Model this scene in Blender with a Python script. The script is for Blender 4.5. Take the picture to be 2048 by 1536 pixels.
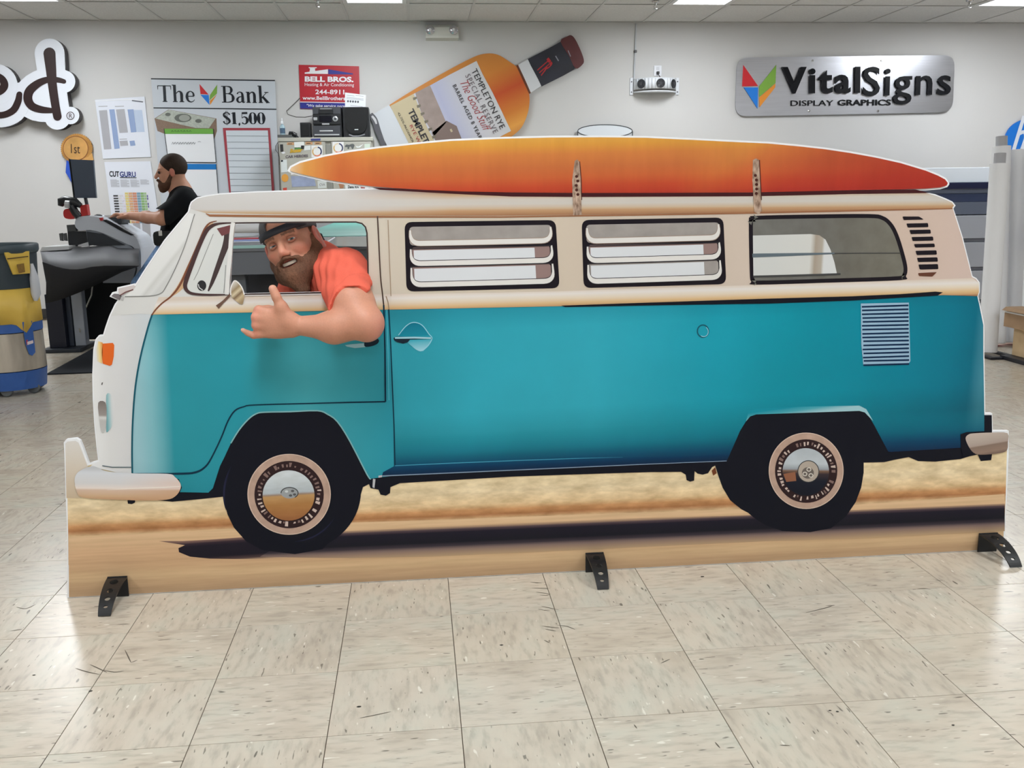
import bpy, bmesh, math, random
import numpy as np
from mathutils import Vector, Matrix
from mathutils.geometry import tessellate_polygon

for o in list(bpy.data.objects):
    bpy.data.objects.remove(o, do_unlink=True)
scene = bpy.context.scene
COL = scene.collection
random.seed(7)

# ------------------------------------------------------------------ camera
FPX = 1930.0
CAM = np.array([-0.0695, -2.0303, 1.2020])
YAW, PITCH, ROLL = 0.09712, 0.19402, 0.01404
def _rot(yaw, pitch, roll):
    f = np.array([math.sin(yaw)*math.cos(pitch), math.cos(yaw)*math.cos(pitch), -math.sin(pitch)])
    r = np.array([math.cos(yaw), -math.sin(yaw), 0.0])
    d = np.cross(f, r)
    return np.array([math.cos(roll)*r+math.sin(roll)*d, -math.sin(roll)*r+math.cos(roll)*d, f])
RM = _rot(YAW, PITCH, ROLL)
cd = bpy.data.cameras.new('camera')
cd.sensor_fit = 'HORIZONTAL'; cd.sensor_width = 36.0; cd.lens = FPX/2048*36
cd.clip_start = 0.05; cd.clip_end = 100
cam = bpy.data.objects.new('camera', cd); COL.objects.link(cam)
M = Matrix.Identity(4)
for i in range(3):
    M[i][0] = RM[0][i]; M[i][1] = -RM[1][i]; M[i][2] = -RM[2][i]; M[i][3] = CAM[i]
cam.matrix_world = M
scene.camera = cam

# ------------------------------------------------------------------ world, exposure
w = bpy.data.worlds.new('world'); scene.world = w; w.use_nodes = True
w.node_tree.nodes['Background'].inputs[0].default_value = (0.8, 0.9, 1.0, 1)
w.node_tree.nodes['Background'].inputs[1].default_value = 0.05
scene.view_settings.view_transform = 'Standard'
scene.view_settings.look = 'None'
scene.view_settings.gamma = 1.0
scene.view_settings.use_curve_mapping = False
scene.view_settings.exposure = 0.0
LAMP = 49.0          # watts of each fluorescent ceiling panel
cy = scene.cycles
cy.max_bounces = 4; cy.diffuse_bounces = 3; cy.glossy_bounces = 2; cy.transmission_bounces = 3; cy.transparent_max_bounces = 4
cy.caustics_reflective = False; cy.caustics_refractive = False
cy.sample_clamp_indirect = 3.0; cy.use_light_tree = False; cy.use_adaptive_sampling = True; cy.adaptive_threshold = 0.06; cy.adaptive_min_samples = 24
BY = 0.885           # plane of the printed van board (front face)
WY = 8.426           # back wall
CZ = 2.949           # ceiling height

# ------------------------------------------------------------------ photograph -> place
def ray(u, v):
    return np.array([(u-1024)/FPX, (v-768)/FPX, 1.0]) @ RM
def onY(u, v, Y):
    d = ray(u, v); p = CAM + d*((Y-CAM[1])/d[1]); return Vector(p)
def onZ(u, v, Z=0.0):
    d = ray(u, v); p = CAM + d*((Z-CAM[2])/d[2]); return Vector(p)
def onX(u, v, X):
    d = ray(u, v); p = CAM + d*((X-CAM[0])/d[0]); return Vector(p)

# ------------------------------------------------------------------ colour and material helpers
def lin(c):
    out = []
    for x in c[:3]:
        x = max(0.0, x/255.0)
        out.append(x/12.92 if x <= 0.04045 else ((x+0.055)/1.055)**2.4)
    return (out[0], out[1], out[2], 1.0)
MATS = {}
def _bsdf(m):
    return m.node_tree.nodes['Principled BSDF']
def mat(name, color, rough=0.5, metal=0.0, spec=0.5, noise=None, bump=None, emit=None, trans=0.0, alpha=1.0, stretch=None, col2=None):
    """plain procedural material; colour in sRGB 0..255.  noise=(scale, amount)"""
    if name in MATS: return MATS[name]
    m = bpy.data.materials.new(name); m.use_nodes = True
    nt = m.node_tree; b = _bsdf(m)
    b.inputs['Roughness'].default_value = rough
    b.inputs['Metallic'].default_value = metal
    b.inputs['Specular IOR Level'].default_value = spec
    b.inputs['Base Color'].default_value = lin(color)
    if trans: b.inputs['Transmission Weight'].default_value = trans
    if alpha < 1: b.inputs['Alpha'].default_value = alpha
    if emit:
        b.inputs['Emission Color'].default_value = lin(emit[0]); b.inputs['Emission Strength'].default_value = emit[1]
    if noise or bump:
        tc = nt.nodes.new('ShaderNodeTexCoord')
        vec = tc.outputs['Object']
        if stretch:
            mp = nt.nodes.new('ShaderNodeMapping'); mp.inputs['Scale'].default_value = stretch
            nt.links.new(vec, mp.inputs['Vector']); vec = mp.outputs['Vector']
    if noise:
        n = nt.nodes.new('ShaderNodeTexNoise'); n.inputs['Scale'].default_value = noise[0]; n.inputs['Detail'].default_value = 5
        nt.links.new(vec, n.inputs['Vector'])
        r = nt.nodes.new('ShaderNodeValToRGB')
        c = lin(color); a = noise[1]
        c2 = lin(col2) if col2 else tuple(min(1, x*(1+a)) for x in c[:3])+(1,)
        r.color_ramp.elements[0].color = tuple(max(0, x*(1-a)) for x in c[:3])+(1,)
        r.color_ramp.elements[1].color = c2
        r.color_ramp.elements[0].position = 0.3; r.color_ramp.elements[1].position = 0.7
        nt.links.new(n.outputs['Fac'], r.inputs['Fac']); nt.links.new(r.outputs['Color'], b.inputs['Base Color'])
    if bump:
        n2 = nt.nodes.new('ShaderNodeTexNoise'); n2.inputs['Scale'].default_value = bump[0]; n2.inputs['Detail'].default_value = 4
        nt.links.new(vec, n2.inputs['Vector'])
        bp = nt.nodes.new('ShaderNodeBump'); bp.inputs['Strength'].default_value = bump[1]; bp.inputs['Distance'].default_value = 0.01
        nt.links.new(n2.outputs['Fac'], bp.inputs['Height']); nt.links.new(bp.outputs['Normal'], b.inputs['Normal'])
    MATS[name] = m
    return m

def gradmat(name, org, a, b, stops, mul=(), noise=None, rough=0.48, metal=0.0, over=(), spec=0.2):
    """printed gradient: colour ramp along a->b (world points on the print), stored in the
    object's own coordinates (org = world origin of the object).
    mul: more gradients (a,b,stops) multiplied in; over: (a,b,stops, maskA, maskB, maskstops) mixed over;
    noise=(scale,stretch xyz,amount)"""
    m = bpy.data.materials.new(name); m.use_nodes = True
    nt = m.node_tree; bs = _bsdf(m)
    bs.inputs['Roughness'].default_value = rough; bs.inputs['Metallic'].default_value = metal
    bs.inputs['Specular IOR Level'].default_value = spec
    tc = nt.nodes.new('ShaderNodeTexCoord')
    def param(p, q):
        p = Vector(p)-Vector(org); q = Vector(q)-Vector(org); d = q-p; L2 = d.length_squared
        vm = nt.nodes.new('ShaderNodeVectorMath'); vm.operation = 'DOT_PRODUCT'
        nt.links.new(tc.outputs['Object'], vm.inputs[0]); vm.inputs[1].default_value = d/L2
        s = nt.nodes.new('ShaderNodeMath'); s.operation = 'SUBTRACT'
        nt.links.new(vm.outputs['Value'], s.inputs[0]); s.inputs[1].default_value = p.dot(d)/L2
        return s.outputs[0]
    def ramp(t, st, gray=False):
        r = nt.nodes.new('ShaderNodeValToRGB'); cr = r.color_ramp
        st = sorted(st, key=lambda e: e[0])
        while len(cr.elements) < len(st): cr.elements.new(0.5)
        for e, (pos, c) in zip(cr.elements, st):
            e.position = min(1, max(0, pos))
            e.color = (c, c, c, 1) if gray else lin(c)
        # elements may be reordered while positions are set, so write twice
        for i, (pos, c) in enumerate(st):
            cr.elements[i].position = min(1, max(0, pos)); cr.elements[i].color = (c, c, c, 1) if gray else lin(c)
        nt.links.new(t, r.inputs['Fac']); return r.outputs['Color']
    def mix(kind, A, B, fac=1.0):
        x = nt.nodes.new('ShaderNodeMix'); x.data_type = 'RGBA'; x.blend_type = kind
        if isinstance(fac, float): x.inputs[0].default_value = fac
        else: nt.links.new(fac, x.inputs[0])
        nt.links.new(A, x.inputs[6]); nt.links.new(B, x.inputs[7]); return x.outputs[2]
    col = ramp(param(a, b), stops)
    for (p, q, st) in mul:
        col = mix('MULTIPLY', col, ramp(param(p, q), st))
    for (p, q, st, mp, mq, ms) in over:
        c2 = ramp(param(p, q), st); f = ramp(param(mp, mq), ms, True)
        col = mix('MIX', col, c2, f)
    if noise:
        lst = noise if isinstance(noise, list) else [noise]
        for (sc, stv, amt) in lst:
            mpn = nt.nodes.new('ShaderNodeMapping'); mpn.inputs['Scale'].default_value = stv
            nt.links.new(tc.outputs['Object'], mpn.inputs['Vector'])
            n = nt.nodes.new('ShaderNodeTexNoise'); n.inputs['Scale'].default_value = sc; n.inputs['Detail'].default_value = 4
            nt.links.new(mpn.outputs['Vector'], n.inputs['Vector'])
            rr = nt.nodes.new('ShaderNodeValToRGB')
            rr.color_ramp.elements[0].position = 0.3; rr.color_ramp.elements[1].position = 0.7
            rr.color_ramp.elements[0].color = (1-amt, 1-amt*1.1, 1-amt*1.25, 1); rr.color_ramp.elements[1].color = (1, 1, 1, 1)
            nt.links.new(n.outputs['Fac'], rr.inputs['Fac'])
            col = mix('MULTIPLY', col, rr.outputs['Color'])
    nt.links.new(col, bs.inputs['Base Color'])
    return m

def attrmat(name, rough=0.55, noise=0.0, scale=60, sss=0.0, bump=0.0, spec=0.4):
    m = bpy.data.materials.new(name); m.use_nodes = True
    nt = m.node_tree; bs = _bsdf(m); bs.inputs['Roughness'].default_value = rough
    bs.inputs['Specular IOR Level'].default_value = spec
    at = nt.nodes.new('ShaderNodeAttribute'); at.attribute_name = 'Col'
    col = at.outputs['Color']
    n = nt.nodes.new('ShaderNodeTexNoise'); n.inputs['Scale'].default_value = scale; n.inputs['Detail'].default_value = 5
    tc = nt.nodes.new('ShaderNodeTexCoord'); nt.links.new(tc.outputs['Object'], n.inputs['Vector'])
    if noise:
        r = nt.nodes.new('ShaderNodeValToRGB')
        r.color_ramp.elements[0].position = 0.3; r.color_ramp.elements[1].position = 0.7
        r.color_ramp.elements[0].color = (1-noise,)*3+(1,); r.color_ramp.elements[1].color = (1+noise,)*3+(1,)
        nt.links.new(n.outputs['Fac'], r.inputs['Fac'])
        x = nt.nodes.new('ShaderNodeMix'); x.data_type = 'RGBA'; x.blend_type = 'MULTIPLY'; x.inputs[0].default_value = 1.0
        nt.links.new(col, x.inputs[6]); nt.links.new(r.outputs['Color'], x.inputs[7]); col = x.outputs[2]
    if bump:
        bp = nt.nodes.new('ShaderNodeBump'); bp.inputs['Strength'].default_value = bump; bp.inputs['Distance'].default_value = 0.004
        nt.links.new(n.outputs['Fac'], bp.inputs['Height']); nt.links.new(bp.outputs['Normal'], bs.inputs['Normal'])
    if sss:
        bs.inputs['Subsurface Weight'].default_value = sss
        bs.inputs['Subsurface Radius'].default_value = (0.012, 0.005, 0.003)
    nt.links.new(col, bs.inputs['Base Color'])
    return m

# ------------------------------------------------------------------ object helpers
ORG = {}
def tag(o, label=None, cat=None, group=None, kind=None):
    if label: o['label'] = label
    if cat: o['category'] = cat
    if group: o['group'] = group
    if kind: o['kind'] = kind
    return o
def empty(name, loc, label=None, cat=None, group=None):
    o = bpy.data.objects.new(name, None); COL.objects.link(o)
    o.location = Vector(loc); o.empty_display_size = 0.1; ORG[o.name] = Vector(loc)
    tag(o, label, cat, group); return o
def mk(name, verts, faces, m, parent=None, org=None, smooth=False, colors=None, label=None):
    """mesh object from world-space vertices; origin = the parent's origin, or org, or the base of the mesh"""
    V = np.array([tuple(v) for v in verts], dtype=np.float64).reshape(-1, 3)
    if parent is not None: O = ORG[parent.name]
    elif org is not None: O = Vector(org)
    else:
        lo = V.min(0); hi = V.max(0); O = Vector(((lo[0]+hi[0])/2, (lo[1]+hi[1])/2, lo[2]))
    me = bpy.data.meshes.new(name)
    V = V-np.array(tuple(O))
    me.from_pydata(V.tolist(), [], [tuple(int(i) for i in f) for f in faces])
    if colors is not None:
        at = me.color_attributes.new('Col', 'FLOAT_COLOR', 'POINT')
        at.data.foreach_set('color', np.asarray(colors, dtype=np.float32).ravel())
    me.update()
    if smooth: me.polygons.foreach_set('use_smooth', [True]*len(me.polygons))
    ms = m if isinstance(m, (list, tuple)) else [m]
    for x in ms: me.materials.append(x)
    o = bpy.data.objects.new(name, me); COL.objects.link(o)
    if parent is not None: o.parent = parent
    else: o.location = O
    ORG[o.name] = O
    if label: o['label'] = label
    return o

class MB:
    """collects shapes into one mesh"""
    def __init__(s): s.v = []; s.f = []; s.mi = []
    def add(s, v, f, mi=0):
        n = len(s.v); s.v += [Vector(x) for x in v]; s.f += [tuple(i+n for i in g) for g in f]; s.mi += [mi]*len(f); return s
    def box(s, lo, hi, mi=0, bev=0.0, R=None, c=None):
        lo = Vector(lo); hi = Vector(hi)
        if bev > 0:
            b = min(bev, min((hi[i]-lo[i]) for i in range(3))*0.45)
            bm = bmesh.new(); bmesh.ops.create_cube(bm, size=1)
            for v in bm.verts: v.co = Vector((lo[i]+(v.co[i]+0.5)*(hi[i]-lo[i]) for i in range(3)))
            bmesh.ops.bevel(bm, geom=list(bm.edges), offset=b, segments=2, profile=0.5, affect='EDGES')
            bm.verts.index_update()
            vs = [v.co.copy() for v in bm.verts]; fs = [tuple(v.index for v in f.verts) for f in bm.faces]; bm.free()
        else:
            x0, y0, z0 = lo; x1, y1, z1 = hi
            vs = [Vector(p) for p in ((x0,y0,z0),(x1,y0,z0),(x1,y1,z0),(x0,y1,z0),(x0,y0,z1),(x1,y0,z1),(x1,y1,z1),(x0,y1,z1))]
            fs = [(0,3,2,1),(4,5,6,7),(0,1,5,4),(1,2,6,5),(2,3,7,6),(3,0,4,7)]
        if R is not None:
            c = Vector(c) if c is not None else (lo+hi)/2
            vs = [c+R@(v-c) for v in vs]
        return s.add(vs, fs, mi)
    def tube(s, pts, r, n=10, mi=0, caps=True):
        """round tube through points, r number or list"""
        P = [Vector(p) for p in pts]; k = len(P)
        rs = r if isinstance(r, (list, tuple)) else [r]*k
        vs = []; fs = []
        up = None
        for i in range(k):
            t = (P[min(i+1, k-1)]-P[max(i-1, 0)]).normalized()
            if up is None:
                up = t.orthogonal().normalized()
            up = (up-t*up.dot(t))
            if up.length < 1e-6: up = t.orthogonal()
            up.normalize(); sd = t.cross(up)
            for j in range(n):
                a = 2*math.pi*j/n
                vs.append(P[i]+(up*math.cos(a)+sd*math.sin(a))*rs[i])
        for i in range(k-1):
            for j in range(n):
                fs.append((i*n+j, i*n+(j+1) % n, (i+1)*n+(j+1) % n, (i+1)*n+j))
        if caps:
            fs.append(tuple(range(n-1, -1, -1))); fs.append(tuple((k-1)*n+j for j in range(n)))
        return s.add(vs, fs, mi)
    def lathe(s, c, prof, n=24, mi=0, axis='Z'):
        """prof: (radius, height) pairs"""
        c = Vector(c); vs = []; fs = []
        for (r, h) in prof:
            for j in range(n):
                a = 2*math.pi*j/n; x = r*math.cos(a); y = r*math.sin(a)
                vs.append(c+(Vector((x, y, h)) if axis == 'Z' else Vector((x, h, y)) if axis == 'Y' else Vector((h, x, y))))
        for i in range(len(prof)-1):
            for j in range(n):
                fs.append((i*n+j, i*n+(j+1) % n, (i+1)*n+(j+1) % n, (i+1)*n+j))
        fs.append(tuple(range(n-1, -1, -1))); fs.append(tuple((len(prof)-1)*n+j for j in range(n)))
        return s.add(vs, fs, mi)
    def prism(s, pts, vec, mi=0, holes=(), side_mi=None):
        """polygon (3D points, planar) pushed along vec, with end caps"""
        loops = [[Vector(p) for p in pts]]+[[Vector(p) for p in h] for h in holes]
        flat = [p for l in loops for p in l]; n = len(flat); vec = Vector(vec)
        tris = tessellate_polygon(loops)
        sm = mi if side_mi is None else side_mi
        s.add(flat+[p+vec for p in flat], [tuple(t) for t in tris], mi)
        base = len(s.v)-2*n
        s.f += [tuple(base+n+i for i in reversed(t)) for t in tris]; s.mi += [sm]*len(tris)
        st = 0
        for l in loops:
            k = len(l)
            for i in range(k):
                a = base+st+i; b = base+st+(i+1) % k
                s.f.append((a, b, b+n, a+n)); s.mi.append(sm)
            st += k
        return s
    def build(s, name, m, parent=None, org=None, smooth=False, label=None, fix=True):
        o = mk(name, s.v, s.f, m, parent, org, smooth, label=label)
        if any(s.mi): o.data.polygons.foreach_set('material_index', s.mi)
        if fix:
            bm = bmesh.new(); bm.from_mesh(o.data)
            bmesh.ops.recalc_face_normals(bm, faces=list(bm.faces)); bm.to_mesh(o.data); bm.free()
        if smooth:
            try: o.data.set_sharp_from_angle(angle=math.radians(40))
            except Exception: pass
        return o

# ------------------------------------------------------------------ 2D shape helpers (points in photo pixels)
def crom(pts, n=6, closed=False):
    """Catmull-Rom through points (any dimension)"""
    P = [np.array(p, float) for p in pts]; k = len(P); out = []
    rng = range(k if closed else k-1)
    for i in rng:
        if closed: a, b, c, d = P[(i-1) % k], P[i], P[(i+1) % k], P[(i+2) % k]
        else: a, b, c, d = P[max(i-1, 0)], P[i], P[i+1], P[min(i+2, k-1)]
        for j in range(n):
            t = j/n
            out.append(0.5*((2*b)+(-a+c)*t+(2*a-5*b+4*c-d)*t*t+(-a+3*b-3*c+d)*t**3))
    if not closed: out.append(P[-1])
    return [tuple(p) for p in out]
def ell(cx, cy, rx, ry, n=48, a0=0, a1=2*math.pi):
    full = abs(a1-a0) > 6.28
    return [(cx+rx*math.cos(a0+(a1-a0)*i/(n if full else n-1)), cy+ry*math.sin(a0+(a1-a0)*i/(n if full else n-1))) for i in range(n)]
def rquad(q, r, n=5):
    """quad with rounded corners (pixels)"""
    out = []
    for i in range(4):
        p = np.array(q[i], float); a = np.array(q[i-1], float); b = np.array(q[(i+1) % 4], float)
        ri = r[i] if isinstance(r, (list, tuple)) else r
        da = (a-p)/np.linalg.norm(a-p); db = (b-p)/np.linalg.norm(b-p)
        s = p+da*ri; e = p+db*ri
        for j in range(n+1):
            t = j/n; out.append(tuple((1-t)**2*s+2*t*(1-t)*p+t*t*e))
    return out
def ribbon(pts, w, closed=False):
    """outline polygon of a line of width w (number or list) -- returned as quads"""
    P = [np.array(p[:2], float) for p in pts]; k = len(P)
    ws = w if isinstance(w, (list, tuple)) else [w]*k
    L = []; R = []
    for i in range(k):
        if closed: t = P[(i+1) % k]-P[i-1]
        else: t = P[min(i+1, k-1)]-P[max(i-1, 0)]
        n = np.array([-t[1], t[0]]); n = n/(np.linalg.norm(n)+1e-9)
        L.append(tuple(P[i]+n*ws[i]/2)); R.append(tuple(P[i]-n*ws[i]/2))
    return L, R
def offset(poly, d):
    """grow a pixel polygon outwards by d"""
    P = [np.array(p, float) for p in poly]; k = len(P)
    area = sum(P[i-1][0]*P[i][1]-P[i][0]*P[i-1][1] for i in range(k))
    sg = 1 if area > 0 else -1
    out = []
    for i in range(k):
        e1 = P[i]-P[i-1]; e2 = P[(i+1) % k]-P[i]
        n1 = np.array([e1[1], -e1[0]]); n2 = np.array([e2[1], -e2[0]])
        n1 = n1/(np.linalg.norm(n1)+1e-9); n2 = n2/(np.linalg.norm(n2)+1e-9)
        n = n1+n2; L = np.linalg.norm(n)
        n = n/L if L > 1e-6 else n1
        c = max(0.45, float(n@n1))
        out.append(tuple(P[i]+sg*n*d/c))
    return out

class Sheet:
    """a flat print lying on the plane y = Y facing the camera; layers step forward by STEP"""
    def __init__(s, Y, parent, step=0.0005):
        s.Y = Y; s.par = parent; s.step = step
    def P(s, p, lay=0): return onY(p[0], p[1], s.Y-lay*s.step)
    def pt(s, p): return onY(p[0], p[1], s.Y)
    def W(s, p, lay):           # point of the plane moved forward by the layer (true position stays that of the plane)
        q = onY(p[0], p[1], s.Y); q.y -= lay*s.step; return q
    def poly(s, name, pts, m, lay, parent=None, holes=(), label=None, thick=0.0):
        par = parent or s.par
        if thick:
            mb = MB(); mb.prism([s.W(p, lay) for p in pts], (0, thick, 0), holes=[[s.W(p, lay) for p in h] for h in holes])
            return mb.build(name, m, par, label=label)
        loops = [[s.W(p, lay) for p in l] for l in [pts]+list(holes)]
        flat = [p for l in loops for p in l]
        tris = tessellate_polygon(loops)
        fs = []
        for t in tris:
            a, b, c = (flat[i] for i in t)
            fs.append(tuple(t) if (b-a).cross(c-a).y < 0 else tuple(reversed(t)))
        return mk(name, flat, fs, m, par, label=label)
    def line(s, name, pts, w, m, lay, parent=None, closed=False, label=None, smooth=0):
        if smooth: pts = crom(pts, smooth, closed)
        if not isinstance(w, (list, tuple)) or len(w) == len(pts): ws = w
        else:
            k = len(pts); ws = [float(np.interp(i/(k-1), np.linspace(0, 1, len(w)), w)) for i in range(k)]
        L, R = ribbon(pts, ws, closed); k = len(L)
        vs = [s.W(p, lay) for p in L]+[s.W(p, lay) for p in R]
        fs = []
        for i in range(k if closed else k-1):
            j = (i+1) % k; fs.append((i, j, k+j, k+i))
        a, b, c = vs[fs[0][0]], vs[fs[0][1]], vs[fs[0][2]]
        if (b-a).cross(c-a).y > 0: fs = [tuple(reversed(f)) for f in fs]
        return mk(name, vs, fs, m, parent or s.par, label=label)
    def many(s, name, polys, m, lay, parent=None, label=None):
        """several small convex polygons of one printed mark in one mesh"""
        vs = []; fs = []
        for p in polys:
            n = len(vs); q = [s.W(x, lay) for x in p]; vs += q
            f = tuple(range(n, n+len(q)))
            if (q[1]-q[0]).cross(q[2]-q[0]).y > 0: f = tuple(reversed(f))
            fs.append(f)
        return mk(name, vs, fs, m, parent or s.par, label=label)
    def strokes(s, name, lst, m, lay, parent=None, label=None, n=6, thick=0.0):
        """lst of strokes: list of (x,y,w) points, drawn as one mark (brush letters)"""
        vs = []; fs = []
        for si, st in enumerate(lst):
            lay += 0.04
            pts = crom(st, n) if len(st) > 2 else [tuple(map(float, p)) for p in st]
            L, R = ribbon([p[:2] for p in pts], [max(0.01, p[2]) for p in pts]); k = len(L)
            b = len(vs); q = [s.W(p, lay) for p in L]+[s.W(p, lay) for p in R]; vs += q
            for i in range(k-1):
                f = (b+i, b+i+1, b+k+i+1, b+k+i)
                v = [vs[x] for x in f]
                if (v[1]-v[0]).cross(v[2]-v[0]).y > 0: f = tuple(reversed(f))
                fs.append(f)
        return mk(name, vs, fs, m, parent or s.par, label=label)
    def text(s, name, body, bl, br, tl, m, lay, parent=None, bold=0.0, label=None, ext=0.0, shear=0.0, spacing=1.0):
        """text whose bounding box fills the parallelogram bl, br, tl (pixels)"""
        vs, fs = glyphs(body, bold, ext, shear, spacing)
        B = s.W(bl, lay); X = s.W(br, lay)-B; Y = s.W(tl, lay)-B
        lo = vs.min(0); hi = vs.max(0); sz = np.maximum(hi-lo, 1e-6)
        V = [B+X*((v[0]-lo[0])/sz[0])+Y*((v[1]-lo[1])/sz[1])+Vector((0, -1, 0))*((v[2]-lo[2])) for v in vs]
        return mk(name, V, fs, m, parent or s.par, label=label)
def glyphs(body, bold=0.0, ext=0.0, shear=0.0, spacing=1.0):
    cu = bpy.data.curves.new('t', 'FONT'); cu.body = body; cu.size = 1; cu.offset = bold; cu.extrude = ext/2
    cu.resolution_u = 3; cu.shear = shear; cu.space_character = spacing
    ob = bpy.data.objects.new('t', cu)
    me = ob.to_mesh()
    n = len(me.vertices); vs = np.zeros(n*3); me.vertices.foreach_get('co', vs); vs = vs.reshape(-1, 3).copy()
    fs = [tuple(p.vertices) for p in me.polygons]
    ob.to_mesh_clear(); bpy.data.objects.remove(ob); bpy.data.curves.remove(cu)
    return vs, fs
def islands(vs, fs):
    """split text mesh into characters (islands whose x ranges overlap belong together)"""
    par = list(range(len(vs)))
    def find(i):
        while par[i] != i: par[i] = par[par[i]]; i = par[i]
        return i
    for f in fs:
        a = find(f[0])
        for i in f[1:]: par[find(i)] = a
    g = {}
    for i in range(len(vs)): g.setdefault(find(i), []).append(i)
    L = sorted([[min(vs[i][0] for i in ix), max(vs[i][0] for i in ix), ix] for ix in g.values()], key=lambda e: e[0])
    out = []
    for a, b, ix in L:
        if out and min(b, out[-1][1])-max(a, out[-1][0]) > 0.3*min(b-a, out[-1][1]-out[-1][0]):
            out[-1][1] = max(out[-1][1], b); out[-1][2] += ix
        else: out.append([a, b, list(ix)])
    res = []
    for a, b, ix in out:
        mp = {j: i for i, j in enumerate(ix)}
        res.append((vs[ix], [tuple(mp[i] for i in f) for f in fs if f[0] in mp]))
    return res

def dup(root, loc, label=None):
    """copy a thing with its parts and sub-parts"""
    def cp(o, par):
        c = o.copy(); COL.objects.link(c); c.parent = par
        for ch in list(o.children): cp(ch, c)
        return c
    r = cp(root, None); r.location = Vector(loc)
    if label: r['label'] = label
    return r

# ------------------------------------------------------------------ sculpting: distance field + surface nets
class Field:
    def __init__(s, lo, hi, h):
        s.lo = np.array(lo, float); s.h = h
        s.n = np.ceil((np.array(hi)-s.lo)/h).astype(int)+1
        s.d = np.full(tuple(s.n), 9.0, dtype=np.float32)
    def _sub(s, lo, hi):
        a = np.clip(np.floor((np.array(lo)-s.lo)/s.h).astype(int), 0, s.n); b = np.clip(np.ceil((np.array(hi)-s.lo)/s.h).astype(int)+1, 0, s.n)
        sl = tuple(slice(a[i], b[i]) for i in range(3))
        g = np.meshgrid(*[(s.lo[i]+s.h*np.arange(a[i], b[i])).astype(np.float32) for i in range(3)], indexing='ij')
        return sl, g
    def _join(s, sl, e, k, sub):
        d = s.d[sl]
        if d.size == 0: return
        if sub:
            e = -e
            hh = np.maximum(k-np.abs(d-e), 0)/k; s.d[sl] = np.maximum(d, e)+hh*hh*k/4
        else:
            hh = np.maximum(k-np.abs(d-e), 0)/k; s.d[sl] = np.minimum(d, e)-hh*hh*k/4
    def cap(s, a, b, ra, rb=None, k=0.015, sub=False, flat=None):
        rb = ra if rb is None else rb
        a = np.array(tuple(a), float); b = np.array(tuple(b), float); m = max(ra, rb)+k+3*s.h
        sl, (X, Y, Z) = s._sub(np.minimum(a, b)-m, np.maximum(a, b)+m)
        ab = b-a; L2 = max(float(ab@ab), 1e-9)
        px, py, pz = X-a[0], Y-a[1], Z-a[2]
        t = np.clip((px*ab[0]+py*ab[1]+pz*ab[2])/L2, 0, 1)
        e = np.sqrt((px-t*ab[0])**2+(py-t*ab[1])**2+(pz-t*ab[2])**2)-(ra+(rb-ra)*t)
        s._join(sl, e, k, sub); return s
    def ell(s, c, r, R=None, k=0.015, sub=False):
        c = np.array(tuple(c), float); r = np.array(r, float); m = r.max()+k+3*s.h
        sl, (X, Y, Z) = s._sub(c-m, c+m)
        p = [X-c[0], Y-c[1], Z-c[2]]
        if R is not None:
            Rm = np.array(R, float)   # columns = local axes in world
            p = [p[0]*Rm[0, i]+p[1]*Rm[1, i]+p[2]*Rm[2, i] for i in range(3)]
        k0 = np.sqrt((p[0]/r[0])**2+(p[1]/r[1])**2+(p[2]/r[2])**2)
        k1 = np.sqrt((p[0]/r[0]**2)**2+(p[1]/r[1]**2)**2+(p[2]/r[2]**2)**2)+1e-6
        s._join(sl, k0*(k0-1)/k1, k, sub); return s
    def chain(s, pts, rs, k=0.015):
        for i in range(len(pts)-1): s.cap(pts[i], pts[i+1], rs[i], rs[i+1], k)
        return s
    def mesh(s):
        d = s.d; ins = d < 0
        n = d.shape
        c = np.zeros((n[0]-1, n[1]-1, n[2]-1), np.int8)
        for i in (0, 1):
            for j in (0, 1):
                for k in (0, 1): c += ins[i:n[0]-1+i, j:n[1]-1+j, k:n[2]-1+k]
        act = (c > 0) & (c < 8)
        idx = np.argwhere(act); ids = np.full(act.shape, -1, np.int64); ids[act] = np.arange(len(idx))
        acc = np.zeros((len(idx), 3)); cnt = np.zeros(len(idx))
        cor = [(i, j, k) for i in (0, 1) for j in (0, 1) for k in (0, 1)]
        for a in cor:
            for ax in range(3):
                if a[ax] == 1: continue
                b = list(a); b[ax] = 1
                da = d[idx[:, 0]+a[0], idx[:, 1]+a[1], idx[:, 2]+a[2]].astype(float); db = d[idx[:, 0]+b[0], idx[:, 1]+b[1], idx[:, 2]+b[2]].astype(float)
                cr = (da < 0) != (db < 0)
                t = np.where(cr, da/np.where(da-db == 0, 1, da-db), 0)
                p = np.tile(np.array(a, float), (len(idx), 1)); p[:, ax] += t
                acc[cr] += p[cr]; cnt[cr] += 1
        V = s.lo+s.h*(idx+acc/np.maximum(cnt, 1)[:, None])
        F = []
        for ax in range(3):
            o1, o2 = [(1, 2), (2, 0), (0, 1)][ax]
            sl0 = [slice(None)]*3; sl1 = [slice(None)]*3; sl0[ax] = slice(0, -1); sl1[ax] = slice(1, None)
            A = ins[tuple(sl0)]; B = ins[tuple(sl1)]
            E = np.argwhere(A != B)
            E = E[(E[:, o1] > 0) & (E[:, o2] > 0) & (E[:, o1] < n[o1]-1) & (E[:, o2] < n[o2]-1)]
            q = []
            for (u, v) in ((-1, -1), (0, -1), (0, 0), (-1, 0)):
                e = E.copy(); e[:, o1] += u; e[:, o2] += v
                q.append(ids[e[:, 0], e[:, 1], e[:, 2]])
            q = np.stack(q, 1); fl = ~A[E[:, 0], E[:, 1], E[:, 2]]
            q[fl] = q[fl][:, ::-1]
            F.append(q)
        F = np.concatenate(F); F = F[(F >= 0).all(1)]
        return V, F
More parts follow.
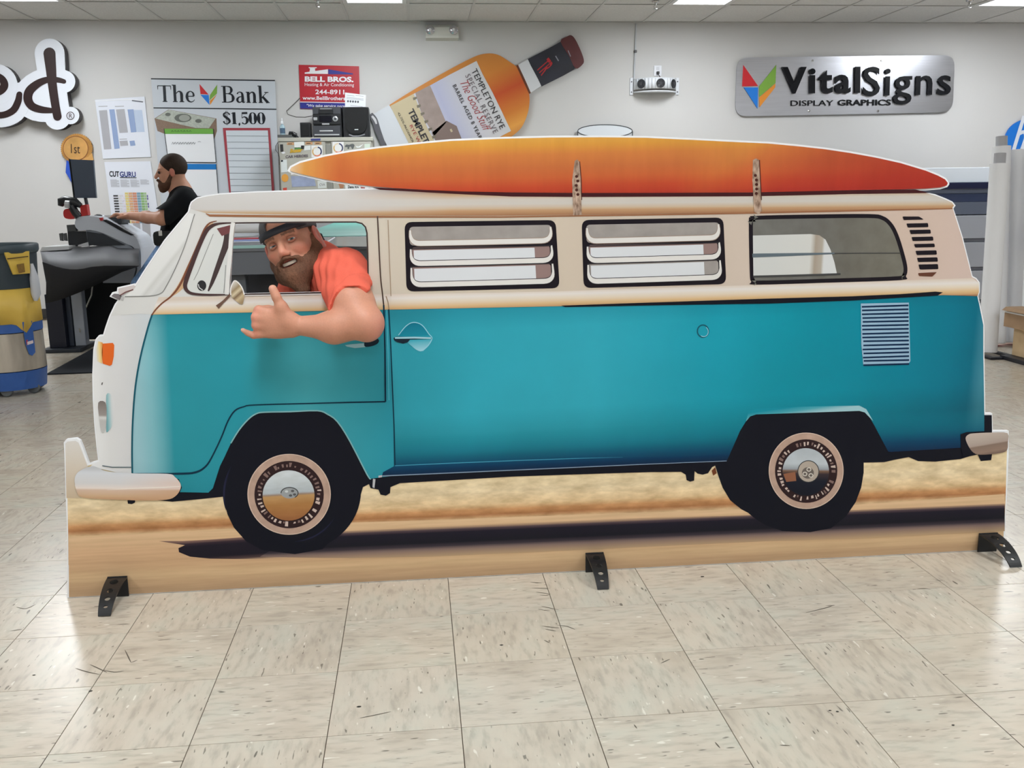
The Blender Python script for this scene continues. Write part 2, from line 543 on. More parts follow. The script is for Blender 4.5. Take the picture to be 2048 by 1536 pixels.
def relax(V, F, it=2, lam=0.5):
    """light Laplacian smoothing"""
    E = np.concatenate([F[:, [0, 1]], F[:, [1, 2]], F[:, [2, 3]], F[:, [3, 0]]]); E = np.concatenate([E, E[:, ::-1]])
    for _ in range(it):
        acc = np.zeros_like(V); cnt = np.zeros(len(V))
        np.add.at(acc, E[:, 0], V[E[:, 1]]); np.add.at(cnt, E[:, 0], 1)
        V = V+lam*(acc/np.maximum(cnt, 1)[:, None]-V)
    return V
# ================================================================== the room
def proj(P):
    c = RM @ (np.array(tuple(P))-CAM)
    return (1024+FPX*c[0]/c[2], 768+FPX*c[1]/c[2], c[2])
X0, X1, Y0 = -7.0, 9.0, -6.0
T = 0.3048
def tile_material():
    m = bpy.data.materials.new('vinyl_floor_tile'); m.use_nodes = True; nt = m.node_tree; b = _bsdf(m)
    L = nt.links.new
    tc = nt.nodes.new('ShaderNodeTexCoord'); oi = nt.nodes.new('ShaderNodeObjectInfo')
    mul = nt.nodes.new('ShaderNodeMath'); mul.operation = 'MULTIPLY'; mul.inputs[1].default_value = 37.0; L(oi.outputs['Random'], mul.inputs[0])
    add = nt.nodes.new('ShaderNodeVectorMath'); add.operation = 'ADD'; L(tc.outputs['Object'], add.inputs[0]); L(mul.outputs[0], add.inputs[1])
    def noise(scale, st, detail=3):
        mp = nt.nodes.new('ShaderNodeMapping'); mp.inputs['Scale'].default_value = st; L(add.outputs[0], mp.inputs['Vector'])
        n = nt.nodes.new('ShaderNodeTexNoise'); n.inputs['Scale'].default_value = scale; n.inputs['Detail'].default_value = detail
        L(mp.outputs['Vector'], n.inputs['Vector']); return n.outputs['Fac']
    def ramp(t, st):
        r = nt.nodes.new('ShaderNodeValToRGB'); cr = r.color_ramp
        while len(cr.elements) < len(st): cr.elements.new(0.5)
        for i, (p, c) in enumerate(st): cr.elements[i].position = p; cr.elements[i].color = c
        L(t, r.inputs['Fac']); return r.outputs['Color']
    def mix(A, B, fac=1.0, kind='MULTIPLY'):
        x = nt.nodes.new('ShaderNodeMix'); x.data_type = 'RGBA'; x.blend_type = kind
        if isinstance(fac, float): x.inputs[0].default_value = fac
        else: L(fac, x.inputs[0])
        L(A, x.inputs[6]); L(B, x.inputs[7]); return x.outputs[2]
    g = lambda v: (v, v, v, 1)
    base = ramp(noise(9, (0.6, 1, 1), 4), [(0.3, lin((191, 179, 163))), (0.5, lin((203, 192, 176))), (0.72, lin((199, 194, 179)))])
    base = mix(base, ramp(noise(60, (0.28, 1, 1), 4), [(0.3, g(0.78)), (0.5, g(0.96)), (0.7, g(1.0))]))
    base = mix(base, ramp(noise(120, (0.22, 1, 1), 1), [(0.0, g(0.42)), (0.255, g(0.46)), (0.29, g(1.0))]))
    base = mix(base, ramp(noise(46, (0.25, 1, 1), 1), [(0.0, g(0.3)), (0.20, g(0.36)), (0.222, g(1.0))]))
    wh = ramp(noise(75, (0.3, 1, 1), 1), [(0.72, g(0.0)), (0.77, g(0.6))])
    cw = nt.nodes.new('ShaderNodeRGB'); cw.outputs[0].default_value = lin((236, 232, 220))
    base = mix(base, cw.outputs[0], wh, 'MIX')
    tint = ramp(oi.outputs['Random'], [(0.0, (0.96, 0.955, 0.94, 1)), (1.0, (1, 1, 1, 1))])
    base = mix(base, tint)
    L(base, b.inputs['Base Color'])
    b.inputs['Roughness'].default_value = 0.26
    b.inputs['Specular IOR Level'].default_value = 0.5
    return m
TILE = tile_material()
fb = MB(); fb.box((X0, Y0, -0.1), (X1, WY, -0.0025))
floor = fb.build('floor', mat('floor_adhesive', (70, 58, 44), 0.8), org=(0, 0, 0)); tag(floor, kind='structure')
# one tile mesh shared by all tiles
tm = MB(); s = T/2-0.0009
tm.box((-s, -s, -0.003), (s, s, 0), bev=0.0006)
tile0 = None
cand = []
for i in range(int(X0/T), int(X1/T)):
    for j in range(int(Y0/T), int(WY/T)):
        c = Vector(((i+0.5)*T, (j+0.5)*T, 0))
        if c.y < -1.2: continue
        u, v, z = proj(c)
        if z > 0.3 and -60 < u < 2110 and 400 < v < 1640 and (c.y < BY+0.1 or u < 240 or u > 1930): cand.append((z, i, j))
cand.sort(); near = set((i, j) for z, i, j in cand[:300])
for z, i, j in cand[:300]:
    c = Vector(((i+0.5)*T, (j+0.5)*T, 0))
    if tile0 is None:
        tile0 = tm.build('floor_tile', TILE, None, org=(0, 0, 0)); o = tile0
    else:
        o = tile0.copy(); COL.objects.link(o)
    o.parent = floor; o.location = c; o.rotation_euler = (0, 0, math.pi/2*((i+j) % 2)+math.pi*random.randint(0, 1))
st = MB()
for i in range(int(X0/T)-1, int(X1/T)+1):
    for j in range(int(Y0/T)-1, int(WY/T)+1):
        if (i, j) in near: continue
        x, y = (i+0.5)*T, (j+0.5)*T
        if x-s < X0 or x+s > X1 or y-s < Y0 or y+s > WY: continue
        st.add([(x-s, y-s, -0.0002), (x+s, y-s, -0.0002), (x+s, y+s, -0.0002), (x-s, y+s, -0.0002)], [(0, 1, 2, 3)])
o = st.build('floor_tile_field', TILE, floor, fix=False); o['kind'] = 'stuff'

WALL = mat('wall_paint', (206, 205, 204), 0.6, noise=(1.2, 0.02), bump=(180, 0.03), spec=0.3)
b = MB(); b.box((X0-0.1, WY, 0), (X1+0.1, WY+0.12, 3.3)); tag(b.build('wall_back', WALL), kind='structure')
b = MB(); b.box((X0-0.12, Y0, 0), (X0, WY, 3.3)); tag(b.build('wall_left', WALL), kind='structure')
b = MB(); b.box((X1, Y0, 0), (X1+0.12, WY, 3.3)); tag(b.build('wall_right', WALL), kind='structure')
b = MB(); b.box((X0-0.1, Y0-0.12, 0), (X1+0.1, Y0, 3.3)); tag(b.build('wall_front', WALL), kind='structure')
b = MB(); b.box((X0, WY-0.012, 0.001), (X1, WY-0.001, 0.1), bev=0.004); tag(b.build('baseboard_back', mat('baseboard_vinyl', (60, 58, 56), 0.5)), kind='structure')

# ---- suspended ceiling
CTILE = mat('ceiling_tile', (222, 221, 219), 0.9, noise=(60, 0.06), bump=(220, 0.15), spec=0.1)
GRID = mat('ceiling_grid_metal', (206, 205, 203), 0.45)
DARK = mat('plenum_dark', (60, 60, 60), 0.9)
cb = MB(); cb.box((X0, Y0, CZ+0.06), (X1, WY, CZ+0.12)); ceil = cb.build('ceiling', DARK, org=(0, 0, CZ)); tag(ceil, kind='structure')
JX = 1.16; S2 = 0.6096; YL = [7.48-1.2192*k for k in range(0, 12)]
cols = [JX+S2*k for k in range(-13, 13)]
lights = []
def is_light(k, r):    # k column, r row (0 = the row whose far edge is 7.48)
    return (k+3) % 5 == 0 and r % 3 == 0 and (-9 < k < 12 or r == 0)  # back row alone has unseen end panels, added to brighten the wall's ends
rows = [(7.48, WY)]+[(YL[i+1], YL[i]) for i in range(11) if YL[i+1] > Y0-1.2]
far = MB(); first = {}
for ri, (ya, yb) in enumerate(rows):
    for ci, x in enumerate(cols):
        k = ci-13; xa, xb = max(x, X0), min(x+S2, X1)
        if xb-xa < 0.05: continue
        if ri > 0 and is_light(k, ri-1): lights.append((x, ya, yb, ri)); continue
        lo = (xa+0.006, max(ya, Y0)+0.006, CZ+0.006); hi = (xb-0.006, yb-0.006, CZ+0.022)
        if ri < 2 and -4.6 < x < 7.0:
            if ri not in first:
                t = MB(); t.box((0.006, 0.006, 0.006), (S2-0.006, yb-ya-0.006, 0.022)); o = t.build('ceiling_tile', CTILE, None, org=(0, 0, 0)); first[ri] = o
            else:
                o = first[ri].copy(); COL.objects.link(o)
            o.parent = ceil; o.location = (x, ya, 0)
        else: far.box(lo, hi)
o = far.build('ceiling_tile_field', CTILE, ceil, fix=False); o['kind'] = 'stuff'
g = MB()
for x in cols:
    if X0 < x < X1: g.box((x-0.012, Y0, CZ), (x+0.012, WY, CZ+0.004))
for y in YL:
    if y > Y0: g.box((X0, y-0.012, CZ-0.0006), (X1, y+0.012, CZ+0.0034))
g.box((X0, WY-0.022, CZ-0.001), (X1, WY, CZ+0.003))
g.build('ceiling_grid', GRID, ceil, fix=False)
# ---- fluorescent panels (they light the room); the second row is turned down to darken the floor behind the board
ROWP = [0.95, 0.10, 1.06, 0.86, 0.8]
PANEL = mat('lamp_diffuser', (250, 250, 250), 0.4, emit=((250, 252, 255), 1.6))
FRAME = mat('lamp_frame', (225, 225, 225), 0.4)
def light_panel(x, ya, yb, label, group, watts=LAMP):
    t = empty('ceiling_light', (x+S2/2, (ya+yb)/2, CZ-0.002), label, 'ceiling light', group)
    f = MB(); a, bq = 0.014, 0.042
    xa, xb = x+a, x+S2-a; y1, y2 = ya+a, yb-a
    f.box((xa, y1, CZ-0.002), (xa+bq, y2, CZ+0.03)); f.box((xb-bq, y1, CZ-0.002), (xb, y2, CZ+0.03))
    f.box((xa+bq, y1, CZ-0.002), (xb-bq, y1+bq, CZ+0.03)); f.box((xa+bq, y2-bq, CZ-0.002), (xb-bq, y2, CZ+0.03))
    f.build('frame', FRAME, t)
    d = MB(); d.box((xa+bq, y1+bq, CZ+0.006), (xb-bq, y2-bq, CZ+0.012)); d.build('diffuser', PANEL, t)
    ld = bpy.data.lights.new('panel_light', 'AREA'); ld.shape = 'RECTANGLE'; ld.size = xb-xa-2*bq; ld.size_y = y2-y1-2*bq
    ld.energy = watts; ld.color = (0.93, 0.97, 1.0)
    lo = bpy.data.objects.new('panel_light', ld); COL.objects.link(lo); lo.parent = t; lo.location = (0, 0, 0.001)
    return t
for (x, ya, yb, ri) in lights:
    colw = ['leftmost', 'far left', 'left', 'middle', 'right', 'far right'][int(max(0, min(5, round((x-JX)/S2/5+2.6))))]
    lab = 'lit fluorescent ceiling panel in the %s column, %s row from the back wall' % (colw, ['first', 'second', 'third', 'fourth', 'fifth'][(ri-1)//3]); gr = 'ceiling panels over the shop floor'
    if ri == 1 and -4.6 < x < 7:
        k = round((x-JX)/S2)
        lab = {-3: 'lit ceiling panel at the top edge above the red heating sign', 2: 'lit ceiling panel above the wall fan unit', 7: 'lit ceiling panel in the top right corner of the picture'}.get(k, lab)
        gr = 'ceiling panels along the back wall'
    light_panel(x, ya, yb, lab, gr, LAMP*ROWP[(ri-1)//3])
# ---- sprinkler heads
CHROME = mat('chrome', (200, 200, 200), 0.2, 1.0)
for (u, v, lab) in ((635, 6, 'chrome sprinkler head left of the first ceiling panel'), (1311, 10, 'chrome sprinkler head left of the middle ceiling panel'), (1939, 8, 'chrome sprinkler head left of the right ceiling panel')):
    p = onZ(u, v, CZ-0.03)
    t = empty('sprinkler_head', (p.x, p.y, CZ), lab, 'sprinkler', 'sprinkler heads')
    m = MB(); m.lathe((p.x, p.y, CZ), [(0.036, 0), (0.03, -0.008), (0.012, -0.010)], 16); m.build('escutcheon', CHROME, t, smooth=True)
    m = MB(); m.lathe((p.x, p.y, CZ), [(0.012, -0.008), (0.012, -0.03), (0.008, -0.034)], 12); m.build('body', CHROME, t, smooth=True)
    m = MB(); m.tube([(p.x-0.008, p.y, CZ-0.03), (p.x-0.017, p.y, CZ-0.045), (p.x, p.y, CZ-0.062)], 0.003, 6); m.tube([(p.x+0.008, p.y, CZ-0.03), (p.x+0.017, p.y, CZ-0.045), (p.x, p.y, CZ-0.062)], 0.003, 6); m.build('yoke', CHROME, t)
    m = MB(); m.lathe((p.x, p.y, CZ), [(0.018, -0.066), (0.018, -0.062)], 14); m.build('deflector', CHROME, t)

# ---- scuff marks and specks on the floor
SCUFF = mat('scuff_rubber', (92, 84, 74), 0.6)
def scuff(pts, w):
    P = [onZ(u, v, 0.0006) for u, v in crom(pts, 4)]; k = len(P); vs = []; fs = []
    for i, p in enumerate(P):
        t = (P[min(i+1, k-1)]-P[max(i-1, 0)]).normalized(); n = Vector((-t.y, t.x, 0))*w*math.sin(math.pi*(0.08+0.84*i/(k-1)))
        vs += [p+n, p-n]
    for i in range(k-1): fs.append((2*i, 2*i+1, 2*i+3, 2*i+2))
    mk('scuff_mark', vs, fs, SCUFF, floor)
for a in ([(1060, 1164), (1084, 1166)], [(1064, 1176), (1100, 1177)], [(1072, 1184), (1102, 1188)], [(1080, 1190), (1098, 1191)], [(1076, 1218), (1100, 1222)], [(1082, 1212), (1118, 1220)], [(1114, 1250), (1135, 1253), (1150, 1259)], [(1084, 1252), (1118, 1256)], [(1090, 1258), (1112, 1262)], [(1088, 1280), (1100, 1286)], [(720, 1436), (750, 1430), (782, 1423)],
          [(180, 1329), (200, 1338), (214, 1345)], [(150, 1336), (176, 1344), (200, 1349)], [(207, 1340), (228, 1344), (248, 1342)], [(250, 1300), (262, 1325)], [(262, 1325), (275, 1320)], [(1612, 1225), (1650, 1216), (1668, 1210)], [(1322, 1326), (1340, 1318)], [(33, 1214), (52, 1217), (72, 1208)], [(20, 1262), (45, 1258)], [(1834, 1178), (1850, 1177), (1862, 1179)], [(1870, 1160), (1886, 1161)], [(1560, 1490), (1580, 1491)], [(1398, 1318), (1408, 1318)], [(1430, 1484), (1440, 1496)], [(1268, 1449), (1274, 1457)]):
    scuff(a if len(a) > 2 else [a[0], ((a[0][0]+a[1][0])/2, (a[0][1]+a[1][1])/2), a[1]], 0.0016)
for (u, v, r) in ((1003, 1290, 0.004), (181, 1382, 0.004), (718, 1413, 0.0045), (1675, 1423, 0.003), (1660, 1421, 0.003), (68, 1350, 0.003), (125, 987, 0.004), (1405, 1153, 0.005), (782, 1378, 0.002), (1906, 1450, 0.003)):
    p = onZ(u, v, 0.0006); n = 9; mk('floor_speck', [p+Vector((r*1.4*math.cos(6.283*i/n)*random.uniform(0.7, 1.1), r*math.sin(6.283*i/n)*random.uniform(0.7, 1.1), 0)) for i in range(n)], [tuple(range(n))], mat('speck_dark', (48, 44, 40), 0.6), floor)
# ================================================================== the printed camper van cutout
base = onY(1080, 1148, BY); VAN = empty('van_cutout', (base.x, BY, 0), 'life-size printed board cutout of a turquoise and cream camper van', 'cutout')
S = Sheet(BY, VAN, 0.0004)
vo = ORG[VAN.name]
def gm(name, a, b, stops, **k):
    mu = [(S.pt(p), S.pt(q), st) for (p, q, st) in k.pop('mul', ())]
    ov = [(S.pt(p), S.pt(q), st, S.pt(mp), S.pt(mq), ms) if not isinstance(p, Vector) else (p, q, st, mp, mq, ms) for (p, q, st, mp, mq, ms) in k.pop('over', ())]
    return gradmat(name, vo, S.pt(a), S.pt(b), stops, mul=mu, over=ov, **k)
def gl(name, p0, p1, q, stops, **k):
    """gradient that starts on the line p0-p1 and ends on the parallel line through q (pixels)"""
    A = S.pt(p0); d = (S.pt(p1)-A).normalized(); Q = S.pt(q)
    f = A+d*(Q-A).dot(d)
    ov = []
    for (l0, l1, lq, st, mp, mq, ms) in k.pop('over', ()):
        a = S.pt(l0); dd = (S.pt(l1)-a).normalized(); qq = S.pt(lq); ff = a+dd*(qq-a).dot(dd)
        ov.append((ff, qq, st, S.pt(mp), S.pt(mq), ms))
    return gradmat(name, vo, f, Q, stops, over=ov, **k)
def rev(st): return [(1-a, c) for a, c in st][::-1]
def pm(name, c, rough=0.5, **k): return mat('print_'+name, c, rough, spec=0.15, **k)
fl_l = (137, 1196); fl_r = (2006, 1103)
surf_bot = [(578, 341), (585, 345), (610, 351), (650, 360), (700, 368), (745, 374), (790, 377.5), (850, 381), (925, 384), (1024, 386), (1160, 387), (1300, 387), (1500, 386), (1600, 384), (1700, 381.5), (1800, 380), (1850, 378.5), (1880, 376), (1893, 372)]
surf_top = [(1896, 366), (1890, 358), (1875, 350), (1850, 340), (1800, 325), (1750, 314), (1700, 305), (1650, 297.5), (1600, 292), (1536, 286), (1480, 283.5), (1400, 279.5), (1290, 274.5), (1200, 273.5), (1100, 274), (1000, 276.5), (900, 281), (850, 285.5), (800, 291), (760, 295), (700, 303), (650, 312), (600, 325), (582, 334)]
out_left = [(137, 1070), (134, 996), (131, 900), (130, 886), (134, 881), (152, 879), (158, 883), (163, 895), (176, 931), (186, 927), (199, 923),
            (196, 900), (191, 850), (188, 800), (187, 750), (189, 700), (193, 680), (199, 673), (208, 672), (213, 655), (221, 632), (232, 609), (240, 598),
            (232, 596), (223, 592), (226, 587), (236, 585), (237, 577), (268, 570), (272, 571), (290, 542), (330, 482), (378, 424), (381, 412), (384, 405), (395, 397), (412, 393), (440, 389), (512, 385), (650, 381), (760, 379), (784, 378.2)]
out_right = [(1830, 381), (1870, 391), (1890, 399), (1903, 405), (1908, 411), (1904, 417), (1911, 437), (1923, 475), (1943, 554), (1951, 558), (1957, 566), (1957, 584), (1954, 592), (1958, 610), (1966, 650), (1966, 700), (1967, 760), (1968, 829), (1982, 829), (1983, 864), (2015, 864), (2015, 900), (2011, 1000)]
outline = out_left+[p for p in reversed(surf_bot[:6])]+surf_top[::-1][0:]+[(1896, 368), (1893, 372), (1880, 376), (1850, 378.5)]+out_right
hole = [(468, 446), (600, 444.5), (712, 444), (724, 447), (731, 454), (734, 466), (735, 490), (736, 530), (737, 583), (600, 586), (458, 589), (460, 555), (463, 500)]
# --- the board itself: a little larger than the print, so that a white margin shows
def flo(u):   # bottom edge on the floor
    return S.pt((u, 1150)).x
bo = [S.pt(p) for p in offset(outline+[fl_r, fl_l], 2.6)][:-2]
xl, xr = S.pt(fl_l).x, S.pt(fl_r).x
bo = [p for p in bo if p.z > 0.02]+[Vector((xr+0.003, BY, 0.001)), Vector((xl-0.004, BY, 0.001))]
mb = MB(); mb.prism(bo, (0, 0.013, 0), holes=[[S.pt(p) for p in offset(hole, -1.2)]])
mb.build('board', mat('foam_board_white', (235, 236, 238), 0.5), VAN, label='white foam board core with cut-out driver window')
# --- ground print: sand, road, shadow
sand = [(135, 997), (176, 931), (300, 900), (1500, 840), (2014, 885), (2011, 1000), (2008, 1060), (137, 1130), (136.5, 1070)]
SAND = gl('print_sand', (300, 1066), (1800, 1003), (1080, 940), [(0, (226, 192, 152)), (0.05, (206, 160, 116)), (0.10, (184, 128, 84)), (0.2, (214, 160, 110)), (0.32, (242, 212, 166)), (0.6, (246, 226, 188)), (1, (242, 222, 180))],
          noise=[(15, (0.8, 1, 2.2), 0.34), (60, (0.6, 1, 1.6), 0.14)])
S.poly('sand_print', sand, SAND, 1, label='printed beach sand behind the wheels')
road = [(137.5, 1073), (300, 1066), (450, 1058), (700, 1045), (900, 1039), (1024, 1034), (1280, 1025), (1536, 1016), (1700, 1010), (2009, 988)]
rb = [S.W(p, 2) for p in road]+[Vector((xr-0.001, BY-0.0008, 0.003)), Vector((xl+0.002, BY-0.0008, 0.003))]
ROAD = gl('print_road', (300, 1066), (1800, 1003), (1080, 1146), [(0, (226, 192, 152)), (0.3, (212, 174, 136)), (0.55, (206, 170, 132)), (0.7, (214, 182, 142)), (0.85, (196, 164, 128)), (1, (182, 152, 120))],
          noise=[(5, (0.35, 1, 14), 0.16), (40, (0.2, 1, 3), 0.08)])
tr = tessellate_polygon([rb]); mk('road_print', rb, [t if (rb[t[1]]-rb[t[0]]).cross(rb[t[2]]-rb[t[0]]).y < 0 else t[::-1] for t in tr], ROAD, VAN, label='printed tan road along the foot of the board')
sh_top = [(318, 1082), (365, 1082), (420, 1079), (490, 1074), (690, 1062), (860, 1054), (1024, 1047), (1280, 1036), (1500, 1030), (1700, 1020), (2009, 1007)]
sh_bot = [(2009, 1062), (1700, 1078), (1536, 1082), (1280, 1094), (1024, 1106), (860, 1113), (700, 1116), (512, 1118), (420, 1117), (380, 1113), (358, 1104), (357, 1096), (370, 1090)]
SHP = gl('print_shadow', (690, 1062), (2009, 1007), (1164, 1102), [(0, (180, 148, 118)), (0.08, (80, 64, 70)), (0.17, (26, 22, 36)), (0.5, (20, 20, 30)), (0.62, (58, 50, 58)), (0.72, (124, 104, 98)), (1, (186, 156, 120))])
SHP2 = gl('print_shadow_front', (365, 1084), (690, 1062), (520, 1118), [(0, (120, 92, 84)), (0.10, (50, 38, 48)), (0.22, (26, 21, 34)), (0.74, (24, 20, 32)), (0.9, (78, 60, 60)), (1, (190, 158, 126))])
S.poly('road_shadow_print', [(600, 1067)]+[p for p in sh_top if p[0] >= 690]+[p for p in sh_bot if p[0] >= 690]+[(600, 1115), (520, 1113)], SHP, 3, label='printed dark shadow of the van on the road')
S.poly('road_shadow_print', [p for p in sh_top if p[0] < 600]+[(610, 1067), (610, 1114)]+[p for p in sh_bot if p[0] < 600], SHP2, 2.9, label='printed rounded front end of the road shadow')
S.poly('front_margin_print', [(133, 996), (131, 900), (131, 887), (135, 883), (151, 881.5), (157, 885), (162, 897), (176, 934), (168, 938), (155, 948), (150, 960), (150, 975), (158, 993), (165, 996)],
       gm('print_margin', (150, 880), (150, 997), [(0, (214, 210, 204)), (0.5, (206, 194, 178)), (1, (192, 172, 146))]), 2, label='plain beige printed margin in front of the bumper')
# --- dark underside, arches and tyres
NAVY = pm('underside', (15, 17, 28), 0.38)
under = [(300, 990), (308, 1000), (345, 1003), (400, 998), (446, 993), (455, 1028), (468, 1055), (492, 1082), (525, 1100), (590, 1108), (645, 1098), (682, 1062), (706, 1028), (719, 998), (726, 974), (738, 968), (741, 976), (757, 979), (761, 989), (772, 991), (780, 986), (781, 974), (800, 966), (1024, 953), (1200, 947), (1300, 944), (1362, 943.5), (1371, 949), (1373, 960), (1380, 963), (1388, 961), (1389, 942), (1395, 947), (1405, 949), (1416, 946), (1424, 934), (1430, 931), (1436, 950), (1445, 975), (1460, 1000), (1482, 1018), (1507, 1031), (1530, 1050), (1565, 1062), (1620, 1064), (1662, 1056), (1692, 1032), (1711, 1004), (1722, 975), (1727, 945), (1727, 925), (1768, 924), (1790, 919), (1817, 914), (1836, 922), (1870, 923), (1920, 918), (1940, 912), (1955, 909), (1961, 922), (1982, 920), (1984, 905), (1983, 830), (1969, 830), (1900, 760), (1500, 800), (1200, 860), (700, 800), (480, 800), (380, 900), (300, 930)]
S.poly('underside', under, NAVY, 3.5, label='printed black underside, wheel arches and tyres')
S.poly('underside_bracket', [(255, 998), (271, 998), (270, 1005), (264, 1008), (256, 1007)], NAVY, 3)
# --- turquoise body
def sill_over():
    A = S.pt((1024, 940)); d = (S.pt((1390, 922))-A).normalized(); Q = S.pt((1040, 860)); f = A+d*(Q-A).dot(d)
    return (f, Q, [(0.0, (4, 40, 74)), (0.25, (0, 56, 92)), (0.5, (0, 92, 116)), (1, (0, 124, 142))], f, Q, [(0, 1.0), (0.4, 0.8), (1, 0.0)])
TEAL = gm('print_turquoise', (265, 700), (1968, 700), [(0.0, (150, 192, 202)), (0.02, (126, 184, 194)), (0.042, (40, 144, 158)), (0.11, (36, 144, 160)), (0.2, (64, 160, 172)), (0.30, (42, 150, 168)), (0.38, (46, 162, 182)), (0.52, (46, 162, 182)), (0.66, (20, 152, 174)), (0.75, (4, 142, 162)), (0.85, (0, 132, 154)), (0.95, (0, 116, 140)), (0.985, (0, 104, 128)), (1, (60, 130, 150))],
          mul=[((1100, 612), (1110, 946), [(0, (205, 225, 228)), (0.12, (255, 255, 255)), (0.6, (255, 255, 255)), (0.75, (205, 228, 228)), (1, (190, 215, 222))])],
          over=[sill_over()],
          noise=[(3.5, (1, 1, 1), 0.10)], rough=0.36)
TEALF = gm('print_turquoise_door', (265, 700), (790, 700), [(0.0, (150, 192, 202)), (0.06, (126, 184, 194)), (0.136, (40, 144, 158)), (0.4, (38, 146, 162)), (0.65, (64, 160, 172)), (0.95, (42, 148, 166)), (1, (38, 146, 166))],
           mul=[((520, 620), (532, 990), [(0, (190, 222, 226)), (0.1, (240, 250, 250)), (0.25, (255, 255, 255)), (0.8, (255, 255, 255)), (1, (225, 235, 238))])], noise=[(3.5, (1, 1, 1), 0.10)], rough=0.36)
arch_f = [(358, 958), (364, 975), (360, 984), (417, 985), (426, 976), (440, 932), (450, 912), (462, 886), (478, 860), (497, 838), (513, 827), (530, 824), (580, 823), (635, 821), (655, 828), (675, 843), (700, 882), (735, 950), (742, 957)]
S.poly('cab_panel', [(305, 628), (296, 656), (281, 715), (271, 775), (266, 840), (264.5, 900), (265, 947)]+arch_f+[(788, 951), (783, 700), (779, 618), (620, 621)], TEALF, 4, label='printed turquoise cab door and front wing')
arch_r = [(1453, 922), (1462, 902), (1480, 861), (1493, 840), (1500, 832), (1512, 828), (1600, 825), (1718, 821), (1730, 824), (1738, 833), (1748, 850), (1776, 903), (1782, 903.5)]
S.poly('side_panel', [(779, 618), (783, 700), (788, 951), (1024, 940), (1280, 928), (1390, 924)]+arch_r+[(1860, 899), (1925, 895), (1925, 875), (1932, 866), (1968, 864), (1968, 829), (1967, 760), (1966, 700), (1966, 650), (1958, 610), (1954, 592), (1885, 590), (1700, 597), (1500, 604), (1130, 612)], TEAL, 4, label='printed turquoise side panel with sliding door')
S.poly('arch_highlight', [(1492, 842), (1497, 822), (1512, 817), (1600, 813), (1718, 811), (1732, 818), (1746, 842), (1738, 834), (1729, 824.5), (1718, 821.5), (1600, 825.5), (1512, 828.5), (1500, 832.5)],
       gm('print_arch_light', (1610, 810), (1611, 827), [(0, (8, 136, 156)), (0.5, (70, 158, 172)), (1, (150, 190, 198))]), 5)
S.line('wheel_arch_edge', crom(arch_f[7:], 3), 2.6, pm('edge_light', (128, 176, 180)), 6)
# --- cream cabin, nose, roof
CREAM = gm('print_cream', (250, 520), (1950, 520), [(0, (206, 206, 204)), (0.09, (206, 205, 202)), (0.2, (202, 197, 187)), (0.32, (197, 187, 170)), (0.5, (199, 185, 168)), (0.75, (199, 183, 170)), (0.9, (199, 178, 164)), (1, (197, 176, 166))], noise=[(4, (1, 1, 1), 0.05)])
nose = [(199, 923), (196, 900), (191, 850), (188, 800), (187, 750), (189, 700), (193, 680), (199, 673), (208, 672), (213, 655), (221, 632), (232, 609), (241, 597), (330, 560), (345, 600), (305, 630), (296, 656), (281, 715), (271, 775), (266, 840), (264.5, 900), (265, 947), (240, 946), (205, 938), (178, 936), (186, 928)]
S.poly('nose_panel', nose, gm('print_nose', (187, 800), (300, 800), [(0, (226, 226, 226)), (0.25, (214, 214, 214)), (0.55, (208, 208, 209)), (0.8, (200, 203, 205)), (1, (196, 202, 206))], noise=[(5, (1, 1, 1), 0.04)]), 4, label='printed white nose of the van')
cabin = [(240, 598), (268, 574), (272, 571), (290, 542), (330, 482), (378, 424), (381, 416), (412, 426), (755, 431), (1150, 428), (1500, 423), (1904, 414), (1911, 437), (1923, 475), (1943, 554), (1951, 558), (1957, 566), (1957, 584), (1954, 592), (1885, 590), (1700, 597), (1500, 604), (1130, 612), (780, 619), (620, 622), (305, 629), (280, 627), (222, 632)]
S.poly('cabin_panel', cabin, CREAM, 5, holes=[hole], label='printed cream upper body with window openings')
roof = [(381, 418), (381, 412), (384, 405), (395, 397), (412, 393), (440, 389), (512, 385), (650, 381), (790, 378), (1000, 382), (1500, 382), (1830, 381), (1870, 391), (1890, 399), (1903, 405), (1907, 411), (1903, 416.5), (1700, 420), (1500, 424.5), (1300, 427.5), (1150, 429.5), (1000, 431.5), (755, 431), (600, 429.5), (412, 426)]
ROOF = gl('print_roof', (600, 433), (1700, 422), (1156, 378), [(0, (158, 115, 83)), (0.16, (180, 142, 106)), (0.24, (190, 167, 140)), (0.42, (193, 187, 180)), (0.6, (192, 185, 176)), (0.78, (185, 155, 123)), (1, (107, 54, 36))],
          over=[((500, 431), (700, 431), (520, 383), [(0, (176, 135, 95)), (0.12, (184, 157, 125)), (0.25, (192, 189, 186)), (1, (197, 195, 192))], (500, 400), (900, 404), [(0, 1.0), (0.45, 1.0), (1, 0.0)])])
S.poly('roof', roof, ROOF, 6, label='printed cream roof with rain gutter')
S.line('rain_gutter', [(412, 427), (420, 431), (600, 433), (755, 433.5), (1000, 434), (1150, 431.5), (1300, 429.5), (1500, 426), (1700, 421.5), (1904, 417)], [1.5, 4.5, 4.5, 3.5, 3, 3, 3, 3, 3, 2], pm('gutter_brown', (146, 98, 68)), 7)
S.poly('surfboard_shadow', [(745, 375), (790, 377), (850, 380), (1024, 385), (1160, 386), (1500, 385), (1700, 380.5), (1830, 379), (1858, 386), (1700, 388), (1600, 390.5), (1500, 392.5), (1280, 393.5), (1160, 394), (1024, 393), (925, 388.5), (850, 384.5), (760, 379.5)], pm('maroon_shadow', (62, 22, 26)), 7, label='printed dark gap under the surfboard')
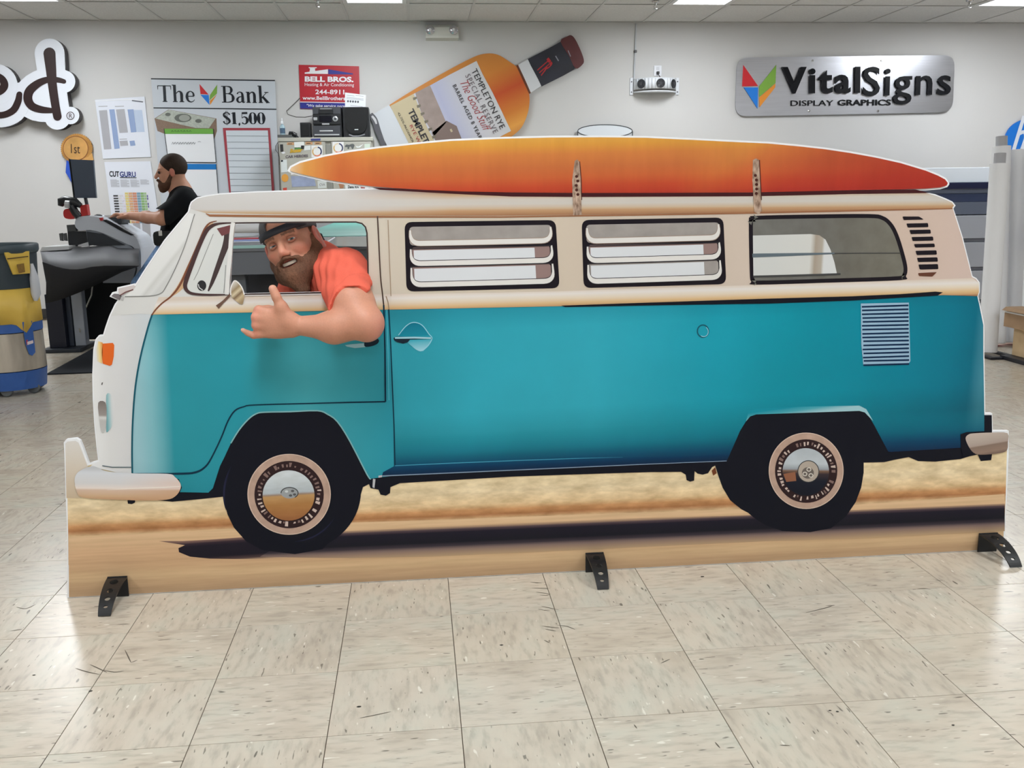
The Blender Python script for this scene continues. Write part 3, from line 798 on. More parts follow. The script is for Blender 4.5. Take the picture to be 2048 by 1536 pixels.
# --- waist bulge between windows and turquoise
belt_t = [(318, 594), (458, 592), (780, 588), (1000, 585), (1130, 582), (1340, 575), (1536, 569), (1760, 562), (1944, 556), (1957, 566)]
belt_b = [(1957, 584), (1954, 592), (1885, 590), (1700, 597), (1500, 604), (1130, 612), (780, 619), (620, 622), (305, 629), (310, 612)]
S.poly('waist_moulding', belt_t+belt_b, gl('print_belt', (780, 588), (1760, 562), (1130, 613), [(0, (206, 192, 178)), (0.25, (217, 211, 206)), (0.5, (214, 200, 180)), (0.75, (206, 174, 130)), (0.95, (186, 146, 104)), (1, (150, 112, 82))]), 6, label='printed cream waist moulding')
S.poly('waist_line', [(1122, 611), (1280, 605.5), (1400, 601.5), (1536, 597), (1700, 592.5), (1800, 588), (1870, 583), (1885, 584.5), (1874, 591), (1700, 601), (1536, 607), (1400, 609), (1280, 611), (1130, 614)], NAVY, 7, label='printed black line under the waist moulding')
# --- surfboard and its straps
SURF = gm('print_surfboard', (1200, 274), (1201, 388), [(0, (216, 160, 72)), (0.12, (212, 149, 63)), (0.28, (202, 123, 63)), (0.5, (193, 108, 59)), (0.68, (195, 97, 53)), (0.84, (187, 73, 44)), (0.97, (178, 60, 40)), (1, (170, 54, 40))],
          over=[((578, 330), (680, 345), [(0, (222, 199, 167)), (0.3, (216, 156, 80)), (1, (199, 100, 53))], (578, 341), (760, 345), [(0, 1.0), (0.35, 0.8), (1, 0.0)]),
                ((1500, 290), (1560, 378), [(0, (212, 149, 63)), (0.3, (197, 99, 51)), (0.7, (183, 71, 42)), (1, (168, 48, 38))], (1350, 330), (1800, 340), [(0, 0.0), (1, 0.85)])],
          noise=[(6, (1.4, 1, 0.5), 0.12), (26, (2.0, 1, 0.25), 0.06)], rough=0.33)
S.poly('surfboard', offset(surf_bot+surf_top, -1.2), SURF, 8, label='printed orange surfboard on the roof')
STRAP = pm('strap', (150, 116, 94), 0.5, noise=(70, 0.55), stretch=(1.5, 1, 0.7), col2=(196, 170, 150))
for poly in ([(1149, 322), (1154, 319), (1158, 323), (1161, 360), (1162, 400), (1163, 430), (1146, 431), (1145, 400), (1144, 360)], [(1505, 320), (1511, 317), (1517, 320), (1519, 360), (1521, 400), (1523, 421), (1517, 428), (1508, 424), (1506, 400), (1504, 360)]):
    sp = S.poly('roof_strap', poly, STRAP, 9, label='printed weathered strap holding the surfboard')
    cx = sum(p[0] for p in poly[:3])/3; y0 = poly[1][1]
    S.line('strap_edge', [(poly[2][0]+1, poly[2][1]), (poly[3][0]+1, poly[3][1]), (poly[4][0]+1, poly[4][1])], 1.6, pm('strap_dark', (70, 34, 28)), 10, parent=sp)
    for k in range(5):
        S.poly('buckle', ell(cx+random.uniform(-2, 2), y0+34+k*9, 3.2, 3.0, 9), pm('strap_dark', (70, 34, 28)), 10, parent=sp)
# --- louvred side windows
BLK = pm('window_seal', (24, 18, 26))
RIMC = pm('louvre_rim', (214, 211, 207)); RIMS = pm('louvre_rim_shade', (150, 130, 118)); LIT = pm('louvre_glass_lit', (207, 210, 214)); GRY = pm('louvre_glass_grey', (150, 144, 140), noise=(20, 0.10))
DKL = pm('louvre_line', (46, 42, 46)); BRN = pm('louvre_brown', (140, 116, 112))
def bil(q, s, t):
    a, b, c, d = [np.array(p, float) for p in q]     # TL TR BR BL
    return tuple((1-t)*((1-s)*a+s*b)+t*((1-s)*d+s*c))
def louvre_window(q, first):
    fr = S.poly('side_window', rquad(q, 15), BLK, 7, label='printed louvred window '+('behind the cab' if first else 'in the middle of the side'))
    B = lambda s, t: bil(q, s, t)
    S.poly('glass', rquad([B(0.03, 0.07), B(0.97, 0.07), B(0.965, 0.30), B(0.03, 0.34)], 9), GRY, 8, parent=fr)
    spl = 0.85
    S.poly('glass', rquad([B(0.04, 0.37), B(spl+0.1, 0.37), B(0.95, 0.56), B(0.04, 0.58)], 6), BRN, 8, parent=fr)
    S.poly('glass', rquad([B(0.04, 0.64), B(spl+0.1, 0.64), B(0.95, 0.88), B(0.04, 0.9)], 6), GRY if not first else BRN, 8, parent=fr)
    S.poly('curtain', [B(0.055, 0.41), B(spl, 0.40), B(spl, 0.57), B(0.055, 0.59)], LIT, 9, parent=fr)
    S.poly('curtain', [B(0.055, 0.675), B(spl, 0.66), B(spl, 0.86), B(0.055, 0.89)], LIT, 9, parent=fr)
    for (t0, t1) in ((0.10, 0.31), (0.37, 0.60), (0.64, 0.905)):
        def bez(p, q, r, n=7): return [tuple((1-t)**2*np.array(p)+2*t*(1-t)*np.array(q)+t*t*np.array(r)) for t in [k/n for k in range(n+1)]]
        path = [B(0.036, t0+0.02)]+bez(B(0.036, t1-0.14), B(0.037, t1), B(0.10, t1))+[B(0.5, t1-0.004)]+bez(B(0.90, t1-0.010), B(0.963, t1-0.014), B(0.964, t1-0.15))+[B(0.962, t0)]
        S.line('louvre_outline', path, [5, 9, 12.5, 12.5, 12.5, 9, 5], DKL if t0 > 0.2 else RIMS, 9.4, parent=fr)
        S.line('louvre_rim', path, [3, 7, 9.5, 10, 9.5, 7, 3], RIMC, 10, parent=fr)
    for t in (0.385, 0.645):
        S.line('louvre_gap', [B(0.03, t), B(0.5, t-0.004), B(0.96, t-0.012)], 2.2, DKL, 10.5, parent=fr)
louvre_window([(809, 444), (1111, 440), (1119, 576), (813, 583)], True)
louvre_window([(1163, 440), (1446, 435), (1452, 568), (1167, 576)], False)
# --- rear side window
rw = crom([(1510, 431.5), (1620, 429), (1735, 428), (1765, 432), (1783, 446), (1796, 470), (1808, 508), (1814, 536), (1811, 552), (1800, 560), (1660, 565), (1512, 569), (1502, 563), (1499, 545), (1497, 445), (1500, 435)], 4, True)
RW = S.poly('rear_window', rw, BLK, 7, label='printed dark rear side window')
S.poly('glass', offset(rw, -8), gm('print_rear_glass', (1500, 500), (1810, 500), [(0, (112, 112, 108)), (0.4, (108, 107, 103)), (0.7, (112, 110, 102)), (1, (118, 116, 106))], noise=[(16, (1, 1, 1), 0.22)]), 8, parent=RW)
S.poly('interior_light', [(1505, 471), (1620, 468), (1638, 470.5), (1650, 479), (1660, 499), (1668, 525), (1673, 548), (1600, 551), (1506, 554)], gm('print_interior', (1505, 500), (1673, 500), [(0, (196, 198, 196)), (0.68, (200, 200, 196)), (0.74, (158, 146, 132)), (0.82, (168, 160, 148)), (0.85, (204, 206, 206)), (1, (206, 208, 208))]), 9, parent=RW)
S.line('interior_bar', [(1504, 511), (1580, 509), (1668, 506.5)], [8, 6, 3], pm('slate', (92, 104, 112)), 10, parent=RW)
S.line('interior_bar', [(1668, 506.5), (1800, 506)], 1.8, pm('slate_dark', (66, 66, 66)), 10, parent=RW)
S.line('interior_bar', [(1506, 553), (1600, 550.5), (1680, 548)], 4, pm('slate_dark', (66, 66, 66)), 10, parent=RW)
# --- air slots behind the rear window
slots = [(1804, 1847, 433, 440), (1812, 1856, 447, 455), (1818, 1861, 460, 468), (1822, 1866, 474, 482), (1827, 1869, 488, 495), (1830, 1873, 501.5, 510), (1833, 1875, 515.5, 524), (1836, 1876, 529, 539), (1835, 1872, 545, 553)]
for i, (a, b2, c, d) in enumerate(slots):
    q = [(a, c), (b2-(10 if i == 0 else 1), c+(-1 if i else 0)), (b2, d-1), (a+2.5, d)]
    if i == 8: q = [(a, c+1), (b2+1, c-1), (b2-8, d), (a+2, d-1)]
    S.poly('air_slot', rquad(q, 1.8, 2), BLK if i < 8 else pm('slot_brown', (96, 58, 44)), 7)
# --- grille in the rear quarter
GB = S.poly('grille', [(1721, 607), (1817, 605), (1820, 722), (1815, 729), (1726, 730), (1722, 690)], pm('grille_light', (146, 178, 200)), 6, label='printed louvred air grille')
for k in range(16):
    t = k/15; y = 610+t*117
    dy = random.uniform(-0.8, 0.8)
    a, b2 = 1722+3*t+random.uniform(0, 2), 1816+1.5*t
    S.poly('louvre', [(a, y+1.2+dy), (b2, y-1.2), (b2, y+2.2), (a, y+4.4+dy)], pm('grille_navy', (6, 38, 70)), 7, parent=GB)
# --- seams
SEAM = pm('seam_navy', (8, 44, 64)); SEAMB = pm('seam_brown', (70, 52, 46)); HIL = pm('seam_light', (140, 196, 214)); SEAMT = pm('seam_teal', (20, 84, 100))
S.line('front_seam', [(305, 628), (296, 656), (281, 715), (271, 775), (266, 840), (264.5, 900), (265, 946)], 3.6, SEAMT, 6, smooth=4)
S.line('door_seam', [(755, 432), (757, 470), (761, 550), (765, 587), (767.5, 610)], 2.6, SEAMB, 8, smooth=4)
S.line('door_seam', [(767.5, 610), (768.5, 640), (770, 700), (771, 803)], 3.2, SEAM, 8)
S.line('door_seam', [(771, 803), (700, 804.5), (640, 806), (512, 809.5), (488, 813), (470, 821), (456, 842), (444, 872), (426, 910), (412, 932), (392, 944), (357, 947), (265, 947)], [3, 3, 2.5, 2.5, 2.5, 3, 3, 3, 3, 3.6, 4, 4, 2], SEAM, 6, smooth=4)
S.line('sliding_door_seam', [(776, 440), (779, 520), (782, 592)], 1.4, pm('seam_tan', (150, 128, 104)), 8)
S.line('sliding_door_seam', [(772, 592), (776, 604), (778, 618)], 2.0, pm('seam_tan', (150, 128, 104)), 8)
S.line('sliding_door_seam', [(777.5, 618), (781, 680), (783.5, 740), (788, 850), (790, 930)], 2.4, SEAM, 6)
S.line('seam_highlight', [(773.5, 620), (776, 700), (778, 800)], 1.6, pm('seam_light2', (80, 176, 196)), 6)
S.line('seam_highlight', [(790, 931), (900, 926), (1024, 921), (1150, 916.5), (1245, 914)], [1.6, 1.8, 1.8, 1.4, 0.3], pm('seam_light3', (60, 140, 168)), 6)
S.line('sill_highlight', [(764, 951.5), (900, 945.5), (1024, 940), (1280, 928.5), (1390, 924), (1453, 921.5)], [2, 1.8, 1.8, 1.5, 1.3, 1.5], pm('seam_light4', (130, 150, 172)), 6)
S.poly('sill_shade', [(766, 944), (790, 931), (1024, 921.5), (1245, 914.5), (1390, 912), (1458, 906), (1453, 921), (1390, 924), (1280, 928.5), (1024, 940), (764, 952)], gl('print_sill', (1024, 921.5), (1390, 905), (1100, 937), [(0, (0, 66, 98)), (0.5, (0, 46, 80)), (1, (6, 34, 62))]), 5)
# --- handles, filler cap
hd = S.poly('door_handle_cup', crom([(797, 670), (812, 652), (827, 644.5), (844, 650), (858, 668), (864, 676), (857, 690), (845, 701.5), (834, 700), (821, 690), (812, 682)], 4, True), gm('print_cup', (830, 645), (834, 702), [(0, (4, 110, 134)), (0.45, (16, 130, 152)), (0.6, (50, 160, 180)), (1, (150, 200, 214))]), 6, label='printed sliding door handle in its cup')
S.line('cup_edge', [(797, 670), (812, 652), (827, 644.5), (844, 650), (858, 668), (864, 676), (857, 690), (845, 701.5)], 1.7, HIL, 7, parent=hd, smooth=4)
S.poly('handle_grip', [(787, 676), (792, 673), (862, 674), (863, 678), (820, 679), (816, 684), (806, 687), (794, 684), (788, 680)], pm('grip_dark', (22, 38, 52)), 7, parent=hd)
S.line('handle_bar', [(790, 675.5), (830, 675), (862, 676)], 3.6, pm('bar_light', (150, 196, 208)), 8, parent=hd)
hd2 = S.poly('door_handle', [(690, 690), (705, 688), (731, 686), (731, 694), (710, 696), (694, 693)], pm('handle_pale', (150, 190, 200)), 6, label='printed cab door handle')
S.poly('handle_grip', crom([(729, 684), (735, 678), (750, 676), (758, 680), (755, 687), (744, 692), (730, 693)], 3, True), pm('grip_dark', (22, 38, 52)), 7, parent=hd2)
S.line('filler_cap', ell(1405.5, 662, 11.2, 12.2, 32), 2.6, SEAMT, 6, closed=True)
S.line('filler_cap_light', ell(1407, 663, 9, 10, 24, -1, 2.2), 1.4, HIL, 6.4)
# --- nose details
ts = S.poly('turn_signal', [(206, 687), (226, 685.5), (229, 690), (228, 712), (224.5, 729), (220, 731.5), (206, 727), (204, 705)], pm('signal_orange', (214, 98, 36)), 6, label='printed orange turn signal')
S.poly('signal_lens', [(197, 682), (206, 685), (205, 727), (195, 722), (193, 700)], gm('print_signal_pale', (193, 700), (206, 700), [(0, (216, 210, 196)), (0.5, (222, 200, 140)), (1, (216, 140, 60))]), 6, parent=ts)
hl = S.poly('headlight', crom([(197, 805), (211, 804), (213.5, 825), (212, 856), (207, 866), (202, 860), (199, 838)], 3, True), gm('print_headlight', (205, 804), (206, 866), [(0, (120, 112, 108)), (0.42, (150, 142, 138)), (0.5, (206, 206, 204)), (0.6, (178, 176, 174)), (1, (186, 186, 184))]), 7, label='printed grey headlight seen edge-on')
S.poly('headlight_shade', crom([(213, 790), (222, 788), (229, 805), (229, 830), (224, 852), (215, 864), (213, 858), (214, 826)], 3, True), gm('print_teal_shade', (213, 826), (228, 826), [(0, (104, 156, 162)), (0.4, (156, 188, 192)), (0.8, (204, 207, 208)), (1, (211, 211, 212))]), 6, parent=hl)
S.poly('nose_mark', [(204, 765), (206.5, 764), (205, 770), (203, 769)], pm('mark_dark', (80, 76, 74)), 6)
WG = pm('windscreen_grey', (196, 196, 194)); LNG = pm('windscreen_line', (128, 128, 126))
S.poly('windscreen', [(272, 572), (290, 544), (330, 484), (378, 426), (388, 428), (384, 445), (369, 492), (349, 540), (331, 574), (321, 587), (300, 591), (252, 592)], gm('print_windscreen', (320, 510), (352, 535), [(0, (216, 216, 214)), (0.45, (214, 214, 212)), (0.62, (196, 196, 193)), (0.85, (206, 206, 204)), (1, (196, 196, 194))]), 6, label='printed pale windscreen pillar')
S.line('windscreen_edge', [(390, 428), (385, 443), (370, 491), (350, 539), (332, 574), (322, 586.5), (300, 592), (250, 593)], 1.6, LNG, 7, smooth=4)
wp = S.poly('wiper_arm', [(237, 577), (268, 570), (272, 573), (266, 580), (248, 587), (240, 592), (238, 586)], pm('wiper_light', (196, 186, 184)), 7, label='printed wiper base on the nose')
S.poly('wiper_pivot', [(223, 592), (229, 587), (238, 588), (244, 592), (240, 600)], pm('wiper_dark', (112, 106, 108)), 8, parent=wp)
S.line('wiper_shade', [(240, 591), (252, 584), (267, 579)], 2.4, pm('wiper_brown', (110, 76, 74)), 8, parent=wp)
S.poly('wiper_pivot', [(241, 592), (249, 593), (247, 602), (242, 600)], pm('wiper_mid', (170, 168, 168)), 8, parent=wp)
# --- A pillar and quarter light
S.line('pillar_stain', [(428, 448), (412, 462), (397, 497), (378, 540), (362, 572), (342, 592)], [7, 10, 11, 13, 13, 4], gm('print_stain', (405, 500), (385, 490), [(0, (196, 160, 126)), (0.5, (200, 166, 126)), (1, (214, 204, 192))]), 6, smooth=4)
S.line('pillar_seam', [(434, 442), (420, 446), (410, 458), (398, 486), (378, 532), (360, 570), (343, 592), (325, 606), (312, 619), (304, 630)], [1.5, 3, 4.5, 5, 5, 4.5, 3.5, 3, 3, 2.5], pm('seam_rust', (120, 74, 54)), 7, smooth=4)
QW = S.poly('quarter_window', [(467, 447), (436, 448), (424, 454), (410, 470), (396, 500), (382, 535), (374, 562), (374, 576), (384, 585), (404, 587), (458, 588), (462, 520)], pm('quarter_glass', (204, 206, 203)), 7, label='printed quarter light ahead of the driver window')
S.line('quarter_seal', [(466, 445.5), (440, 447), (424, 452), (412, 464), (398, 494), (384, 530), (373, 560), (371, 574), (378, 584), (392, 588), (420, 589.5), (457, 589)], [2, 4, 7, 8, 8, 8.5, 9, 8, 6, 5, 4, 2], pm('quarter_seal', (72, 52, 52)), 9, parent=QW, smooth=4)
S.line('quarter_bar', [(452, 458), (455, 470), (452, 490), (443, 515), (432, 545), (424, 566), (417, 582)], [9, 13, 13, 11, 9.5, 7, 3], pm('quarter_bar', (68, 56, 56)), 8, parent=QW, smooth=4)
S.poly('quarter_corner', [(434, 457), (461, 450), (460, 466), (444, 472)], pm('quarter_maroon', (110, 66, 68)), 8.5, parent=QW)
S.line('quarter_strut', [(467, 445), (463, 470), (459.5, 520), (456, 560), (454.5, 589)], 8, pm('strut_white', (214, 213, 210)), 10, parent=QW, smooth=3)
S.line('quarter_line', [(427, 468), (412, 505), (396, 545), (388, 560)], 1.0, LNG, 8, parent=QW)
S.line('quarter_line', [(452, 530), (450, 560), (448, 586)], 1.2, LNG, 8, parent=QW)
kb = S.poly('quarter_knob', ell(404, 571, 9, 10.5, 20), pm('knob_dark', (44, 44, 46)), 9, parent=QW)
S.line('quarter_knob_light', [(397, 568), (399, 575), (406, 580)], 2, pm('knob_light', (200, 200, 200)), 9.5, parent=QW)
# --- window frame strip round the driver opening
S.line('window_edge', hole, 3.0, pm('window_edge_dark', (64, 52, 50)), 9, closed=True, label='dark printed rim round the cut-out driver window')
S.line('window_sill_light', [(458, 591.5), (600, 588.8), (737, 585.6)], 2.2, pm('sill_light', (206, 202, 200)), 9.5)
# --- mirror
ma = S.line('mirror_arm', [(435, 614), (446, 604), (456, 594), (463, 586)], [9, 5, 4.6, 5], pm('mirror_arm', (104, 78, 66)), 10, smooth=4, label='printed wing mirror arm')
mi = S.poly('wing_mirror', crom([(470, 561), (464, 571), (461.5, 583), (464, 593), (473, 602), (484, 608.5), (487.5, 602), (489, 588), (484, 574), (477, 565)], 3, True), gm('print_mirror', (462, 570), (490, 600), [(0, (206, 200, 190)), (0.3, (150, 130, 100)), (0.45, (200, 186, 156)), (0.6, (120, 98, 74)), (0.75, (190, 170, 136)), (1, (150, 128, 96))]), 11, label='printed chrome wing mirror')
S.line('mirror_rim', [(462, 590), (462, 577), (466, 566), (470.5, 561), (478, 566), (485, 576), (489, 589)], 2.2, pm('rim_white', (226, 224, 222)), 12, parent=mi, smooth=4)
# --- bumpers
S.poly('front_bumper', crom([(150, 962), (154, 947), (168, 937), (185, 932), (197, 935), (215, 942), (260, 946), (335, 947), (350, 953), (361, 966), (361, 978), (352, 991), (335, 998.5), (290, 1000.5), (220, 998), (172, 995), (156, 987)], 4, True),
       gm('print_bumper', (250, 938), (252, 1002), [(0, (190, 192, 196)), (0.12, (208, 211, 216)), (0.45, (208, 206, 206)), (0.6, (226, 214, 206)), (0.66, (206, 180, 160)), (0.85, (198, 164, 130)), (1, (176, 132, 96))],
          over=[((250, 940), (252, 1000), [(0, (206, 208, 212)), (0.4, (216, 196, 186)), (0.58, (220, 200, 190)), (0.66, (196, 160, 132)), (1, (190, 150, 116))], (240, 970), (355, 970), [(0, 0.0), (1, 1.0)])]), 8, label='printed cream front bumper')
S.line('bumper_crease', [(215, 979), (270, 976), (330, 974), (360, 972)], [0.4, 1.6, 2.4, 1.2], pm('crease_light', (236, 226, 216)), 9)
S.line('nose_lower_edge', [(205, 931), (225, 934), (264, 934)], 2, pm('seam_grey', (90, 104, 110)), 7)
S.poly('rear_bumper', crom([(1930, 876), (1937, 868), (1950, 866), (1984, 864.5), (2014, 866), (2014.5, 885), (2014, 896), (2009, 903), (1990, 907), (1960, 909), (1946, 905), (1936, 892)], 3, True), gm('print_rear_bumper', (1970, 864), (1972, 910), [(0, (186, 172, 162)), (0.35, (172, 158, 148)), (0.52, (164, 148, 138)), (0.58, (130, 110, 98)), (0.85, (140, 118, 104)), (1, (110, 90, 80))]), 8, label='printed beige rear bumper')
S.poly('bumper_shade', [(1920, 868), (1932, 864), (1968, 862), (1975, 864), (1938, 869), (1931, 877), (1937, 893), (1946, 906), (1925, 915), (1921, 895)], NAVY, 7)
# --- wheels
RING = pm('wheel_ring', (178, 150, 134), noise=(30, 0.12)); DISC = pm('wheel_dark', (46, 30, 32)); TOOTH = pm('wheel_chrome', (196, 176, 166)); TOOTH2 = pm('wheel_chrome_dull', (128, 104, 98))
def wheel(cx, cy, rx, ry, front):
    ring = S.poly('wheel_rim', ell(cx, cy, rx, ry, 64), RING, 8, label='printed '+('front' if front else 'rear')+' wheel with chrome hub cap')
    S.line('rim_edge', ell(cx, cy, rx-0.5, ry-0.5, 64), 1.6, pm('rim_pale', (206, 184, 168)), 8.4, parent=ring, closed=True)
    k = 0.835
    S.poly('rim_inner', ell(cx, cy+0.5, rx*k, ry*k, 56), DISC, 9, parent=ring)
    rnd = random.Random(3 if front else 5)
    for i in range(46):
        a = 2*math.pi*i/46+rnd.uniform(-0.03, 0.03); r0 = rnd.uniform(0.655, 0.69); r1 = rnd.uniform(0.72, 0.80); da = rnd.uniform(0.022, 0.05)
        if rnd.random() < 0.12: continue
        q = [(cx+rx*r*math.cos(a+s2), cy+0.5+ry*r*math.sin(a+s2)) for r, s2 in ((r0, -da), (r1, -da), (r1, da), (r0, da*rnd.uniform(0.2, 1)))]
        up = math.sin(a) < -0.25
        S.poly('rim_tooth', q, (TOOTH2 if (up and front) or rnd.random() < 0.2 else TOOTH), 10, parent=ring)
    hr = 0.635
    if front:
        st = [(0, (206, 212, 216)), (0.25, (196, 204, 208)), (0.46, (176, 184, 190)), (0.5, (150, 130, 116)), (0.53, (186, 146, 96)), (0.7, (168, 120, 70)), (1, (150, 98, 60))]
        hm = gm('print_hub_front', (cx-8, cy-ry*hr), (cx, cy+ry*hr), st, noise=[(20, (1, 1, 3), 0.12)])
    else:
        st = [(0, (176, 184, 192)), (0.35, (186, 194, 200)), (0.46, (150, 156, 164)), (0.5, (120, 92, 74)), (0.56, (56, 46, 50)), (0.7, (20, 24, 38)), (1, (16, 20, 34))]
        hm = gm('print_hub_rear', (cx+4, cy-ry*hr), (cx-6, cy+ry*hr), st, noise=[(20, (1, 1, 1), 0.1)])
    hub = S.poly('hub_cap', ell(cx-1, cy+2, rx*hr, ry*hr, 48), hm, 11, parent=ring)
    S.line('hub_edge', ell(cx-1, cy+2, rx*hr, ry*hr, 48), 1.6, DISC, 11.4, parent=ring, closed=True)
    if front:
        S.poly('hub_centre', ell(cx+1, cy-3, 17, 11, 26), pm('hub_grey', (150, 154, 156)), 12, parent=ring)
        S.line('hub_centre_edge', ell(cx+1, cy-3, 17, 11, 26, -3.2, 0.9), 1.8, pm('hub_dark', (58, 60, 62)), 12.5, parent=ring)
        for p in ((cx-5, cy-6), (cx+7, cy-7), (cx+11, cy), (cx+3, cy+2)): S.poly('hub_glint', ell(p[0], p[1], 3.5, 2.5, 8), pm('hub_dark2', (84, 86, 88)) if p[0] > cx else pm('hub_light', (196, 200, 202)), 12.5, parent=ring)
    else:
        S.poly('hub_reflection', [(cx-46, cy+6), (cx-22, cy+2), (cx-20, cy+20), (cx-40, cy+22)], pm('hub_brown', (140, 92, 68)), 11.6, parent=ring)
        S.poly('hub_centre', ell(cx+4, cy+1, 21, 21.5, 28), pm('hub_tan', (172, 160, 148)), 12, parent=ring)
        S.line('hub_centre_edge', ell(cx+4, cy+1, 21, 21.5, 28), 1.6, pm('hub_dark', (58, 60, 62)), 12.5, parent=ring, closed=True)
        S.poly('hub_badge', ell(cx+3, cy+4, 12, 11.5, 22), pm('hub_taupe', (104, 96, 90)), 12.6, parent=ring)
        for p in ((cx+5, cy-3), (cx-3, cy+6), (cx+9, cy+9)): S.line('hub_knot', ell(p[0], p[1], 4, 3.6, 12), 1.8, pm('hub_pale', (206, 200, 190)), 13, parent=ring, closed=True)
wheel(578.5, 988, 83, 80.5, True)
wheel(1611.5, 941, 74.5, 76, False)
S.poly('tyre', ell(584, 982, 138, 123, 64), NAVY, 3.8, label='printed black front tyre'); S.poly('tyre', ell(1592, 936, 135, 127, 64), NAVY, 3.8, label='printed black rear tyre')
S.line('tyre_sheen', ell(583, 985, 100, 98, 14, 0.55, 1.5), [0.3, 3, 3, 0.3], pm('tyre_sheen', (30, 32, 56)), 4)
S.line('tyre_sheen', ell(590, 990, 142, 130, 14, 2.9, 3.6), [0.3, 4, 4, 0.3], pm('tyre_sheen', (30, 32, 56)), 4)
# --- small glints at the ends of the sill
S.many('sill_glint', [[(746, 957), (751, 958), (749, 976), (745, 974)], [(757, 951), (764, 950), (764, 954), (757, 955)]], pm('glint', (186, 186, 190)), 6)
S.poly('sill_rust', [(1423, 941), (1430, 934), (1433, 946), (1426, 951)], pm('rust', (110, 60, 36)), 5)
# --- slip-on feet
FOOT = mat('foot_plastic', (20, 21, 24), 0.38, spec=0.5, noise=(90, 0.15))
def foot(u_plate0, u_plate1, label, shift):
    xa = onZ(u_plate0, 1150, 0.0).x; xb = onY(u_plate1, 1150, BY).x; xa = onY(u_plate0, 1150, BY).x
    wd = abs(xb-xa); xc = (xa+xb)/2
    pl = MB(); Hh = 0.066
    pl.box((xc-wd/2, BY-0.011, 0.0), (xc+wd/2, BY-0.006, Hh), bev=0.001)
    pl.box((xc-wd/2, BY+0.0135, 0.0), (xc+wd/2, BY+0.02, Hh), bev=0.001)
    pl.box((xc-wd/2, BY-0.0105, 0.0), (xc-wd/2+0.004, BY-0.006, Hh)) if False else None
    ft = pl.build('stand_foot', FOOT, VAN, label=label)
    # curved perforated tongue reaching towards the viewer, and its mirror behind the board
    for dirn, y0 in ((-1, BY-0.007), (1, BY+0.0135)):
        L = 0.20; n = 18
        outl = [(0, -wd/2), (L, -wd*0.30), (L, wd*0.30), (0, wd/2)]
        hs = []
        for (sx, rx, ry) in ((0.035, 0.020, 0.0125), (0.083, 0.015, 0.010), (0.122, 0.012, 0.0085), (0.158, 0.0085, 0.0065)):
            hs.append([(sx+rx*0.75*math.cos(a), ry*math.sin(a)) for a in [2*math.pi*i/14 for i in range(14)]])
        loops = [[Vector((p[0], p[1], 0)) for p in l] for l in [outl]+hs]
        flat = [p for l in loops for p in l]
        bm = bmesh.new(); vs = [bm.verts.new(p) for p in flat]
        for t in tessellate_polygon(loops):
            try: bm.faces.new([vs[i] for i in t])
            except Exception: pass
        for k in range(1, n):
            bmesh.ops.bisect_plane(bm, geom=list(bm.verts)+list(bm.edges)+list(bm.faces), plane_co=(L*k/n, 0, 0), plane_no=(1, 0, 0))
        bm.verts.index_update()
        V = []
        for v in bm.verts:
            s = v.co.x/L
            ang = s*1.25
            R = 0.155
            # profile: leaves the plate horizontally near its top, bends down to the floor
            yy = R*math.sin(ang)*1.0; zz = Hh-0.0045-(Hh-0.006)*(1-math.cos(ang))/(1-math.cos(1.25))
            V.append(Vector((xc+v.co.y+shift*s*(1 if dirn < 0 else -1), y0+dirn*yy, zz)))
        F = [tuple(v.index for v in f.verts) for f in bm.faces]; bm.free()
        m2 = MB(); m2.add(V, F); k = len(V)
        o = m2.build('foot_tongue', FOOT, ft)
        md = o.modifiers.new('thick', 'SOLIDIFY'); md.thickness = 0.0042; md.offset = 0
foot(216, 256, 'black perforated plastic foot near the front bumper', 0.0)
foot(1170, 1206, 'black perforated plastic foot in the middle', 0.0)
foot(1948, 1985, 'black perforated plastic foot under the rear bumper', 0.01)
# ================================================================== things on the back wall
WH = mat('print_white', (232, 234, 238), 0.35, spec=0.4)
INK = mat('print_ink', (14, 20, 30), 0.4, spec=0.4)
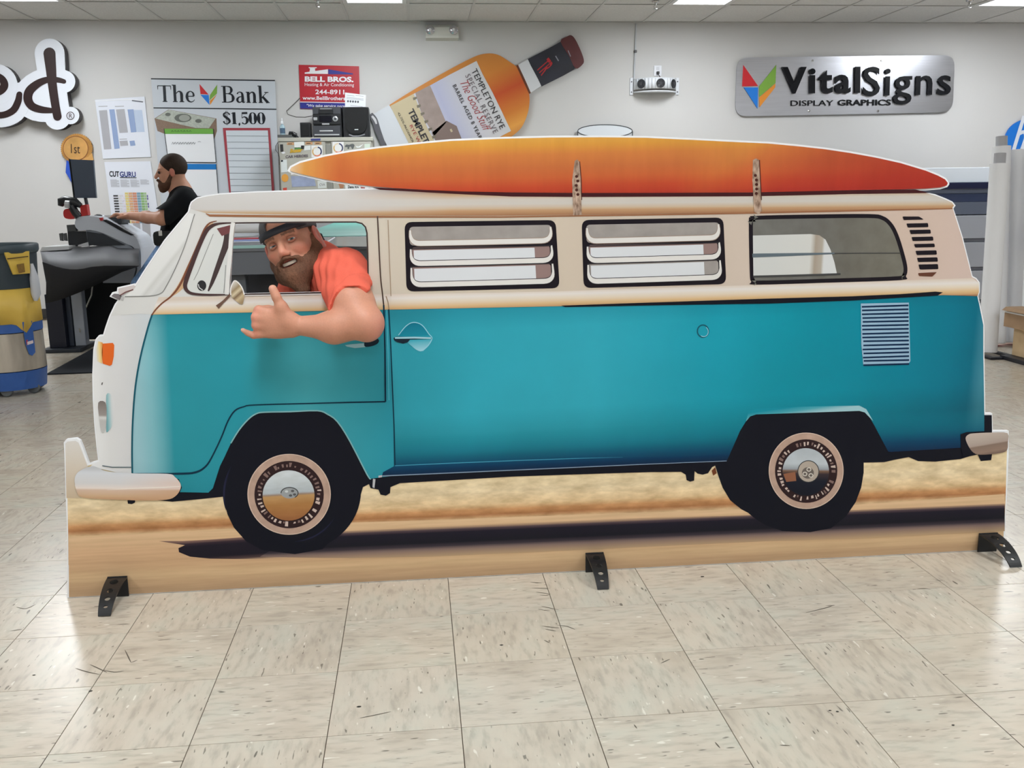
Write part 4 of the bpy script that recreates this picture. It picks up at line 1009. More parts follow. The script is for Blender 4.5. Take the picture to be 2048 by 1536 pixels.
# ---- serif letters as brush strokes in a unit box (x right, y up)
def serif(ch, bold=1.0):
    h, t = 0.05, 0.16*bold
    sf = lambda x, y, w=0.13: [(x-w, y, h), (x+w, y, h)]
    if ch == 'T': return 0.72, [[(0.36, 0, t), (0.36, 1, t)], sf(0.36, 0.02), [(0.0, 0.97, h), (0.72, 0.97, h)], [(0.015, 0.98, h), (0.0, 0.74, 0.025)], [(0.705, 0.98, h), (0.72, 0.74, 0.025)]]
    if ch == 'h': return 0.66, [[(0.14, 0, t), (0.14, 1.04, t)], sf(0.14, 0.02), [(0.0, 1.02, h), (0.14, 1.02, h)], [(0.2, 0.5, 0.04), (0.32, 0.63, 0.06), (0.44, 0.62, 0.1), (0.5, 0.48, t), (0.5, 0.2, t), (0.5, 0, t)], sf(0.5, 0.02)]
    if ch == 'n': return 0.66, [[(0.14, 0, t), (0.14, 0.66, t)], sf(0.14, 0.02), [(0.0, 0.64, h), (0.14, 0.64, h)], [(0.2, 0.5, 0.04), (0.32, 0.63, 0.06), (0.44, 0.62, 0.1), (0.5, 0.48, t), (0.5, 0.2, t), (0.5, 0, t)], sf(0.5, 0.02)]
    if ch == 'e': return 0.52, [[(0.08, 0.36, h), (0.46, 0.36, h)], [(0.44, 0.37, 0.12), (0.42, 0.55, 0.09), (0.28, 0.655, 0.05), (0.13, 0.56, 0.11), (0.075, 0.34, t), (0.13, 0.1, 0.11), (0.28, 0.015, 0.06), (0.42, 0.07, 0.04), (0.48, 0.16, 0.03)]]
    if ch == 'a': return 0.54, [[(0.1, 0.52, 0.1), (0.15, 0.62, 0.05), (0.28, 0.64, 0.06), (0.38, 0.55, 0.12), (0.4, 0.3, t), (0.4, 0.1, t), (0.45, 0.02, 0.08), (0.54, 0.06, 0.03)], [(0.38, 0.37, 0.04), (0.2, 0.34, 0.07), (0.08, 0.2, 0.14), (0.13, 0.05, 0.1), (0.26, 0.03, 0.06), (0.38, 0.14, 0.04)]]
    if ch == 'k': return 0.68, [[(0.14, 0, t), (0.14, 1.04, t)], sf(0.14, 0.02), [(0.0, 1.02, h), (0.14, 1.02, h)], [(0.18, 0.28, 0.04), (0.5, 0.62, 0.04)], sf(0.5, 0.64, 0.12), [(0.26, 0.38, t*0.8), (0.56, 0.02, t)], sf(0.56, 0.02, 0.11)]
    if ch == 'B': return 0.78, [[(0.18, 0, t), (0.18, 1, t)], [(0.0, 0.02, h), (0.4, 0.02, h)], [(0.0, 0.98, h), (0.4, 0.98, h)], [(0.2, 0.535, h), (0.42, 0.535, h)], [(0.36, 0.98, h), (0.54, 0.93, 0.1), (0.6, 0.76, t), (0.54, 0.6, 0.1), (0.4, 0.535, h)], [(0.38, 0.535, h), (0.6, 0.48, 0.1), (0.68, 0.27, t*1.1), (0.6, 0.08, 0.1), (0.38, 0.02, h)]]
    if ch == '$': return 0.6, [[(0.26, -0.1, 0.035), (0.26, 1.1, 0.035)], [(0.36, -0.1, 0.035), (0.36, 1.1, 0.035)], [(0.54, 0.78, 0.13), (0.46, 0.93, 0.08), (0.3, 0.98, 0.06), (0.13, 0.88, 0.14), (0.12, 0.7, 0.17), (0.3, 0.53, 0.2), (0.48, 0.36, 0.19), (0.5, 0.16, 0.16), (0.32, 0.02, 0.06), (0.14, 0.06, 0.08), (0.06, 0.24, 0.15)]]
    if ch == '1': return 0.44, [[(0.24, 0, t), (0.24, 1, t)], sf(0.24, 0.02, 0.18), [(0.04, 0.9, h), (0.22, 0.97, 0.07)]]
    if ch == ',': return 0.24, [[(0.1, 0.06, 0.18), (0.15, -0.02, 0.14), (0.1, -0.16, 0.04)]]
    if ch == '5': return 0.58, [[(0.1, 0.93, 0.16), (0.52, 0.95, 0.16)], [(0.11, 0.98, 0.04), (0.09, 0.5, 0.04)], [(0.09, 0.5, 0.05), (0.26, 0.62, 0.08), (0.44, 0.5, 0.17), (0.48, 0.28, t), (0.38, 0.06, 0.12), (0.22, 0.02, 0.07), (0.09, 0.12, 0.13)]]
    if ch == '0':
        return 0.6, [[(0.3, 0.985, 0.04), (0.15, 0.88, 0.13), (0.1, 0.5, t*1.15), (0.15, 0.12, 0.13), (0.3, 0.015, 0.04)], [(0.3, 0.985, 0.04), (0.45, 0.88, 0.13), (0.5, 0.5, t*1.15), (0.45, 0.12, 0.13), (0.3, 0.015, 0.04)]]
    return 0.4, []
def serif_word(sheet, name, word, x0, x1, yb0, yb1, ht, m, lay, parent, bold=1.0, gap=0.06, label=None):
    """word between pixels x0..x1 on a baseline yb0->yb1 with cap height ht"""
    tot = sum(serif(c, bold)[0]+gap for c in word)-gap
    sx = (x1-x0)/tot; cur = 0; out = []
    for c in word:
        wd, st = serif(c, bold)
        for q in st:
            r = []
            for (a, b2, w2) in q:
                px = x0+(cur+a)*sx; py = yb0+(yb1-yb0)*(px-x0)/(x1-x0)-b2*ht
                r.append((px+ (b2*ht)*-0.06, py, w2*(sx+ht)/2))
            out.append(r)
        cur += wd+gap
    return sheet.strokes(name, out, m, lay, parent, label=label, n=5)
def board(name, quad, thick, m, label, cat, rad=0, Y=WY-0.004, mside=None):
    """flat panel fixed to the wall: returns (root, sheet)"""
    c = onY(sum(p[0] for p in quad)/4, max(p[1] for p in quad), Y)
    r = empty(name, (c.x, Y, c.z), label, cat)
    sh = Sheet(Y-thick, r, 0.0015)
    pts = rquad(quad, rad) if rad else quad
    mb = MB(); mb.prism([sh.pt(p) for p in pts], (0, thick, 0), side_mi=(1 if mside else None)); mb.build('panel', [m, mside] if mside else m, r)
    return r, sh
# ---- "The V Bank" board
BK, B = board('bank_sign', [(302, 157), (550, 160.5), (563, 470), (328, 480)], 0.012, mat('bank_silver', (196, 202, 210), 0.22, spec=0.6), 'large white board reading The Bank behind the man in black', 'sign board')
B.line('black_bar', [(302, 157.6), (550, 161.2)], 2.4, INK, 1); B.line('black_bar', [(307, 215.8), (553, 218.6)], 2.2, INK, 1)
serif_word(B, 'word_the', 'The', 317, 391, 203.5, 204.5, 33, INK, 1, BK)
serif_word(B, 'word_bank', 'Bank', 444, 540, 205, 206, 33, INK, 1, BK)
serif_word(B, 'price', '$1,500', 446, 531, 248, 248.5, 23.5, INK, 1, BK, bold=1.5, gap=0.03)
def vlogo(sh, par, P, lay=1, thick=0.0):
    cols = [('red', (196, 34, 44)), ('blue', (24, 120, 214)), ('green', (122, 168, 64)), ('orange', (226, 142, 50))]
    for (nm, c), q in zip(cols, P): sh.poly('logo_facet', q, mat('logo_'+nm, c, 0.35), lay, parent=par, label=nm+' facet of the winged V logo', thick=thick)
vlogo(B, BK, [[(399, 168), (417, 189), (401, 188)], [(401, 189.5), (417.5, 190), (419, 210)], [(434.5, 169), (434, 187), (419, 201), (420, 190)], [(434, 188.5), (420.5, 210), (419.5, 202)]])
mon = B.poly('cash_picture', [(309, 237), (337, 219), (433, 237), (434, 262), (428, 280), (420, 266), (330, 268), (315, 262)], mat('cash_side', (126, 104, 88), 0.5, noise=(60, 0.2), stretch=(1, 1, 6)), 1, label='printed picture of a stack of banknotes')
bill = B.poly('banknote', [(311, 237), (337.5, 219.5), (431, 237.5), (418, 256.5), (392, 256), (365, 250)], mat('cash_top', (170, 176, 166), 0.5, noise=(50, 0.15)), 2, parent=mon)
B.poly('banknote_oval', ell(366, 236, 17, 8.5, 20), mat('cash_dark', (96, 100, 94), 0.5), 3, parent=mon); B.poly('banknote_oval', ell(369, 236, 11, 6.5, 18), mat('cash_mid', (150, 154, 146), 0.5), 4, parent=mon)
B.poly('banknote_seal', ell(336, 229, 5.5, 3.4, 14), mat('cash_dark', (96, 100, 94), 0.5), 3, parent=mon); B.poly('banknote_seal', ell(397, 242, 6.5, 3.8, 14), mat('cash_dark', (96, 100, 94), 0.5), 3, parent=mon)
nb = B.poly('note_sheet', [(328.5, 257.5), (426.5, 257.5), (432.5, 325), (337, 323)], WH, 5, label='white note sheet with green heading')
B.poly('green_band', [(328.5, 257.5), (426.5, 257.5), (427, 268), (329.5, 268)], mat('note_green', (104, 164, 66), 0.4), 6, parent=nb)
B.line('note_edge', [(328.5, 257.5), (337, 323)], 1.1, INK, 6, parent=nb); B.line('note_edge', [(426.5, 257.5), (432.5, 325)], 1.1, INK, 6, parent=nb); B.line('note_edge', [(337, 324), (432.5, 325)], 1.1, INK, 6, parent=nb)
hw = [[(344+k*5.2, 289-(k % 3)*1.0, 0.7), (346+k*5.2, 284.5, 0.7), (347.5+k*5.2, 288.5, 0.7), (349.5+k*5.2, 285, 0.7)] for k in range(9)]+[[(396, 284, 0.7), (399, 283, 0.7), (402, 284, 0.7)]]
B.strokes('handwriting', hw, mat('pen_grey', (110, 116, 124), 0.5), 6, nb, label='faint pen handwriting')
B.strokes('handwriting', [[(343+k*6, 264-(k % 2), 0.8), (345+k*6, 261, 0.8), (347+k*6, 264, 0.8)] for k in range(7)], mat('pen_green', (48, 92, 36), 0.5), 7, nb)
nb2 = B.poly('note_sheet', [(337.5, 327), (432.5, 328), (437, 392), (346, 392)], WH, 5, label='white note sheet with blue heading')
B.poly('blue_band', [(337.5, 327.5), (432.5, 328.2), (433.3, 339), (339, 339)], mat('note_blue', (6, 116, 192), 0.4), 6, parent=nb2)
B.line('note_edge', [(432.5, 328), (437, 392)], 1.1, INK, 6, parent=nb2); B.line('note_edge', [(346, 393), (437, 393)], 1.1, INK, 6, parent=nb2)
rf = B.poly('ledger', [(446, 256), (540, 256), (550, 400), (460, 400)], mat('ledger_red', (160, 58, 70), 0.4), 5, label='red framed list with ruled lines')
B.poly('ledger_sheet', [(452, 261), (536, 261), (545, 400), (463.5, 400)], mat('ledger_paper', (206, 214, 222), 0.3), 6, parent=rf)
for k in range(11):
    y = 271.8+12.4*k; B.line('ruled_line', [(452.5+0.085*(y-261), y), (537+0.065*(y-261), y+0.4)], 0.8, mat('rule_grey', (120, 126, 134), 0.5), 7, parent=rf)
# ---- "...ed" letter sign
SGN_Y = WY-0.13; pc = onY(70, 245, SGN_Y)
ED = empty('letter_sign', (pc.x, WY, pc.z), 'thick white contour sign with brown script letters ending in ed', 'sign')
E1 = Sheet(SGN_Y, ED, 0.002)
e_str = [[(-40, 196, 15), (-20, 188, 15), (0, 182, 16), (9, 171, 16), (4, 158, 14), (-10, 152, 13), (-28, 160, 14), (-38, 185, 16), (-36, 212, 16), (-18, 228, 14), (6, 230, 13), (26, 221, 14), (36, 204, 14), (39, 189, 12)]]
d_str = [[(99, 107, 24), (102, 138, 21), (105, 170, 18), (110, 205, 17), (115, 233, 17)], [(128, 163, 9), (116, 160, 11), (98, 159, 12), (78, 166, 15), (60, 181, 18), (56, 198, 18), (64, 212, 16), (82, 219, 14), (104, 221, 10)]]
fmat = mat('sign_face_white', (226, 230, 238), 0.25, spec=0.5); smat = mat('sign_return_dark', (42, 36, 40), 0.5)
def contour(strokes, extra, sheet, depth, extra_polys=()):
    # every piece sits a hair behind the one before, so that no two faces coincide
    mb = MB(); n = [0]
    def piece(q):
        n[0] += 1; mb.prism([sheet.pt(x)+Vector((0, 0.00004*n[0], 0)) for x in q], (0, depth, 0), 0, side_mi=1)
    for stq in strokes:
        pts = crom(stq, 4)
        for p in pts[::2]+[pts[-1]]: piece(ell(p[0], p[1], (p[2]+extra)/2, (p[2]+extra)/2, 28))
    for q in extra_polys: piece(q)
    for stq in strokes:
        pts = crom(stq, 4); L, R = ribbon([p[:2] for p in pts], [p[2]+extra for p in pts])
        for i in range(len(L)-1): piece((L[i], L[i+1], R[i+1], R[i]))
    return mb
fill = [[(-20, 170), (40, 165), (90, 165), (110, 225), (60, 228), (20, 225), (-30, 225)], [(70, 180), (120, 170), (125, 225), (110, 240), (80, 232)], ell(141, 231, 17.5, 17.5, 24), [(112, 215), (128, 212), (140, 222), (132, 246), (112, 244)]]
contour(e_str+d_str, 36, E1, 0.10, fill).build('contour_panel', [fmat, smat], ED, label='white face with dark brown returns')
lb = mat('sign_brown', (46, 30, 30), 0.35)
def rounded(sheet, name, strokes, m, lay, par, depth=0.004):
    mb = MB(); n = 0
    for stq in strokes:
        pts = crom(stq, 6); L, R = ribbon([p[:2] for p in pts], [p[2] for p in pts])
        for i in range(len(L)-1): n += 1; mb.add([sheet.W(x, lay+0.01*n) for x in (L[i], L[i+1], R[i+1], R[i])], [(0, 1, 2, 3)])
        for p in (pts[0], pts[-1]): n += 1; mb.add([sheet.W(x, lay+0.01*n) for x in ell(p[0], p[1], p[2]/2, p[2]/2, 18)], [tuple(range(18))])
    return mb.build(name, m, par, fix=False)
rounded(E1, 'letter_e', e_str, lb, 1, ED); rounded(E1, 'letter_d', d_str, lb, 1, ED)
E1.line('trademark_ring', ell(141, 231.5, 7.4, 7.4, 28), 1.3, lb, 1, closed=True); E1.text('trademark_letter', 'R', (138.2, 236), (144.6, 236), (138.2, 227), lb, 1)
# ---- award rosette
RY = WY-0.03; pc = onY(152, 322, RY)
RO = empty('award_rosette', (pc.x, WY, pc.z), 'gold 1st place rosette with blue ribbon above the dark monitor', 'rosette'); R1 = Sheet(RY, RO, 0.002)
GOLD = mat('rosette_gold', (206, 152, 84), 0.3, 0.35, noise=(9, 0.25)); GOLD2 = mat('rosette_gold_light', (224, 172, 104), 0.28, 0.3, noise=(7, 0.2))
teeth = []
for i in range(88):
    a = 2*math.pi*i/88; r = 32.5 if i % 2 else 30.5; teeth.append((153+r*math.cos(a), 297+r*0.93*math.sin(a)))
R1.poly('rosette_edge', teeth, GOLD, 0, thick=0.02); R1.poly('rosette_disc', ell(151.5, 297, 24.5, 24, 40), GOLD2, 1); R1.line('rosette_rim', ell(151.5, 297, 25, 24.4, 40), 1.6, mat('rosette_brown', (150, 96, 52), 0.4), 2, closed=True)
R1.text('rosette_text', '1st', (142.5, 306.5), (160.5, 307), (142, 288), mat('rosette_ink', (40, 22, 14), 0.5), 3, bold=-0.005)
R1.poly('ribbon_blue', [(133, 318), (150, 320), (146, 372), (138, 356), (131, 345)], mat('ribbon_blue', (44, 84, 190), 0.4), -1, thick=0.008)
R1.poly('ribbon_tail', [(158, 318), (176, 314), (184, 306), (187, 320), (176, 322)], GOLD2, 1, thick=0.006)
# ---- price chart in a clear sleeve, and the cutting chart below it
P1, Q1 = board('wall_chart', [(190, 199.5), (289, 193), (302, 314), (206, 317.5)], 0.004, mat('paper_white', (226, 230, 240), 0.25, spec=0.5), 'white price chart in a plastic sleeve left of the bank board', 'poster')
GR1, BL1, BL2 = mat('chart_grey', (168, 168, 174), 0.5), mat('chart_blue', (140, 160, 198), 0.5), mat('chart_pale', (184, 198, 220), 0.5)
for q, m in (([(198, 221), (214, 220), (223, 298), (208, 299)], GR1), ([(218.5, 219), (229, 218.5), (239.5, 297), (229, 298)], BL1), ([(232, 219), (249, 218), (256, 265), (239, 266)], GR1), ([(255, 219), (267, 218.5), (273, 264), (262, 265)], BL1), ([(267.5, 220), (284, 220), (289.5, 264), (273.5, 264)], BL2), ([(239, 282), (255, 281), (256.5, 291), (241, 292)], GR1), ([(259, 282), (269, 281), (271, 291), (261, 292)], BL1)):
    Q1.poly('chart_column', q, m, 1)
for (x, y, l) in ((197, 213, 18), (230, 213, 18), (239, 278.5, 15)): Q1.line('chart_caption', [(x, y), (x+l, y-0.5)], 1.6, GR1, 1)
Q1.line('sleeve_fold', [(190, 202), (230, 200), (262, 199), (289, 202)], 1.4, mat('sleeve_shine', (246, 248, 252), 0.15), 2); Q1.line('sleeve_fold', [(264, 201), (286, 204)], 2.2, mat('sleeve_dark', (96, 98, 112), 0.4), 2)
P2, Q2 = board('wall_chart', [(208.5, 324), (301, 322.5), (328, 500), (232, 502)], 0.004, mat('paper_white', (226, 230, 240), 0.25), 'white cutting chart headed CUTGURU behind the standing man', 'poster')
NV = mat('chart_navy', (24, 44, 116), 0.5)
Q2.text('word', 'CUT', (219, 353.5), (238.5, 354), (218.5, 342), INK, 1, bold=0.03); Q2.text('word', 'GURU', (240, 354), (272, 354.5), (239, 343), NV, 1, bold=0.03)
Q2.line('underline', [(240, 355), (273, 355.5)], 1.6, INK, 1)
for c in range(4):
    for k in range(9 if c < 3 else 6):
        x = 220.5+20*c+0.12*k*1.7; y = 359.5+1.75*k; Q2.line('text_line', [(x, y), (x+(17 if k % 3 else 13), y)], 0.7, GR1, 1)
hues = [(60, 58, 60), (216, 214, 216), (222, 214, 226), (222, 206, 130), (214, 164, 120), (206, 140, 112), (120, 156, 176), (136, 176, 112), (160, 190, 140), (226, 226, 230), (96, 90, 150)]
bx = [226, 236, 243, 249.5, 257, 265, 273.5, 281, 288, 293, 296]
for c in range(10):
    for k in range(12):
        x0 = bx[c]+0.11*k*5; y = 385+5.2*k
        if c < 3 and k < 1: continue
        cc = hues[c] if not (c == 9 and k % 3) else hues[10]
        Q2.poly('chart_cell', [(x0, y), (x0+(bx[c+1]-bx[c])-0.6, y), (x0+(bx[c+1]-bx[c])-0.4, y+(3.0 if c < 3 else 4.2)), (x0+0.3, y+(3.0 if c < 3 else 4.2))], mat('cell_%d' % (hues.index(cc)), cc, 0.5, noise=(90, 0.2)), 1)
for (x0, x1, y0, y1) in ((249, 262, 452, 480), (266, 280, 446, 482), (284, 300, 446, 488)): Q2.poly('chart_block', [(x0, y0), (x1, y0), (x1+3, y1), (x0+3, y1)], GR1, 1)
# ---- red heating company sign
P3, Q3 = board('company_sign', [(597.5, 129.5), (718, 132.5), (720, 220), (600.7, 217.5)], 0.006, mat('sign_red', (182, 28, 44), 0.4), 'red and blue heating company sign above the stereo', 'sign')
TW = mat('sign_white', (236, 236, 240), 0.4)
Q3.poly('blue_band', [(600, 205), (719.6, 207), (720, 219.6), (600.7, 217)], mat('sign_blue', (40, 46, 140), 0.4), 1); Q3.line('white_rule', [(600, 204), (719.6, 206)], 1.5, TW, 2)
Q3.poly('roof_mark', [(609.5, 147.5), (609.5, 145), (619, 143.5), (620, 137), (617.5, 136), (617.5, 134.5), (633.5, 134.5), (633.5, 136), (630, 137), (630.5, 142), (656, 138.5), (656, 148)], TW, 1); Q3.poly('roof_mark', [(656.5, 138.5), (706, 147), (706, 149), (656.5, 148.5)], mat('sign_blue', (40, 46, 140), 0.4), 1)
Q3.text('word', 'BELL BROS.', (609.5, 163.5), (707, 164.5), (609.5, 152.5), TW, 1, bold=0.045); Q3.text('word', 'Heating & Air Conditioning', (609.5, 174), (708, 175), (609.5, 165.5), TW, 1)
Q3.text('word', '244-8911', (630.7, 188.5), (688.5, 189), (630.7, 179), TW, 1, bold=0.02); Q3.text('word', 'www.BellBrothers.com', (605, 199.5), (713, 201), (605, 192), TW, 1, bold=0.02)
Q3.text('word', '"We take service personally"', (613.5, 215.5), (712, 217), (613.5, 208), TW, 2, shear=0.15, bold=0.01)
# ---- whiskey bottle cutout
BT_Y = WY-0.05; pc = onY(900, 395, BT_Y)
BOT = empty('bottle_cutout', (pc.x, WY, pc.z), 'huge tilted whiskey bottle cutout with amber body above the surfboard', 'cutout'); W1 = Sheet(BT_Y, BOT, 0.0015); bo0 = ORG[BOT.name]
body = crom([(778.6, 210), (823, 182), (884, 147), (945, 115), (973, 107), (996, 109.5), (1017, 122), (1033, 133)], 4)+[(1058.5, 186)]+crom([(1058.5, 187), (1059, 205), (1055, 228), (1043, 255), (1022, 274), (990, 296), (930, 330), (868, 362)], 4)
AMB = gradmat('bottle_amber', bo0, W1.pt((945, 115)), W1.pt((1022, 274)), [(0, (196, 128, 60)), (0.25, (204, 128, 54)), (0.5, (190, 78, 36)), (0.75, (204, 122, 48)), (0.9, (224, 156, 70)), (1, (198, 130, 64))], rough=0.3, spec=0.4)
W1.poly('bottle_body', body, AMB, 0, thick=0.02, label='amber whiskey')
W1.poly('bottle_base', [(743, 232), (750, 226), (778.6, 210), (868, 362), (842, 404), (800, 340)], mat('bottle_clear', (206, 210, 216), 0.2), 0, thick=0.02, label='clear glass foot of the bottle')
W1.strokes('base_reflection', [[(741, 228, 9), (749, 240, 12), (756, 262, 12), (768, 290, 8), (778, 305, 5)], [(748, 250, 4), (760, 280, 5), (770, 300, 4)]], mat('glass_dark', (92, 92, 98), 0.3), 1, BOT); W1.strokes('base_reflection', [[(744, 232, 4), (750, 240, 5), (753, 248, 3)]], mat('glass_light', (206, 206, 210), 0.3), 2, BOT)
LA, LB_, LC, LD = (780.5, 212), (953, 122), (1022, 262), (850, 352)
LAB = W1.poly('bottle_label', [LA, (815, 194), (860, 171), (900, 149), LB_, (965, 148), (985, 185), (1003, 222), LC, LD], gradmat('label_sky', bo0, W1.pt((860, 250)), W1.pt((985, 190)), [(0, (196, 196, 206)), (0.3, (176, 178, 204)), (0.55, (196, 196, 206)), (0.75, (204, 202, 206)), (1, (204, 204, 206))], rough=0.45), 2, label='printed paper label with a barn')
lq = lambda s, t: bil([LA, LB_, LC, LD], s, t)
W1.poly('label_tan', [lq(0, 0), lq(0.27, 0.0), lq(0.24, 0.5), lq(0.27, 1), lq(0, 1)], mat('label_tan', (190, 176, 144), 0.5), 3, parent=LAB)
W1.poly('barn_roof', [lq(0.29, 0.0), lq(0.46, 0.0), lq(0.44, 0.52), lq(0.27, 0.60), lq(0.25, 0.3)], mat('barn_roof', (150, 134, 128), 0.5, noise=(8, 0.12)), 4, parent=LAB)
W1.poly('barn_wall', [lq(0.26, 0.55), lq(0.45, 0.50), lq(0.52, 0.62), lq(0.50, 0.9), lq(0.45, 1.0), lq(0.25, 1.0)], mat('barn_wall', (122, 104, 98), 0.5), 4, parent=LAB)
for k in range(8): W1.poly('barn_post', [lq(0.245, 0.04+0.11*k), lq(0.285, 0.05+0.11*k), lq(0.28, 0.075+0.11*k), lq(0.24, 0.075+0.11*k)], mat('barn_post', (112, 104, 90), 0.5), 5, parent=LAB)
for (s2, t2) in ((0.36, 0.80), (0.40, 0.86), (0.34, 0.93), (0.44, 0.62)): W1.poly('barn_window', [lq(s2, t2), lq(s2+0.02, t2), lq(s2+0.02, t2+0.04), lq(s2, t2+0.04)], mat('label_tan', (190, 176, 144), 0.5), 5, parent=LAB)
def ltext(body_, s_base, t0, t1, hgt, m, bold=0.0, shear=0.0, sp=1.0):
    bl = lq(s_base, t0); br = lq(s_base, t1); u = lq(s_base+hgt, t0)
    W1.text('label_text', body_, bl, br, u, m, 6, LAB, bold=bold, shear=shear, spacing=sp)
TI = mat('label_ink', (44, 40, 44), 0.5); TR_ = mat('label_red', (160, 50, 56), 0.5); TG = mat('label_grey', (110, 100, 106), 0.5)
ltext('TEMPLETON RYE', 0.905, 0.08, 0.92, 0.062, TI); ltext('SPECIAL RESERVE', 0.825, 0.10, 0.93, 0.055, TG, sp=1.2); ltext('The Good Stuff', 0.745, 0.16, 0.86, 0.085, TR_, shear=0.4, bold=-0.01); ltext('BARREL AGED 8 YEARS', 0.665, 0.14, 0.94, 0.040, TI, bold=0.01, sp=1.2)
ltext('TEMPLETON', 0.135, 0.16, 0.82, 0.068, TI, bold=0.03); ltext('RYE WHISKEY', 0.085, 0.34, 0.86, 0.034, TR_); ltext('42.75% ALCOHOL BY VOLUME', 0.035, 0.12, 0.86, 0.022, TI)
NK = W1.poly('bottle_neck', [(1033, 132), (1056, 118), (1083, 172), (1060, 186)], mat('neck_clear', (208, 210, 214), 0.2), 0, thick=0.02)
W1.strokes('neck_ring', [[(1034, 130, 4), (1047, 158, 4.5), (1060, 187, 4)]], mat('neck_amber', (96, 46, 22), 0.3), 1, BOT)
CP = W1.poly('neck_seal', [(1055.5, 118), (1100, 95), (1121, 83.5), (1138, 112), (1150, 138), (1127, 151), (1083, 173), (1076, 158), (1062, 132)], mat('seal_black', (34, 36, 48), 0.35, noise=(5, 0.3)), 1, thick=0.02)
W1.poly('bottle_cap', crom([(1121, 83), (1134, 73), (1142, 70.5), (1150, 78), (1160, 98), (1167.5, 119), (1165, 129), (1151, 137), (1138, 112)], 3, True), mat('cap_maroon', (84, 32, 34), 0.4, noise=(6, 0.25)), 2, thick=0.02)
W1.text('seal_monogram', 'TR', (1072, 137), (1083, 152), (1097, 115), mat('seal_red', (170, 30, 38), 0.4), 3, CP, bold=0.02)
W1.strokes('seal_highlight', [[(1111, 112, 2), (1117, 122, 2)], [(1136, 101, 1.5), (1141, 113, 1.5)]], mat('seal_glint', (150, 150, 160), 0.3), 3, CP)
# ---- drinking glass cutout
GY = WY-0.05; pc = onY(1210, 330, GY); GLS = empty('glass_cutout', (pc.x, WY, pc.z), 'round glass rim cutout peeking over the surfboard', 'cutout'); G1 = Sheet(GY, GLS, 0.0015)
G1.poly('glass_side', [(1154, 264), (1266, 264), (1262, 340), (1160, 340)], mat('glass_print', (196, 200, 204), 0.25), 0, thick=0.015); G1.poly('glass_mouth', ell(1210, 262, 54, 12.5, 40), mat('glass_mouth', (220, 226, 232), 0.2), 1, thick=0.01)
G1.line('glass_rim', ell(1210, 262, 54.5, 12.5, 44), 1.8, mat('rim_dark', (70, 74, 78), 0.3), 2, closed=True); G1.line('glass_edge', [(1155, 263), (1157, 290), (1160, 330)], 2, mat('rim_dark', (70, 74, 78), 0.3), 2); G1.line('glass_edge', [(1265, 263), (1264, 290), (1262, 330)], 2, mat('rim_dark', (70, 74, 78), 0.3), 2)
# ---- emergency light
pc = onY(884, 77, WY); EM = empty('emergency_light', (pc.x, WY, pc.z), 'white emergency light box with two lamps under the ceiling', 'light')
a, b2 = onY(851, 48, WY-0.09), onY(917, 76, WY-0.09); zt, zb = a.z, b2.z
m = MB(); m.prism([(a.x, WY-0.09, zt-0.03), (a.x, WY-0.09, zb), (a.x, WY, zb-0.015), (a.x, WY, zt), (a.x, WY-0.05, zt)], (b2.x-a.x, 0, 0)); m.build('housing', mat('emergency_white', (210, 210, 202), 0.4), EM)
m = MB(); m.box((a.x-0.004, WY-0.094, zb), (b2.x+0.004, WY-0.09, zb+0.02), bev=0.002); m.build('lip', mat('emergency_white', (210, 210, 202), 0.4), EM)
for u in (860, 907):
    p = onY(u, 60, WY-0.09); l = MB(); l.lathe((p.x, WY-0.09, p.z), [(0.045, 0.01), (0.045, -0.012), (0.035, -0.02), (0.015, -0.024)], 20, axis='Y'); lo_ = l.build('lamp_head', mat('lamp_chrome', (190, 190, 196), 0.15, 0.8), EM, smooth=True)
    l = MB(); l.lathe((p.x, WY-0.09, p.z), [(0.018, -0.02), (0.014, -0.034), (0.004, -0.038)], 14, axis='Y'); l.build('bulb', mat('bulb_glass', (226, 226, 230), 0.1, 0.2), lo_, smooth=True)
# ---- fan unit, socket, conduit
pc = onY(1312, 190, WY); FU = empty('wall_fan_unit', (pc.x, WY, pc.z), 'white curved wall bracket holding three small black fans', 'fan unit')
xa, xb = onY(1270, 175, WY-0.1).x, onY(1356, 175, WY-0.1).x; zt, zb = onY(1310, 157, WY-0.12).z, onY(1310, 178, WY-0.12).z; xm = (xa+xb)/2; hw_ = (xb-xa)/2
WP = mat('fan_white', (222, 226, 232), 0.4)
arc = lambda k, n=16, r=1.0: (xm+hw_*r*math.sin(-1.25+2.5*k/n)/math.sin(1.25), WY-0.02-0.16*(math.cos(-1.25+2.5*k/n)-math.cos(1.25))/(1-math.cos(1.25)))
m = MB()
for k in range(16):
    p, q = arc(k), arc(k+1); m.add([(p[0], p[1], zb), (q[0], q[1], zb), (q[0], q[1], zt), (p[0], p[1], zt)], [(0, 1, 2, 3)])
o = m.build('curved_plate', WP, FU, smooth=True, fix=False); o.modifiers.new('t', 'SOLIDIFY').thickness = 0.006
m = MB(); m.prism([(arc(k)[0], arc(k)[1], zb-0.03) for k in range(17)], (0, 0, 0.012)); m.build('bottom_shelf', WP, FU)
m = MB(); m.prism([(arc(k)[0], arc(k)[1], zt) for k in range(17)], (0, 0, 0.006)); m.build('top_plate', WP, FU)
for s2 in (-1, 1):
    m = MB(); x = xa-0.035 if s2 < 0 else xb; m.box((x, WY-0.012, zb-0.05), (x+0.035, WY, zt+0.02), bev=0.003); e2 = m.build('mounting_ear', WP, FU)
    for z in (zb-0.02, zt-0.02):
        m = MB(); m.lathe((x+0.0175, WY-0.012, z), [(0.008, 0), (0.008, -0.004), (0.004, -0.006)], 10, axis='Y'); m.build('bolt', mat('bolt_grey', (120, 122, 126), 0.3, 0.8), e2)
